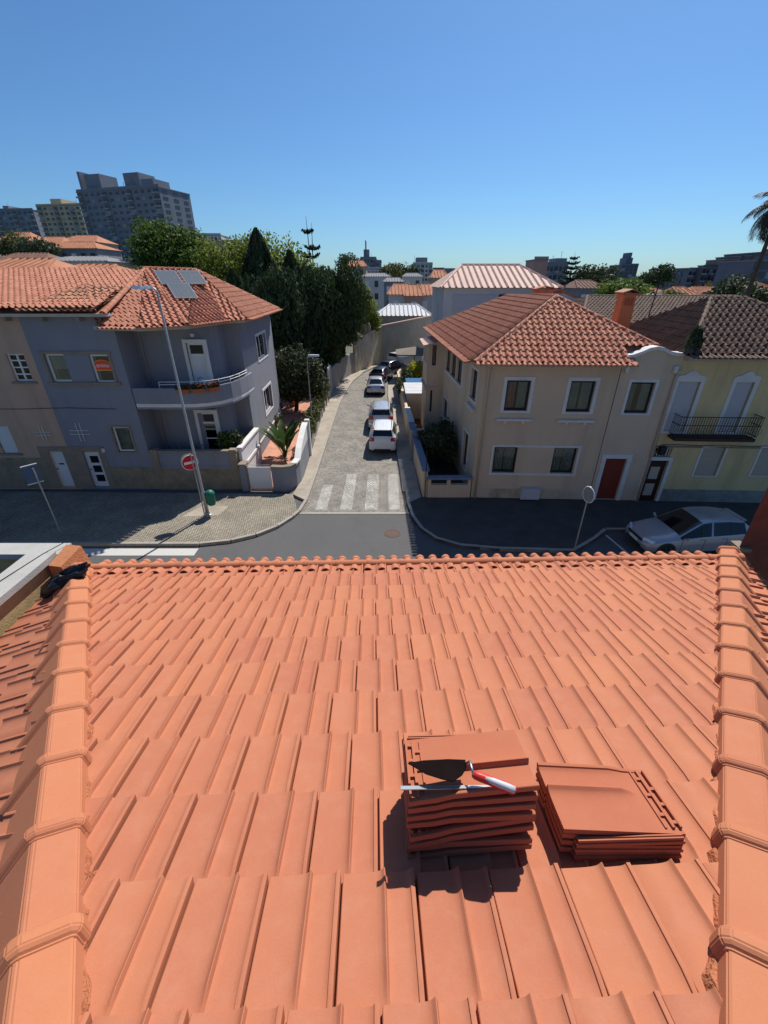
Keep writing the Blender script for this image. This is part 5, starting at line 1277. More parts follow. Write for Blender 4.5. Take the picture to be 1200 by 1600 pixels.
b = MB(); b.box(1.6, 1.95, 23.7, 24.1, 0, 1.85); b.build('pillar', 'coping_blue', rw, bevel=.02)
fw_ = thing('front_garden_wall', 'cream front garden wall with slotted blue-grey capping at the corner house', 'wall', (3.1, 18.85, 0))
b = MB(); b.box(2.14, 4.25, 18.82, 19.04, -.05, .8); b.box(2.14, 2.3, 18.82, 19.04, .802, 1.1); b.box(3.08, 3.25, 18.82, 19.04, .802, 1.1); b.box(4.1, 4.25, 18.82, 19.04, .802, 1.1); b.build('wall', 'cream', fw_)
b = MB(); b.box(2.0, 4.28, 18.74, 19.12, 1.104, 1.2); b.build('coping', 'coping_blue', fw_, bevel=.01)
b = MB(); b.tube([(2.02, 18.8, .1), (2.02, 18.8, 2.6)], .02, 8); b.build('post', 'black_iron', fw_)
b = MB(); b.prism([(2.12, 19.05), (4.26, 19.05), (3.75, 33), (1.6, 33)], -.05, .12); o = b.build('garden_bed', 'earth', fix=True); o['kind'] = 'structure'
sheet('lawn', [(1.95, 25.8), (3.9, 25.8), (3.8, 28.4), (1.8, 28.4)], .126, 'lawn')
pb = thing('planter_bench', 'low pale bench by the lawn of the corner house', 'bench', (2.6, 28.3, 0))
b = MB(); b.box(1.95, 3.0, 28.2, 28.5, .5, .58); b.build('seat', 'white_trim', pb)
for x in (2.0, 2.85):
    b = MB(); b.box(x, x + .1, 28.22, 28.48, .12, .498); b.build('leg', 'stone_trim', pb)
gr_ = thing('garden_shed', 'flat pale-roofed shed in the garden beside the bay', 'shed', (2.3, 33, 0))
b = MB(); b.box(1.75, 3.7, 32.4, 36.0, 0, 2.0); b.build('wall', 'beige_wall', gr_)
for i in range(4):
    b = MB(); b.box(1.62, 3.8, 32.3 + i * .95, 32.3 + i * .95 + .93, 2.004, 2.10 + .004 * i); b.build('roof_panel', 'roof_white', gr_)
tk = thing('water_tank', 'shallow blue-painted tank on the far side of the pale-roofed shed', 'tank', (2.8, 37.2, 0))
b = MB(); b.box(1.9, 3.9, 36.3, 38.0, .0, 2.0); b.build('wall', 'pond_blue', tk, bevel=.03); b = MB(); b.box(1.85, 3.95, 36.25, 38.05, 2.004, 2.08); b.build('rim', 'pond_blue', tk)
um = thing('parasol', 'large square taupe garden parasol beside the white van', 'parasol', (3.3, 48.5, 0))
c_ = Vector((3.3, 48.5, 2.75)); b = MB(); hw = 2.0
vs = [c_ + Vector((hw * x, hw * y, 0)) for x, y in ((-1, -1), (1, -1), (1, 1), (-1, 1))]; b.add(vs + [c_ + Vector((0, 0, .55))] + [v - Vector((0, 0, .12)) for v in vs], [(0, 1, 4), (1, 2, 4), (2, 3, 4), (3, 0, 4), (0, 5, 6, 1), (1, 6, 7, 2), (2, 7, 8, 3), (3, 8, 5, 0)]); b.build('canopy', 'umbrella', um)
b = MB(); b.tube([(3.3, 48.5, 0), (3.3, 48.5, 3.25)], .04, 8); b.build('pole', 'black_iron', um)
for k in range(4):
    e = vs[k]; b = MB(); b.tube([c_ + Vector((0, 0, .4)), e + Vector((0, 0, .02))], .012, 5); b.build('rib', 'black_iron', um)

# ------------------------------------------------------------ street furniture
def street_lamp(base, zt_, arm, lab, r=.085):
    t = thing('street_lamp', lab, 'street lamp', base)
    x, y, z = base; b = MB(); b.tube([(x, y, z), (x, y, z + 1.2), (x, y, z + 1.25), (x, y, zt_ - .12), (x + arm[0] * .08, y + arm[1] * .08, zt_ - .02), (x + arm[0] * .3, y + arm[1] * .3, zt_)], [r, r, r * .72, r * .45, r * .42, r * .4], 10); b.build('pole', 'galv', t, smooth=True)
    b = MB(); b.lathe([(r * 2.0, 0), (r * 2.0, .05), (r * 1.3, .07), (r * 1.2, .16), (r, .17)], 12, base); b.build('base_plate', 'galv', t)
    a = Vector(arm).normalized(); o = Vector((x, y, zt_)) + Vector(arm) * .12; s_ = Vector((-a.y, a.x, 0)); L = .66
    pts = []
    for f_, w_ in ((0, .07), (.25, .14), (.6, .16), (1, .09)): pts.append((o + a * L * f_, w_))
    b = MB(); k = len(pts)
    vs = [p + s_ * w_ * sg + Vector((0, 0, h)) for p, w_ in pts for sg, h in ((-1, -.03), (-.6, .07), (.6, .07), (1, -.03))]
    fs = [(i * 4 + j, i * 4 + j + 1, (i + 1) * 4 + j + 1, (i + 1) * 4 + j) for i in range(k - 1) for j in range(3)] + [(i * 4 + 3, i * 4, (i + 1) * 4, (i + 1) * 4 + 3) for i in range(k - 1)] + [(3, 2, 1, 0), tuple(range((k - 1) * 4, k * 4))]
    b.add(vs, fs); h_ = b.build('lamp_head', 'lens', t, fix=True)
    b = MB(); b.add([p + s_ * w_ * sg * .8 + Vector((0, 0, -.034)) for p, w_ in pts for sg in (-1, 1)], [(i * 2, i * 2 + 1, i * 2 + 3, i * 2 + 2) for i in range(k - 1)]); b.build('lamp_glass', 'glass_clear', h_)
    return t
lb_ = gp(325, 805, .12); lz = py(243, 450, lb_.y).z
street_lamp((lb_.x, lb_.y, .12), lz, (-.75, -.25, 0), 'tall grey street lamp on the cobbled corner by the green bin')
l2 = gp(490, 685, .12); street_lamp((l2.x, l2.y, .12), py(487, 556, l2.y).z, (.8, .0, 0), 'slender grey street lamp beside the hedge of the side street', .06)
# no-entry signs: a disc on its own post beside the lamp
ns = thing('no_entry_sign', 'round red no-entry sign with a white bar on a thin post', 'road sign', (lb_.x - .16, lb_.y + .02, .12))
x0, y0 = lb_.x - .16, lb_.y + .02; sz = 2.72
b = MB(); b.tube([(x0, y0, .12), (x0, y0, sz + .4)], .03, 8); b.build('post', 'galv', ns)
Rz = Matrix.Translation((x0 - .08, y0 - .06, sz)) @ Matrix.Rotation(R(38), 4, 'Z')
def disc(b, r, y0_, y1_, n=28): 
    b.lathe([(0, y0_), (r, y0_), (r, y1_), (0, y1_)], n, (0, 0, 0), 'y'); return b
def tr_(b, M): b.v = [tuple(M @ Vector(p)) for p in b.v]; return b
tr_(disc(MB(), .34, .0, .02), Rz).build('backing', 'sign_white', ns, fix=True)
tr_(disc(MB(), .315, -.006, -.001), Rz).build('disc', 'sign_red', ns, fix=True)
b = MB(); b.box(-.24, .24, -.012, -.007, -.055, .055); tr_(b, Rz).build('bar', 'sign_white', ns)
Rz2 = Matrix.Translation((x0 - .17, y0 + .06, sz + .02)) @ Matrix.Rotation(R(8), 4, 'Z'); tr_(disc(MB(), .33, 0, .018), Rz2).build('rear_disc', 'galv', ns, fix=True)
bn = thing('litter_bin', 'green lidded litter bin strapped to the street lamp post', 'bin', (lb_.x + .18, lb_.y + .1, .12))
c_ = (lb_.x + .24, lb_.y + .1, .0)
b = MB(); b.lathe([(.15, .62), (.19, .70), (.21, 1.12), (.215, 1.14)], 18, c_); b.build('body', 'bin_green', bn, smooth=True)
b = MB(); b.lathe([(.225, 1.145), (.225, 1.19), (.17, 1.29), (.06, 1.35), (0, 1.36)], 18, c_); b.build('lid', 'bin_green', bn, smooth=True)
b = MB(); b.box(c_[0] - .3, c_[0] - .12, c_[1] - .03, c_[1] + .03, .8, .86); b.box(c_[0] - .3, c_[0] - .12, c_[1] - .03, c_[1] + .03, 1.05, 1.1); b.build('strap', 'galv', bn)
sb = gp(95, 832, .12); st = thing('street_sign', 'blue and white rectangular street sign on a leaning thin post', 'road sign', (sb.x, sb.y, .12))
tz = py(56, 735, sb.y)
b = MB(); b.tube([(sb.x, sb.y, .12), (sb.x - .02, sb.y, tz.z + .1)], .03, 8); b.build('post', 'galv', st)
Rz = Matrix.Translation((sb.x - .12, sb.y - .03, tz.z - .15)) @ Matrix.Rotation(R(52), 4, 'Z')
b = MB(); b.box(-.26, .26, -.012, .012, -.36, .36); tr_(b, Rz).build('plate', 'sign_blue', st); b = MB(); b.box(-.27, .27, -.016, .016, .361, .39); b.box(-.27, .27, -.016, .016, -.39, -.361); tr_(b, Rz).build('rim', 'sign_white', st)
mb_ = gp(897, 860, .12); mt_ = thing('road_sign', 'round road sign on a slanting thin post before the cream house', 'road sign', (mb_.x, mb_.y, .12))
tz = py(924, 772, mb_.y)
b = MB(); b.tube([(mb_.x, mb_.y, .12), (mb_.x + .01, mb_.y, tz.z + .3)], .028, 8); b.build('post', 'galv', mt_)
Rz = Matrix.Translation((mb_.x - .03, mb_.y - .05, tz.z)) @ Matrix.Rotation(R(-76), 4, 'Z'); tr_(disc(MB(), .30, 0, .02), Rz).build('disc', 'galv', mt_, fix=True); 
b = MB(); n = 24; b.tube([Rz @ Vector((.3 * math.cos(t), .01, .3 * math.sin(t))) for t in [2 * math.pi * i / n for i in range(n + 1)]], .02, 5, False); b.build('rim', 'sign_white', mt_)
# short post by the threshold and a red painted kerb block
bo = gp(742 / 3.529 + 420, 872, -.01)
# ------------------------------------------------------------ cars
def car(name, lab, kind, paint, loc, rotz, L=4.3, Wd=1.76, Ht=1.48, group=None):
    """front at +y. stations from front to rear; glazing, lamps, wheels are parts of their own"""
    hatch = [(0, .60, .34, .50, .56, .40), (.025, .82, .24, .58, .65, .62), (.10, .94, .20, .68, .76, .74), (.22, .99, .18, .78, .875, .77), (.285, 1.0, .18, .83, .93, .77),
             (.475, 1.0, .18, .90, 1.40, .63), (.55, 1.0, .18, .915, 1.455, .635), (.567, 1.0, .18, .917, 1.46, .635), (.72, 1.0, .18, .945, 1.45, .62), (.865, .985, .20, .975, 1.36, .575), (.955, .965, .24, 1.0, 1.05, .68), (.985, .92, .28, .92, .96, .72), (1.0, .80, .36, .62, .66, .6)]
    suv = [(0, .62, .36, .60, .70, .45), (.02, .84, .28, .74, .84, .66), (.09, .95, .24, .86, .96, .76), (.21, .99, .22, .94, 1.04, .78), (.245, 1.0, .22, .98, 1.07, .78),
           (.385, 1.0, .22, 1.02, 1.43, .655), (.52, 1.0, .22, 1.03, 1.48, .66), (.54, 1.0, .22, 1.03, 1.48, .66), (.73, 1.0, .22, 1.05, 1.475, .65), (.925, .985, .24, 1.06, 1.43, .60), (.972, .97, .26, 1.04, 1.08, .70), (.99, .94, .30, .96, 1.0, .74), (1.0, .84, .38, .66, .70, .64)]
    sedan = [(0, .60, .32, .50, .58, .40), (.03, .80, .24, .58, .66, .60), (.11, .93, .20, .68, .77, .72), (.26, .99, .18, .78, .88, .76), (.295, 1.0, .18, .82, .915, .76),
             (.44, 1.0, .18, .88, 1.40, .60), (.54, 1.0, .18, .89, 1.44, .61), (.56, 1.0, .18, .89, 1.44, .61), (.68, 1.0, .18, .91, 1.42, .60), (.735, .99, .20, .92, 1.36, .57), (.86, .98, .22, .94, 1.0, .70), (.975, .93, .28, .92, .97, .74), (1.0, .82, .36, .62, .66, .6)]
    van = [(0, .70, .34, .80, .92, .50), (.02, .88, .26, .92, 1.06, .70), (.07, .97, .24, 1.02, 1.14, .80), (.15, 1.0, .22, 1.08, 1.2, .82), (.18, 1.0, .22, 1.1, 1.22, .82),
           (.30, 1.0, .22, 1.15, 1.40, .72), (.42, 1.0, .22, 1.16, 1.47, .74), (.44, 1.0, .22, 1.16, 1.48, .74), (.7, 1.0, .22, 1.16, 1.48, .74), (.965, 1.0, .22, 1.16, 1.46, .72), (.985, .99, .24, 1.12, 1.18, .74), (.995, .97, .26, .9, .95, .76), (1.0, .9, .3, .6, .66, .7)]
    S_ = dict(hatch=hatch, suv=suv, sedan=sedan, van=van)[kind]; hw0 = Wd / 2; ks = Ht / 1.48
    t = thing(name, lab, 'car' if kind != 'van' else 'van', (0, 0, 0), group)
    rings = []
    for f_, w_, zl, zb_, zt_, wt in S_:
        y = L / 2 - f_ * L; hw = hw0 * w_; ht = hw0 * wt / .88 * .98; ht = min(ht, hw * .97); zl, zb_, zt_ = zl, zb_ * ks, zt_ * ks
        ht = min(ht, hw - .03)
        rings.append([(0, zl), (hw * .90, zl), (hw, zl + .10), (hw * 1.0, zl + (zb_ - zl) * .55), (hw * .995, zb_ - .05), (hw * .965, zb_), (ht + .012, zt_ - .045), (ht - .045, zt_ - .012), (ht * .5, zt_ + .008), (0, zt_ + .012)])
        rings[-1] = [(x, y, z) for x, z in rings[-1]]
    nR = len(rings[0]); cells = {}
    def cell(i, j, sg):
        a = [rings[i][j], rings[i + 1][j], rings[i + 1][j + 1], rings[i][j + 1]]
        a = [(p[0] * sg, p[1], p[2]) for p in a]; return a if sg > 0 else a[::-1]
    body = MB(); parts = {}
    for i in range(len(rings) - 1):
        for j in range(nR - 1):
            key = None
            if j == 5 and i == 4: key = 'side_window'
            if j == 5 and i in (5, 7, 8) and not (kind == 'van' and i > 6): key = 'side_window'
            if j in (7, 8) and i == 4: key = 'windscreen'
            if j in (7, 8) and i == 9: key = 'rear_window'
            for sg in (1, -1):
                q = cell(i, j, sg)
                if key is None: body.add(q, [(0, 1, 2, 3)])
                else: parts.setdefault((key, sg if key == 'side_window' else 0), MB()).add(q, [(0, 1, 2, 3)])
    for r_, rev in ((rings[0], 0), (rings[-1], 1)):
        pts = r_ + [(-p[0], p[1], p[2]) for p in r_[-2:0:-1]]; body.add(pts if not rev else pts[::-1], [tuple(range(len(pts)))])
    me_ = body
    def fin(b, nm, m, par, ang=40):
        o = b.build(nm, m, par); bm = bmesh.new(); bm.from_mesh(o.data); bmesh.ops.remove_doubles(bm, verts=bm.verts, dist=.0005); bmesh.ops.recalc_face_normals(bm, faces=bm.faces); bm.to_mesh(o.data); bm.free()
        for p in o.data.polygons: p.use_smooth = True
        o.data.set_sharp_from_angle(angle=R(ang)); return o
    bo = fin(body, 'body', paint, t, 42)
    for (k, sg), b in parts.items():
        o = fin(b, k, 'car_glass', t)
    # pillars between the side windows
    for sg in (1, -1):
        for i in (5, 8):
            if kind == 'van' and i == 8: continue
            p, q = Vector(rings[i][5]), Vector(rings[i][6]); p.x *= sg; q.x *= sg; b = MB(); d = Vector((0, .03 if i == 5 else .022, 0)); o_ = Vector((sg * .006, 0, .002)); b.hexa([p - d + o_, p + d + o_, p + d - o_, p - d - o_, q - d + o_, q + d + o_, q + d - o_, q - d - o_]); b.build('pillar', 'car_trim', t, fix=True)
    # wheels
    wb = (.18 * L, L - .19 * L); rw_ = .315 if kind not in ('suv', 'van') else .335
    for f_ in wb:
        y = L / 2 - f_
        for sg in (1, -1):
            x = sg * (hw0 - .085)
            b = MB(); b.lathe([(rw_ - .085, -.095), (rw_ - .02, -.1), (rw_, -.07), (rw_, .07), (rw_ - .02, .1), (rw_ - .085, .095)], 26, (x, y, rw_), 'x'); wh = b.build('wheel', 'rubber', t, smooth=True)
            b = MB(); b.lathe([(0, -.05), (rw_ - .085, -.05), (rw_ - .085, .05), (0, .05)], 22, (x, y, rw_), 'x'); b.build('hub', 'car_trim', wh)
            b = MB()
            for k in range(5):
                a = 2 * math.pi * k / 5; u_ = Vector((0, math.cos(a), math.sin(a))); v_ = Vector((0, -math.sin(a), math.cos(a))); c = Vector((x + sg * .075, y, rw_))
                i0, i1 = c + u_ * .03, c + u_ * (rw_ - .075); w0, w1 = .03, .045; s_ = Vector((sg * .02, 0, 0))
                b.hexa([i0 - v_ * w0, i1 - v_ * w1, i1 + v_ * w1, i0 + v_ * w0, i0 - v_ * w0 + s_, i1 - v_ * w1 + s_, i1 + v_ * w1 + s_, i0 + v_ * w0 + s_])
            b.lathe([(rw_ - .085, -.012), (rw_ - .07, .012), (rw_ - .095, .02)], 22, (x + sg * .08, y, rw_), 'x')
            b.build('rim', 'alu', wh, fix=True)
            # dark arch lip
            b = MB(); n = 14; vs = []
            for k in range(n + 1):
                a = math.pi * (-.06 + 1.12 * k / n)
                for r_ in (rw_ - .02, rw_ + .055): vs.append((sg * (hw0 + .006), y + math.cos(a) * r_, rw_ + math.sin(a) * r_)); vs.append((sg * (hw0 - .12), y + math.cos(a) * r_, rw_ + math.sin(a) * r_))
            fs = []
            for k in range(n):
                a = k * 4; fs += [(a, a + 2, a + 6, a + 4), (a + 2, a + 3, a + 7, a + 6), (a + 3, a + 1, a + 5, a + 7), (a + 1, a, a + 4, a + 5)]
            b.add(vs, fs); b.build('wheel_arch', 'car_trim', t, fix=True)
    yf, yr_ = L / 2, -L / 2
    zl_ = (.66 if kind in ('hatch', 'sedan') else .82) * ks
    # head lamps, tail lamps, plates, bumper trim, mirrors, door seams
    def quad_on(x0, x1, y0, y1, z0, z1, nm, m, sg, par=t, bev=.015):
        b = MB(); b.hexa([(sg * x0, y0, z0), (sg * x1, y1, z0 + .01), (sg * x1, y1 - .12 * (1 if y0 > 0 else -1), z0 + .01), (sg * x0, y0 - .12 * (1 if y0 > 0 else -1), z0), (sg * x0, y0 - .03 * (1 if y0 > 0 else -1), z1), (sg * x1, y1 - .05 * (1 if y0 > 0 else -1), z1), (sg * x1, y1 - .14 * (1 if y0 > 0 else -1), z1), (sg * x0, y0 - .12 * (1 if y0 > 0 else -1), z1)]); return b.build(nm, m, par, fix=True, bevel=bev)
    for sg in (1, -1):
        quad_on(hw0 * .48, hw0 * .86, yf - .035, yf - .22, zl_ - .07, zl_ + .06, 'headlight', 'lamp_clear', sg)
        if kind == 'suv': quad_on(hw0 * .60, hw0 * .965, yr_ - .022, yr_ + .02, .80 * ks, 1.02 * ks, 'tail_light', 'lamp_red', sg)
        elif kind == 'sedan': quad_on(hw0 * .52, hw0 * .93, yr_ - .012, yr_ + .05, .72 * ks, .90 * ks, 'tail_light', 'lamp_red', sg)
        else: quad_on(hw0 * .74, hw0 * .975, yr_ - .016, yr_ + .045, .66 * ks, 1.0 * ks, 'tail_light', 'lamp_red', sg)
        b = MB(); mz = rings[4][5][2]; b.hexa([(sg * (hw0 * .95), yf - .30 * L, mz), (sg * (hw0 + .17), yf - .305 * L, mz + .03), (sg * (hw0 + .17), yf - .325 * L, mz + .03), (sg * hw0 * .95, yf - .32 * L, mz), (sg * hw0 * .95, yf - .30 * L, mz + .05), (sg * (hw0 + .16), yf - .305 * L, mz + .16), (sg * (hw0 + .16), yf - .325 * L, mz + .16), (sg * hw0 * .95, yf - .32 * L, mz + .05)]); b.build('mirror', paint, t, fix=True, bevel=.02)
        for f_ in (.30, .50, .70):
            if f_ == .70 and kind == 'van': continue
            b = MB(); b.box(sg * (hw0 * .985) - .02, sg * (hw0 * .985) + .021, yf - f_ * L - .005, yf - f_ * L + .005, .32, .82 * ks); b.build('door_seam', 'car_trim', t)
        for f_ in (.47, .67):
            b = MB(); b.box(sg * hw0 - .03, sg * hw0 + .022, yf - f_ * L - .09, yf - f_ * L + .09, .80 * ks, .83 * ks); b.build('door_handle', paint, t, bevel=.006)
    for y, s_ in ((yf + .003, 1), (yr_ - .006, -1)):
        b = MB(); zz = .44 if s_ > 0 else (.52 if kind != 'suv' else .62); y -= 0 if s_ > 0 else .012; b.box(-.26, .26, y - .006, y + .012, zz, zz + .11); b.build('number_plate', 'plate', t)
    b = MB(); b.box(-hw0 * .62, hw0 * .62, yr_ - .004, yr_ + .06, .30, .40); b.build('bumper_trim', 'car_trim', t, bevel=.01)
    b = MB(); b.box(-hw0 * .5, hw0 * .5, yf - .05, yf + .004, .56 * ks, .65 * ks); b.box(-hw0 * .55, hw0 * .55, yf - .05, yf + .005, .33, .42); b.build('grille', 'car_trim', t, bevel=.01)
    if kind in ('hatch', 'suv'):
        b = MB(); z = rings[9][9][2]; b.box(-hw0 * .55, hw0 * .55, rings[9][0][1] - .16, rings[9][0][1] + .03, z - .03, z + .012); b.build('spoiler', paint, t, bevel=.01)
    if kind == 'suv':
        for sg in (1, -1):
            b = MB(); zr = rings[6][9][2]; b.tube([(sg * .52, rings[5][0][1] - .1, zr - .03), (sg * .54, rings[5][0][1] - .3, zr + .03), (sg * .54, rings[9][0][1] + .3, zr + .02), (sg * .52, rings[9][0][1] + .1, zr - .04)], .018, 6); b.build('roof_rail', 'car_trim', t)
    b = MB(); b.tube([(0, rings[8][0][1], Ht), (0, rings[8][0][1] - .16, Ht + .16)], .006, 5); b.build('aerial', 'car_trim', t)
    t.location = loc; t.rotation_euler = (0, 0, rotz)
    return t
G_ = 'cars parked along the cobbled street'
car('parked_car', 'white compact people carrier, first parked car from the zebra crossing', 'suv', 'car_white', (-.03, 26.9, 0), R(-2), 3.9, 1.70, 1.60, G_)
car('parked_car', 'silver sport utility car with red tail lamps, directly ahead of the white people carrier', 'suv', 'car_silver', (-.22, 31.6, 0), R(0), 4.3, 1.80, 1.66, G_)
car('parked_car', 'silver-blue saloon parked between the silver utility car and the dark cars', 'sedan', 'car_bluegrey', (-.80, 42.4, 0), R(1), 4.5, 1.74, 1.45, G_)
car('parked_car', 'navy car parked right in front of the silver-blue saloon', 'hatch', 'car_navy', (-.22, 47.7, 0), R(-16), 4.2, 1.74, 1.48, G_)
car('parked_car', 'black car parked between the navy car and the white van', 'hatch', 'car_black', (1.05, 51.9, 0), R(-34), 4.2, 1.76, 1.5, G_)
car('parked_van', 'white van parked at the bend of the street beyond the dark cars', 'van', 'car_white', (2.7, 55.2, 0), R(-46), 4.8, 1.85, 1.9, G_)
car('parked_car', 'silver hatchback parked in the shade before the yellow house', 'hatch', 'car_astra', (12.35, 14.75, 0), R(94), 4.5, 1.82, 1.47)
car('parked_car', 'dark car in deep shade before the pink house', 'hatch', 'car_black', (-18.4, 14.0, 0), R(90), 4.3, 1.76, 1.48)
# ------------------------------------------------------------ trees and plants
rng = np.random.default_rng(5)
def quads_mesh(name, m, Q):
    """Q: (n,4,3) leaf quads in world space"""
    n = len(Q); me = bpy.data.meshes.new(name); me.vertices.add(n * 4); me.vertices.foreach_set('co', Q.reshape(-1).astype(np.float32))
    me.loops.add(n * 4); me.loops.foreach_set('vertex_index', np.arange(n * 4, dtype=np.int32)); me.polygons.add(n)
    me.polygons.foreach_set('loop_start', np.arange(n, dtype=np.int32) * 4); me.materials.append(MATS[m]); me.update(); me.validate(); return me
def leaf_quads(P, Nn, sz, asp=1.6, up=0.0, jit=.5):
    """leaves at points P, loosely facing Nn; up pulls the long axis upwards"""
    n = len(P); T = rng.normal(size=(n, 3)); T[:, 2] += up * 3; T /= np.linalg.norm(T, axis=1)[:, None]
    Nn = Nn + rng.normal(size=(n, 3)) * jit; Nn -= T * (Nn * T).sum(1)[:, None]; Nn /= np.linalg.norm(Nn, axis=1)[:, None] + 1e-9
    B = np.cross(Nn, T); s = sz * rng.uniform(.6, 1.35, n)[:, None]
    a = T * s * asp; c = B * s
    return np.stack([P - a * .5 - c * .15, P - a * .05 - c * .5, P + a * .5, P + a * .02 + c * .5], 1)
def blob_points(blobs, n, shell=.55, noise=.22):
    vol = np.array([b[3] * b[4] * b[5] for b in blobs]) ** .75; k = rng.choice(len(blobs), n, p=vol / vol.sum()); B = np.array(blobs)[k]
    d = rng.normal(size=(n, 3)); d /= np.linalg.norm(d, axis=1)[:, None]
    r = 1 - shell * rng.random(n) ** 2.2; ph = rng.random(3) * 6
    bump = 1 + noise * (np.sin(d[:, 0] * 5 + k + ph[0]) * np.sin(d[:, 1] * 6 + 2 * k + ph[1]) + .6 * np.sin(d[:, 2] * 9 + ph[2] + k) + .5 * rng.normal(size=n) * .5)
    P = B[:, :3] + d * B[:, 3:6] * (r * bump)[:, None]; return P, d
def limbs(b, base, top, n, spread, r, seed):
    rd = random.Random(seed); base = Vector(base); top = Vector(top)
    b.tube([base, base.lerp(top, .35) + Vector((rd.uniform(-.2, .2), rd.uniform(-.2, .2), 0)), base.lerp(top, .7), top], [r, r * .8, r * .5, r * .15], 8)
    for i in range(n):
        f_ = rd.uniform(.3, .8); p = base.lerp(top, f_); a = rd.uniform(0, 6.28); l = spread * rd.uniform(.5, 1); q = p + Vector((math.cos(a) * l, math.sin(a) * l, l * rd.uniform(.4, .9)))
        b.tube([p, p.lerp(q, .5) + Vector((0, 0, -.1 * l)), q], [r * .4, r * .25, r * .06], 6)
def tree(name, lab, base, blobs, n, sz, m, bark='bark', asp=1.6, up=0.0, r=.18, group=None, shell=.55, noise=.22, cat='tree', nl=7):
    t = thing(name, lab, cat, base, group)
    zt_ = max(b[2] + b[5] * .4 for b in blobs); cxy = np.mean([b[:2] for b in blobs], 0); sp = max(b[3] for b in blobs)
    mb = MB(); limbs(mb, base, (cxy[0], cxy[1], zt_), nl, sp, r, int(abs(base[0] * 7 + base[1]))); mb.build('trunk', bark, t, smooth=True)
    P, d = blob_points(blobs, n, shell, noise); P[:, 2] = np.maximum(P[:, 2], base[2] + .05)
    if name == 'evergreen_tree':      # lopped clear of the street
        k_ = ~((P[:, 0] > -4.3) & (P[:, 2] < 3.9)); P, d = P[k_], d[k_]
    Q = leaf_quads(P, d, sz, asp, up) - np.array(base); put('crown', quads_mesh('crown', m, Q), t)
    return t
def crown_blobs(c, rx, ry, rz, k, seed, f=.5):
    rd = random.Random(seed); out = [(c[0], c[1], c[2], rx * .72, ry * .72, rz * .75)]
    for i in range(k):
        a = 2 * math.pi * i / k * 1.9 + rd.uniform(-.4, .4); e = rd.uniform(-.6, .85); rr = rd.uniform(.35, f)
        out.append((c[0] + rx * .62 * math.cos(a) * math.cos(e), c[1] + ry * .62 * math.sin(a) * math.cos(e), c[2] + rz * .66 * math.sin(e), rx * rr, ry * rr, rz * rr))
    return out
def spire(name, lab, base, h, r, n, m, sz=.16, group=None, lean=0, pw=.75, low=0.0):
    """dense columnar conifer made of upward pointing sprays"""
    t = thing(name, lab, 'tree', base, group)
    mb = MB(); mb.tube([base, (base[0], base[1], base[2] + h * .5), (base[0], base[1], base[2] + h * .95)], [.22, .13, .02], 8)
    rd = random.Random(int(base[0] * 13 + base[1])); 
    for i in range(10):
        a = rd.uniform(0, 6.28); z = base[2] + h * rd.uniform(.1, .7); mb.tube([(base[0], base[1], z), (base[0] + math.cos(a) * r * .7, base[1] + math.sin(a) * r * .7, z + r * .9)], [.05, .01], 5)
    mb.build('trunk', 'bark_grey', t, smooth=True)
    f_ = rng.random(n) ** .8; f_ = low + (1 - low) * f_; a = rng.random(n) * 2 * np.pi
    prof = np.where(f_ < .25, .75 + f_, (1 - ((f_ - .25) / .75)) ** pw)
    lob = 1 + .16 * np.sin(a * 5 + f_ * 9 + base[0]) + .12 * np.sin(a * 9 - f_ * 23) + .08 * rng.normal(size=n)
    rr = r * prof * lob * (1 - .5 * rng.random(n) ** 2.5) + .05
    P = np.stack([base[0] + rr * np.cos(a), base[1] + rr * np.sin(a), base[2] + f_ * h], 1); d = np.stack([np.cos(a), np.sin(a), .3 + 0 * a], 1)
    Q = leaf_quads(P, d, sz, 2.6, up=1.0, jit=.45) - np.array(base); put('crown', quads_mesh('crown', m, Q), t); return t
G1_ = 'dark conifers behind the garden wall'
def zat(u, v, Y): return py(u, v, Y).z
def xat(u, v, Y): return py(u, v, Y).x
con = [(400, 362, 44, 3.0, 'pointed dark cypress, tallest of the conifer clump'), (452, 396, 42, 2.5, 'narrow dark cypress next to the tallest one'), (362, 425, 41, 2.2, 'small dark cypress beside the blue-house roof')]
for u, v, Y, r, lab in con:
    p = py(u, v, Y); spire('cypress_tree', lab, (p.x, Y, .1), p.z, r, 16000, 'leaf_conifer', .17, G1_)
for u0, u1, v, Y, lab, mm in ((405, 520, 432, 43.5, 'broad dark conifer behind the shrub in the garden', 'leaf_conifer'), (480, 578, 422, 45.5, 'widest dark evergreen leaning over the boundary wall', 'leaf_conifer2'), (372, 475, 440, 39.5, 'low dark evergreen filling the gap by the wing of the blue house', 'leaf_conifer'), (520, 592, 440, 49, 'dark evergreen ending the conifer clump by the lime-coloured tree', 'leaf_conifer2')):
    a, c = xat(u0, 500, Y), xat(u1, 500, Y); zt_ = zat((u0 + u1) / 2, v, Y); cx_, rx = (a + c) / 2, (c - a) / 2
    cx_ = min(cx_, -5.1)
    tree('evergreen_tree', lab, (cx_, Y, .1), crown_blobs((cx_, Y, zt_ * .57), rx * 1.06, rx * .85, zt_ * .52, 11, int(u0), .62), 24000, .15, mm, 'bark_grey', 2.4, .9, .25, G1_, .5, .18)
tree('lime_tree', 'bright yellow-green tree rising behind the cypresses', (xat(425, 420, 58), 58, 0), crown_blobs((xat(425, 410, 58), 58, 9.5), 5.2, 4, 5.6, 8, 3), 8000, .24, 'leaf_lime')
tree('lime_tree', 'yellow-green tree between the conifer clump and the big green tree', (xat(355, 420, 62), 62, 2), crown_blobs((xat(352, 415, 62), 62, 9.6), 4.6, 4, 5.2, 7, 8), 7000, .25, 'leaf_lime')
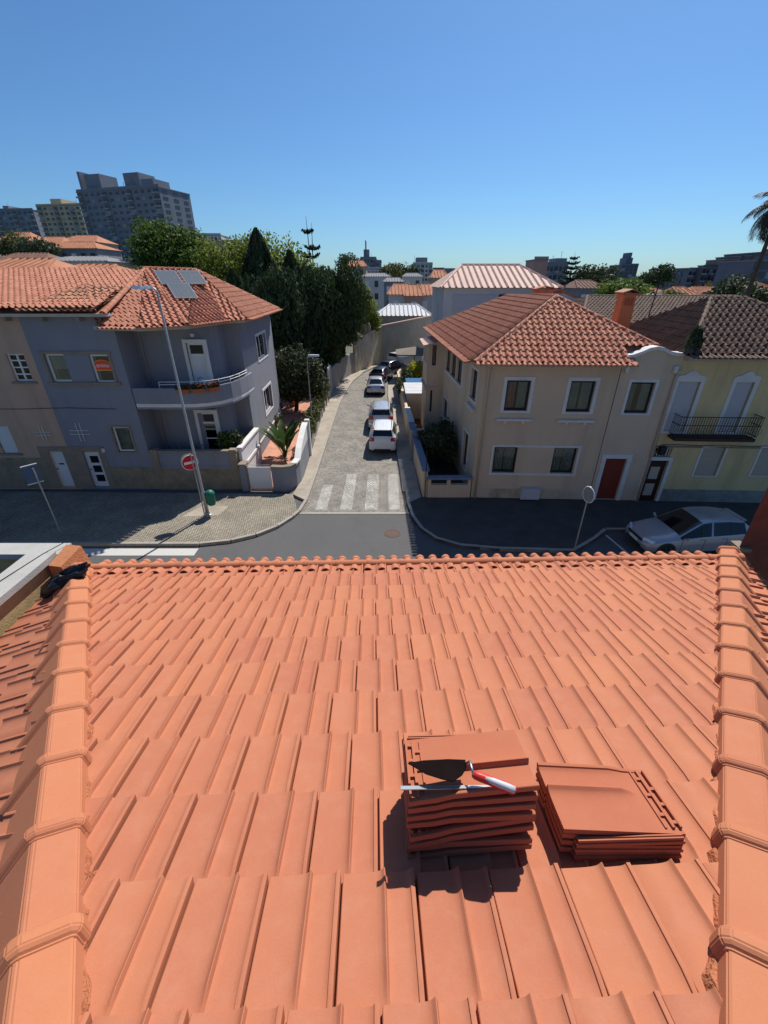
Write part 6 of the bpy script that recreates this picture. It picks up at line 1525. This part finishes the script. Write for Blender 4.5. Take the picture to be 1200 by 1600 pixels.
tree('lime_tree', 'slim lime-green tree at the end of the dark conifer clump', (-2.3, 57.2, 0), crown_blobs((-2.0, 57.2, 5.9), 1.7, 1.6, 3.6, 7, 4), 4000, .17, 'leaf_lime')
tx = xat(268, 390, 80)
tree('broadleaf_tree', 'large rounded green tree below the tall slab block', (tx, 80, 6), crown_blobs((tx, 80, 12.2), 6.4, 5, 6.0, 11, 12), 12000, .33, 'leaf_green', r=.4)
tree('broadleaf_tree', 'smaller green tree adjoining the large rounded one', (xat(318, 400, 76), 76, 5), crown_blobs((xat(318, 405, 76), 76, 10.6), 3.6, 3, 4, 8, 15), 6000, .3, 'leaf_green', r=.3)
tree('olive_tree', 'low olive-coloured bushy tree before the tall slab block', (xat(195, 410, 62), 62, 4), crown_blobs((xat(195, 412, 62), 62, 8.8), 3.3, 3, 2.9, 8, 19), 5000, .26, 'leaf_olive', r=.2)
tree('broadleaf_tree', 'green tree showing above the party roof behind the conifers', (xat(330, 395, 100), 100, 6), crown_blobs((xat(335, 395, 100), 100, 12), 4, 4, 5, 7, 31), 4000, .35, 'leaf_olive', r=.3)
# monkey-puzzle / Norfolk pine style conifers: tiers of level branches
def tiered(name, lab, base, h, r, tiers, seed, bare=.0, lead=2):
    t = thing(name, lab, 'tree', base); rd = random.Random(seed); mb = MB()
    tops = [Vector((base[0] + (k - (lead - 1) / 2) * r * .22, base[1], base[2] + h * (1 - .04 * k))) for k in range(lead)]
    fork = Vector((base[0], base[1], base[2] + h * .45))
    mb.tube([base, fork], [.28, .16], 8)
    for tp in tops: mb.tube([fork, fork.lerp(tp, .5), tp], [.12, .08, .02], 7)
    Q = []
    for i in range(tiers):
        f_ = .08 + .9 * i / tiers; z = base[2] + h * f_; rr = r * (1 - f_) ** .8 + r * .08; nb_ = 8 if i < tiers - 3 else 6
        if f_ > .75 and bare: rr *= 1.0
        cx0 = Vector((base[0], base[1], z)) if f_ < .5 else fork.lerp(tops[i % lead], (f_ - .45) / .55)
        for k in range(nb_):
            a = 2 * math.pi * k / nb_ + rd.uniform(-.2, .2) + i; d = Vector((math.cos(a), math.sin(a), 0)); p1 = cx0 + d * rr * .6 + Vector((0, 0, rr * .05)); p2 = cx0 + d * rr + Vector((0, 0, rr * .32))
            mb.tube([cx0, p1, p2], [.05, .03, .01], 5)
            n = int(26 + rr * 22)
            for s_ in range(n):
                q = s_ / n; p = cx0.lerp(p1, q / .6) if q < .6 else p1.lerp(p2, (q - .6) / .4); Q.append((p.x + rd.gauss(0, .06 + rr * .03), p.y + rd.gauss(0, .06 + rr * .03), p.z + rd.gauss(.03, .05)))
    mb.build('trunk', 'bark', t, smooth=True); P = np.array(Q); d = np.zeros_like(P); d[:, 2] = 1
    put('crown', quads_mesh('crown', 'leaf_araucaria', leaf_quads(P, d, .20, 1.8, .35) - np.array(base)), t)
p = py(482, 338, 64); tiered('monkey_puzzle_tree', 'slender tiered pine with two bare leaders above the cypresses', (p.x, 64, 0), p.z, 3.0, 11, 4, 1, 2)
p = py(899, 394, 95); tiered('monkey_puzzle_tree', 'dark symmetrical tiered pine beyond the pink-roofed house', (p.x, 95, 0), p.z, 4.2, 15, 9, 0, 1)
# garden shrub, hedge, big-leaved plant
tree('garden_shrub', 'large leathery shrub in the patio garden behind the street lamp', (-7.2, 34.6, .1), crown_blobs((-7.0, 34.6, 3.0), 2.6, 2.2, 2.5, 10, 41), 9000, .15, 'leaf_dark', shell=.45, cat='shrub')
hd = thing('hedge', 'tangled climbing hedge spilling over the garden wall of the side street', 'hedge', (-5, 31, 1.2))
P = []; 
for i in range(7000):
    y = rng.uniform(24.9, 38.8); x = -4.62 - (y - 24.9) * .03 - .1; h_ = .55 + .25 * math.sin(y * 1.3) + .18 * math.sin(y * 3.1); a = rng.uniform(0, math.pi * 1.25) - .5
    w_ = .42 + .12 * math.sin(y * 2.2); rr = math.sqrt(rng.random()); P.append((x - .12 + math.cos(a) * w_ * rr, y, 1.25 + max(-.4, math.sin(a)) * h_ * rr))
P = np.array(P); d = rng.normal(size=P.shape) * .3; d[:, 2] += .8
put('foliage', quads_mesh('foliage', 'leaf_hedge', leaf_quads(P, d, .10, 1.7) - np.array((-5, 31, 1.2))), hd)
mb = MB()
for i in range(9): y = 25.4 + i * 1.5; mb.tube([(-4.85, y, .16), (-4.9, y + .1, .8), (-4.85, y + .3, 1.5)], [.04, .03, .015], 5)
mb.build('stem', 'bark', hd)
def big_leaf_plant(base, n, L, lab, seed):
    t = thing('banana_plant', lab, 'plant', base); rd = random.Random(seed); base = Vector(base)
    for i in range(n):
        a = 2 * math.pi * i / n * 2.4 + rd.uniform(-.3, .3); el = rd.uniform(1.05, 1.5); l = L * rd.uniform(.75, 1.1); d = Vector((math.cos(a), math.sin(a), 0)); up = Vector((0, 0, 1)); pts = []
        for k in range(9):
            f_ = k / 8; e = el - .55 * f_ ** 2 * rd.uniform(.8, 1.3); pts.append(pts[-1] + (d * math.cos(e) + up * math.sin(e)) * l / 8 if pts else base + d * .08)
        sd_ = d.cross(up); b = MB(); vs = []
        for k, p_ in enumerate(pts):
            f_ = k / 8; w_ = .02 if f_ < .3 else .21 * math.sin(math.pi * min(1, (f_ - .28) / .74)) ** .7 + .005
            vs += [p_ - sd_ * w_ + up * w_ * .35, p_ - up * .004, p_ + sd_ * w_ + up * w_ * .35]
        b.add(vs, [(k * 3 + j, k * 3 + j + 1, k * 3 + j + 4, k * 3 + j + 3) for k in range(8) for j in range(2)]); b.build('leaf', 'leaf_banana', t, smooth=True)
    mb = MB(); mb.tube([base, base + Vector((0, 0, .5))], [.12, .06], 8); mb.build('stem', 'leaf_banana', t)
bp_ = gp(447, 715, .16); big_leaf_plant((bp_.x - .1, bp_.y + .2, .16), 22, 2.3, 'banana-like plant with broad upright leaves inside the curved garden wall', 3)
for i, (u, v, z, s_, lab) in enumerate(((428, 672, .16, .55, 'potted shrub on the patio beside the wing of the blue house'), (432, 650, .16, .5, 'potted bush further along the wing of the blue house'))):
    p = gp(u, v, z); t = thing('potted_plant', lab, 'potted plant', p); b = MB(); b.lathe([(.16, 0), (.22, .38), (.25, .4), (.2, .36), (0, .35)], 14, p); b.build('pot', 'clay_pot', t, smooth=True)
    P, d = blob_points([(p.x, p.y, p.z + .75, s_, s_, s_ * .8)], 900); put('foliage', quads_mesh('foliage', 'leaf_hedge', leaf_quads(P, d, .10) - np.array(p)), t)
p = gp(459, 634, .16); ur = thing('clay_urn', 'tall reddish clay urn under the leathery shrub', 'urn', p); b = MB(); b.lathe([(.16, 0), (.2, .05), (.3, .6), (.34, .95), (.26, 1.3), (.17, 1.42), (.22, 1.55), (.18, 1.54), (.13, 1.42), (0, 1.3)], 18, p); b.build('body', 'clay_pot', ur, smooth=True)
# terrace and balcony planters
for u, v, lab, c in ((374, 690, 'leafy potted plant with blooms on the terrace behind the parapet', 'leaf_hedge'), (352, 690, 'bushy plant in a clay trough on the terrace', 'leaf_green'), (388, 668, 'small potted plant on the terrace side wall', 'leaf_dark')):
    p = py(u, v, 21.0); p.z = 1.2; p.x = min(p.x, -7.7); t = thing('potted_plant', lab, 'potted plant', p); b = MB(); b.lathe([(.14, 0), (.2, .5), (.23, .52), (.18, .48), (0, .47)], 14, p); b.build('pot', 'clay_pot', t, smooth=True)
    P, d = blob_points([(p.x, p.y, p.z + 1.0, .38, .36, .55)], 700); put('foliage', quads_mesh('foliage', c, leaf_quads(P, d, .10) - np.array(p)), t)
fb_pts = [(-9.6, 20.02), (-8.95, 20.03), (-8.35, 20.24), (-7.88, 20.63)]
for i, (A, B) in enumerate(zip(fb_pts, fb_pts[1:])):
    A, B = Vector((*A, 0)), Vector((*B, 0)); m_ = (A + B) / 2; d = (B - A).normalized(); n_ = Vector((d.y, -d.x, 0)); f_ = Frame(A, B)
    t = thing('flower_box', ['clay flower box at the straight end of the curved balcony', 'clay flower box in the middle of the curved balcony rail', 'clay flower box where the balcony rail curves back'][i], 'flower box', (m_.x, m_.y, 5.0), 'flower boxes on the balcony')
    b = MB(); f_.fbox(b, .05, f_.len - .05, 4.98, 5.16, -.20, -.03); b.build('box', 'clay_pot', t)
    Pn = 380; q = rng.random(Pn) * f_.len; P = np.array([f_.p(a, 5.17 + rng.random() * .2, -.12 + rng.normal() * .07) for a in q]); dd = rng.normal(size=P.shape); dd[:, 2] += 1; put('foliage', quads_mesh('foliage', 'leaf_dark', leaf_quads(P, dd, .06) - np.array((m_.x, m_.y, 5.0))), t)
    P = np.array([f_.p(a, 5.24 + rng.random() * .14, -.15 + rng.normal() * .06) for a in q[:120]]); dd = rng.normal(size=P.shape); put('flowers', quads_mesh('flowers', 'flower_red', leaf_quads(P, dd, .05, 1) - np.array((m_.x, m_.y, 5.0))), t)
tree('garden_shrub', 'dense dark shrub shading the side window of the cream house', (3.1, 23.0, .1), crown_blobs((3.05, 23.2, 1.55), 1.05, 1.9, 1.25, 9, 51), 6000, .10, 'leaf_dark', r=.08, cat='shrub')
tree('garden_shrub', 'yellow-flowering shrub beneath the taupe parasol', (3.2, 44.0, .1), crown_blobs((3.2, 44.0, 1.6), 1.0, 1.0, 1.0, 6, 53), 1800, .14, 'leaf_yellow', r=.06, cat='shrub')
tree('garden_shrub', 'green shrub row against the garden wall by the blue tank', (2.2, 40.4, .1), crown_blobs((2.1, 40.6, 1.4), .6, 2.0, 1.0, 7, 55), 2600, .12, 'leaf_dark', r=.06, cat='shrub')
tree('ivy', 'ivy hanging over the garden wall near the saloon car', (1.5, 38.6, 0), crown_blobs((1.42, 38.4, 1.25), .35, 2.2, .65, 7, 57), 2400, .10, 'leaf_dark', r=.05, cat='plant')
# palm with a ragged crown at the street's far end
pt = py(1212, 322, 40); pbz = py(1163, 470, 40)
pl_ = thing('palm_tree', 'tall thin palm with a ragged dark crown of drooping fronds', 'tree', (pbz.x, 40, 0))
b = MB(); b.tube([(pbz.x, 40, 0), (pbz.x, 40, 6), (pbz.x + .1, 40, 12), (pbz.x + .15, 40, pt.z)], [.22, .17, .15, .17], 10); b.build('trunk', 'bark', pl_, smooth=True)
hub = Vector((pbz.x + .15, 40, pt.z)); rd = random.Random(8)
for i in range(34):
    a = rd.uniform(0, 6.28); el = rd.uniform(-.9, 1.2); l = rd.uniform(2.0, 2.9); d = Vector((math.cos(a), math.sin(a), 0)); pts = [hub]
    for k in range(6): e = el - .30 * k; pts.append(pts[-1] + (d * math.cos(e) + Vector((0, 0, math.sin(e)))) * l / 6)
    P = []; T = []
    Q = []; sdv_ = d.cross(Vector((0, 0, 1)))
    for k in range(6):
        for j in range(6):
            p_ = pts[k].lerp(pts[k + 1], j / 6); tdir = (pts[k + 1] - pts[k]).normalized(); w_ = .75 * math.sin(math.pi * (.12 + .8 * (k + j / 6) / 6))
            for sg in (-1, 1):
                tip = p_ + sdv_ * sg * w_ * .7 + tdir * w_ * .55 - Vector((0, 0, w_ * rd.uniform(.25, .7))); wd = tdir * .035; Q.append([p_ - wd, p_ + wd, tip + wd * .3, tip - wd * .3])
    put('frond', quads_mesh('frond', 'leaf_palm', np.array([[tuple(v) for v in q] for q in Q]) - np.array((pbz.x, 40, 0))), pl_)
# weeds rooted in the gutter between cream and yellow house
p = FR.p(S2 + .25, 6.95, .1); t = thing('gutter_weeds', 'dark clump of weeds growing in the gutter beside the wavy parapet', 'plant', p)
P, d = blob_points([(p.x, p.y, p.z + .35, .28, .25, .55)], 900); put('foliage', quads_mesh('foliage', 'leaf_dark', leaf_quads(P, d, .09, 2.2, .6) - np.array(p)), t)
# ------------------------------------------------------------ the town beyond
UNIT = {}
def unit(m, name):
    if (m, name) not in UNIT: b = MB(); b.box(-.5, .5, -.5, .5, -.5, .5); UNIT[(m, name)] = b.mesh(name, m)
    return UNIT[(m, name)]
def cube(parent, name, m, c, d, rz=0.0):
    M = Matrix.Translation(c) @ Matrix.Rotation(rz, 4, 'Z') @ Matrix.Diagonal((*d, 1)); o = put(name, unit(m, name), parent); o.matrix_basis = Matrix.Translation(-wloc(parent)) @ M; return o
def block(name, lab, u0, u1, vt, Y, depth, m, floors, cols, zb=None, rz=0.0, group=None, win='far_window', ww=.55, wh=.5, side=0, band=None, roofm='far_roof_grey', balc=0, cat='building', pent=None, vtr=None):
    """flat-roofed block of flats; face towards us built with its windows"""
    a, c = py(u0, vt, Y), py(u1, vt, Y); x0, x1 = a.x, c.x; zt_ = a.z; zg = terrain((x0 + x1) / 2, Y) - .5 if zb is None else zb
    t = thing(name, lab, cat, ((x0 + x1) / 2, Y, zg), group); W = x1 - x0
    cR, sR = math.cos(rz), math.sin(rz); cx, cy = (x0 + x1) / 2, Y
    def L(x, y, z): return Vector((cx + x * cR - y * sR, cy + x * sR + y * cR, z))
    cube(t, 'wall', m, L(0, depth / 2, (zt_ + zg) / 2), (W, depth, zt_ - zg), rz)
    cube(t, 'roof', roofm, L(0, depth / 2, zt_ + .12), (W + .3, depth + .3, .25), rz)
    cube(t, 'parapet', m, L(0, .12, zt_ + .55), (W, .2, .6), rz)
    fh = (zt_ - zg) / floors; cw_ = W / cols
    for f_ in range(floors):
        z = zg + (f_ + .55) * fh
        if z < 3.5 and Y > 60 and terrain(cx, cy) < 1: continue
        if band: cube(t, 'balcony', band, L(0, -.35, zg + f_ * fh + fh * .22), (W * .96, .7, fh * .30), rz)
        for k in range(cols):
            x = -W / 2 + (k + .5) * cw_; isb = balc and (k % balc == 0)
            cube(t, 'window', win if (k * 7 + f_ * 5 + k * f_) % 4 else 'far_glint', L(x, -.02, z), (cw_ * (ww if not isb else .78), .12, fh * (wh if not isb else .62)), rz)
            if isb: cube(t, 'balcony', 'far_balcony', L(x, -.5, z - fh * .34), (cw_ * .85, .95, fh * .22), rz)
    if side:
        for f_ in range(floors):
            for k in range(side):
                y = (k + .5) * depth / side
                for sx in (-1, 1): cube(t, 'window', win, L(sx * W / 2, y, zg + (f_ + .55) * fh), (.1, depth / side * .45, fh * .45), rz)
    for q in range(3 if pent else 0):
        bb = MB(); pa = L(W * (-.35 + .3 * q + .07 * math.sin(Y + q)), depth * .3, zt_ + .2); hh = 1.2 + 1.1 * ((q * 7 + int(Y)) % 3); bb.tube([pa, pa + Vector((0, 0, hh))], .06, 5); bb.tube([pa + Vector((-.35, 0, hh)), pa + Vector((.35, 0, hh))], .04, 4); bb.build('aerial', 'galv', t)
    for (f0, f1, h, dm) in (pent or []):
        cube(t, 'roof_house', dm, L(-W / 2 + W * (f0 + f1) / 2, depth * .4, zt_ + .25 + h / 2), (W * (f1 - f0), depth * .5, h), rz)
    return t
# tall blocks on the hill
block('slab_block', 'tall grey-blue slab apartment block with rooftop machine rooms', 101, 262, 297, 165, 14, 'far_slate', 12, 13, rz=R(-17), balc=4, ww=.5, wh=.42, pent=[(.08, .27, 4.6, 'far_slate'), (.56, .74, 4.2, 'far_slate'), (.76, .9, 2.4, 'far_slate'), (.0, .03, 5.5, 'far_slate')], side=3)
block('apartment_tower', 'ochre apartment tower beside the grey-blue slab block', 52, 128, 322, 215, 18, 'far_ochre', 11, 8, rz=R(-8), balc=3, ww=.5, pent=[(.25, .5, 2.6, 'far_ochre')], side=3)
block('apartment_block', 'dark slate-coloured apartment block behind the ochre tower', -40, 55, 329, 250, 18, 'far_slate', 10, 10, rz=R(-6), balc=3, ww=.55, pent=[(.4, .5, 2, 'far_slate')])
block('office_block', 'long pale low block seen past the big green tree', 295, 345, 368, 210, 14, 'far_white', 5, 9, balc=0, ww=.6)
block('office_block', 'plain grey block next to the long pale low block', 338, 372, 379, 190, 14, 'far_grey', 4, 6)
block('tower_block', 'grey block with rooftop aerials on the skyline above the street', 563, 588, 404, 260, 18, 'far_grey', 8, 5, pent=[(.2, .55, 4, 'far_grey'), (.3, .36, 8, 'far_grey')], balc=0)
block('tower_block', 'stepped shoulder of the grey skyline block', 586, 596, 409, 255, 16, 'far_grey', 7, 3)
block('apartment_block', 'terraced pale block below the grey skyline block', 568, 602, 421, 200, 12, 'far_white', 4, 6, band='far_balcony')
block('tower_block', 'pale skyline tower with balconies above the salmon-walled house', 645, 676, 413, 230, 16, 'far_white', 9, 5, balc=2, ww=.5, pent=[(.2, .75, 2.6, 'far_grey')], side=3)
block('apartment_block', 'small brown block between the pale skyline tower and the pink roof', 676, 694, 422, 190, 12, 'far_brown', 4, 4)
block('apartment_block', 'dark grey stacked block just before the pink roof edge', 694, 711, 424, 150, 10, 'far_slate', 5, 3)
tb = block('chimney_block', 'plain pinkish blank-sided tower behind the pink roof', 835, 857, 407, 120, 7, 'far_pink', 1, 1, ww=.01, wh=.01)
block('apartment_block', 'grey block partly hidden by the tiered pine', 852, 888, 414, 150, 12, 'far_grey', 6, 5, balc=2, pent=[(.5, 1, 1.6, 'far_grey')])
block('glass_tower', 'blue glass tower with a pointed crown on the far skyline', 972, 998, 414, 330, 18, 'far_blue', 10, 4, ww=.7, wh=.8, win='far_window', pent=[(.3, .7, 4, 'far_blue'), (.42, .58, 7, 'far_blue')])
block('low_block', 'long low grey block under the blue glass tower', 985, 1035, 436, 200, 14, 'far_tan', 2, 10)
stp = [(1052, 1066, 433), (1065, 1078, 427), (1077, 1100, 423), (1099, 1142, 419), (1141, 1158, 414), (1157, 1176, 405), (1175, 1192, 400), (1191, 1240, 395)]
for i, (u0, u1, v) in enumerate(stp):
    block('terraced_block', 'dark brown stepped apartment terrace climbing towards the palm, %s step' % ['lowest', 'second', 'third', 'fourth and broadest', 'fifth', 'sixth', 'seventh', 'highest'][i], u0, u1, v, 150 - i * 3, 14, 'far_slate' if i < 3 else 'far_brown', 7, max(2, int((u1 - u0) / 5)), ww=.5, wh=.4, group='steps of the terraced apartment block', balc=2)
block('glass_block', 'blue-grey glazed slab behind the palm trunk', 1180, 1260, 408, 95, 10, 'far_blue', 8, 7, ww=.75, wh=.7)
# houses with tiled roofs
def far_house(name, lab, u0, u1, ve, Y, depth, rise, m, tile='far_tile', cols=4, floors=2, gable=False, group=None, zb=None, rz=0, over=.4):
    a, c = py(u0, ve, Y), py(u1, ve, Y); x0, x1, ze = a.x, c.x, a.z; zg = terrain((x0 + x1) / 2, Y) - .5 if zb is None else zb
    if ze - zg < 2.5: zg = ze - 3
    t = thing(name, lab, 'house', ((x0 + x1) / 2, Y, zg), group); b = MB(); b.box(x0, x1, Y, Y + depth, zg, ze); b.build('wall', m, t)
    rise = rise * (.55 if Y > 70 else .75 if Y > 60 else 1); o = over; W = x1 - x0; X0, X1, Y0, Y1 = x0 - o, x1 + o, Y - o, Y + depth + o; in_ = min((Y1 - Y0) / 2, (X1 - X0) * .24) * (.04 if gable else 1)
    ry = (Y0 + Y1) / 2; b = MB(); e0 = ze - .02
    rx0, rx1 = X0 + in_, X1 - in_
    b.add([(X0, Y0, e0), (X1, Y0, e0), (X1, Y1, e0), (X0, Y1, e0), (rx0, ry, ze + rise), (rx1, ry, ze + rise)], [(0, 1, 5, 4), (1, 2, 5), (2, 3, 4, 5), (3, 0, 4), (3, 2, 1, 0)]); rf = b.build('roof', tile, t)
    # rolls of tile down the front slope
    n = max(4, min(60, int(W / .55))); b = MB()
    for i in range(n):
        x = X0 + (X1 - X0) * (i + .5) / n; top = 1.0
        if x < rx0: top = (x - X0) / max(.01, in_)
        if x > rx1: top = (X1 - x) / max(.01, in_)
        p0, p1 = Vector((x, Y0 - .03, e0 + .03)), Vector((x, Y0 + (ry - Y0) * top, e0 + (rise + .02) * top + .03)); w_ = .11
        b.add([p0 + Vector((-w_, 0, 0)), p0 + Vector((0, 0, .12)), p0 + Vector((w_, 0, 0)), p1 + Vector((-w_, 0, 0)), p1 + Vector((0, 0, .12)), p1 + Vector((w_, 0, 0))], [(0, 1, 4, 3), (1, 2, 5, 4), (0, 2, 1)])
    b.build('roof_rolls', tile, rf)
    b = MB(); b.tube([(rx0, ry, ze + rise), (rx1, ry, ze + rise)], .14, 6); b.tube([(X0, Y0, e0), (rx0, ry, ze + rise)], .12, 6); b.tube([(X1, Y0, e0), (rx1, ry, ze + rise)], .12, 6); b.build('ridge_tiles', tile, rf)
    fh = min(3.0, (ze - zg) / floors)
    for f_ in range(floors):
        for k in range(cols): cube(t, 'window', 'far_window' if (k + f_) % 3 else 'white_frame', (x0 + (k + .5) * W / cols, Y - .01, ze - .25 - (f_ + .5) * fh), (min(1.0, W / cols * .5), .1, fh * .5))
    return t
pk = far_house('pink_roof_house', 'large house with a pale pink ribbed hipped roof and skylight', 694, 871, 449, 46, 11, 2.0, 'far_white', 'roof_pink', 4, 2, zb=0)
b = MB(); q = [py(773, 440, 48), py(783, 440, 48), py(785, 424, 50.2), py(777, 424, 50.2)]; b.extr(q, Vector((0, -.1, .1))); b.build('skylight', 'dark_frame', pk, fix=True)
b = MB(); a, c = py(708, 461, 45.9), py(845, 505, 45.9); b.box(a.x, c.x, 45.85, 45.96, c.z, a.z); b.build('grey_render', 'shutter_grey', pk)
for u in (790, 823, 850):
    a = py(u, 470, 45.8); cube(pk, 'window', 'dark_frame', (a.x, 45.82, a.z), (1.4, .1, 1.1))
lt = thing('lean_to', 'white lean-to roof wall beside the pink-roofed house', 'house', (15, 40, 0)); b = MB(); a, c, e_ = py(880, 458, 40), py(935, 482, 40), py(880, 520, 40); b.extr([a, c, Vector((c.x, 40, 0)), Vector((a.x, 40, 0))], Vector((0, 5, 0))); b.build('wall', 'shutter_grey', lt, fix=True); b = MB(); dv = Vector((.3, 0, -.12)); b.extr([a - dv, c + dv, c + dv + Vector((0, 0, .2)), a - dv + Vector((0, 0, .2))], Vector((0, 5.2, 0))); b.build('roof', 'far_tile', lt, fix=True)
far_house('white_roof_house', 'low house with a white metal hipped roof beyond the grey wall', 592, 672, 493, 66, 9, 1.6, 'grey_wall', 'roof_white', 3, 1, zb=0)
far_house('town_house', 'pink and pale house with faded orange roof beyond the white-roofed one', 608, 650, 460, 88, 10, 3.0, 'far_white', 'far_tile', 2, 2)
far_house('town_house', 'salmon-walled house with a hipped orange roof down the street axis', 634, 660, 462, 87, 9, 3.2, 'far_pink', 'far_tile', 1, 2)
far_house('town_house', 'lilac-walled house joined to the salmon-walled one', 655, 690, 461, 88.5, 10, 3.2, 'shutter_grey', 'far_tile', 2, 2)
rows_ = [  # u0,u1,ve,Y,depth,rise,wall,tile,label
 (-60, 60, 428, 40, 9, 1.2, 'far_tan', 'far_tile', 'old tan house with patchy orange roof behind the pink house'),
 (62, 165, 430, 44, 9, .9, 'far_grey', 'far_tile', 'grey house with a shallow orange roof behind the blue house'),
 (170, 232, 436, 50, 8, .2, 'grey_wall', 'far_roof_grey', 'flat grey-roofed annex behind the blue house'),
 (-20, 70, 410, 78, 9, 2.6, 'far_grey', 'far_tile_dark', 'grey house with a brown roof on the rise before the ochre tower'),
 (60, 150, 388, 110, 10, 2.6, 'far_grey', 'far_tile', 'long grey house with dull orange roof at the foot of the ochre tower'),
 (45, 95, 380, 128, 10, 3.0, 'far_white', 'far_tile', 'white house with orange roof under the ochre tower'),
 (92, 150, 378, 132, 10, 3.2, 'far_tan', 'far_tile', 'tan house with orange roof between the ochre tower and slab block'),
 (0, 40, 375, 120, 9, 3.4, 'far_white', 'far_tile', 'pale house with steep orange roof under the dark slate block'),
 (60, 165, 408, 70, 9, .9, 'far_white', 'far_roof_grey', 'long low pale building with flat grey roof on the rise'),
 (542, 572, 416, 150, 10, 3.0, 'far_tan', 'far_tile', 'tan house with orange roof under the grey skyline block'),
 (566, 610, 432, 130, 10, 1.5, 'far_white', 'far_roof_grey', 'white flat-topped house behind the slim lime-green tree'),
 (600, 630, 440, 115, 9, 1.5, 'far_grey', 'far_roof_grey', 'grey flat-topped house near the salmon-walled one'),
 (630, 660, 432, 140, 9, 1.6, 'far_white', 'far_roof_grey', 'long white low house below the pale skyline tower'),
 (676, 700, 434, 110, 9, 3.0, 'far_tan', 'far_tile', 'tan house with bright orange roof next to the dark stacked block'),
 (905, 945, 450, 85, 9, 2.2, 'far_grey', 'far_tile_dark', 'dim house with brown roof beside the tiered pine'),
 (940, 985, 452, 110, 9, 2.0, 'far_tan', 'far_tile', 'tan house with orange roof behind the tall chimney'),
 (1018, 1040, 458, 90, 8, 1.6, 'far_tan', 'far_tile', 'small tan house with orange roof by the bare pole'),
 (1036, 1066, 461, 82, 8, .3, 'far_white', 'far_blue', 'white house with flat blue-grey roof below the terraced block'),
 (1064, 1092, 463, 80, 8, 2.4, 'far_white', 'far_tile', 'white house with bright orange roof below the terraced block'),
 (1090, 1140, 459, 92, 9, 2.0, 'far_tan', 'far_tile', 'tan house with a mixed orange roof near the palm'),
 (1136, 1175, 462, 100, 9, 2.0, 'far_pink', 'far_tile', 'pink house with orange roof behind the palm trunk'),
 (1170, 1230, 458, 62, 9, 1.6, 'far_tan', 'far_tile', 'tan house with a broad orange roof past the palm'),
]
for q in rows_: far_house('town_house', q[8], q[0], q[1], q[2], q[3], q[4], q[5], q[6], q[7], max(2, int((q[1] - q[0]) / 14)), 1 if q[5] < 1 else 2)
# scattered trees among the far roofs
ft = [(920, 436, 130, 5, 'leaf_dark', 'dark round tree among the far roofs by the tiered pine'), (942, 432, 170, 6, 'leaf_dark', 'broad dark tree on the skyline beside the glass tower'), (1016, 436, 150, 4.2, 'leaf_dark', 'dark umbrella-shaped tree near the bare pole'), (1030, 432, 140, 4.5, 'leaf_conifer', 'boxy dark tree close to the terraced block'), (955, 462, 60, 2.6, 'leaf_green', 'fresh green bush behind the tall orange chimney'), (985, 458, 64, 3, 'leaf_green', 'green tree between the tall orange chimney and the bare pole'), (624, 425, 210, 6, 'leaf_dark', 'dark skyline tree near the grey skyline block'), (612, 428, 200, 5, 'leaf_olive', 'olive-toned skyline tree above the street'), (640, 430, 205, 5, 'leaf_dark', 'dark skyline tree under the pale tower'), (1048, 468, 70, 2, 'leaf_green', 'green bush before the white flat-roofed house'), (1150, 458, 55, 2.8, 'leaf_dark', 'dark bushy tree at the palm foot'), (1190, 470, 44, 2, 'leaf_dark', 'dark shrub beyond the yellow-house roof'), (60, 395, 100, 4, 'leaf_dark', 'dark tree among the hillside roofs'), (30, 392, 105, 4, 'leaf_olive', 'olive-toned tree among the hillside roofs'), (545, 414, 170, 5, 'leaf_dark', 'small dark tree on the rise behind the conifers'), (1120, 455, 110, 3, 'leaf_olive', 'olive-toned bush under the terraced block')]
for i, (u, v, Y, r_, m, lab) in enumerate(ft):
    p = py(u, v, Y); g_ = terrain(p.x, Y); tree('town_tree', lab, (p.x, Y, g_), crown_blobs((p.x, Y, max(g_ + r_ * .8, p.z)), r_, r_, r_ * .8, 7, 60 + i), 1800, r_ * .075 + .05, m, nl=4)
# thin bare pole
pq = py(1002, 527, 26); pz = py(1032, 437, 26); po = thing('aerial_pole', 'thin dark pole rising from the brown tiled roof', 'pole', (pq.x, 26, 6.5)); b = MB(); b.tube([(pq.x, 26, 6.4), (pz.x, 26, pz.z)], .035, 6); b.build('pole', 'black_iron', po)
# far wooded hills closing the horizon
b = MB(); n = 60
for r0, h0, m_ in ((900, 16, 'far_slate'),):
    vs = []
    for i in range(n + 1):
        a = R(-62 + 124 * i / n); x, y = math.sin(a) * r0, math.cos(a) * r0; h_ = h0 * (.55 + .3 * math.sin(i * .7) + .2 * math.sin(i * 1.9 + 1)); vs += [(x, y, -2), (x, y, h_), (x * 1.3, y * 1.3, -2)]
    b.add(vs, [(i * 3, i * 3 + 3, i * 3 + 4, i * 3 + 1) for i in range(n)] + [(i * 3 + 1, i * 3 + 4, i * 3 + 5, i * 3 + 2) for i in range(n)])
o = b.build('hills', 'leaf_dark', smooth=True); o['kind'] = 'structure'
# the terraces go on along the cross street beyond the picture
far_house('terraced_house', 'tan terraced house next to the yellow house', 1412, 1787, 552, 18.3, 8.5, 1.9, 'far_tan', 'far_tile_dark', 5, 2, zb=0)
far_house('terraced_house', 'pale terraced house next to the pink house', -1007, -510, 490, 20.0, 9.5, 1.7, 'far_white', 'far_tile', 6, 2, zb=0)
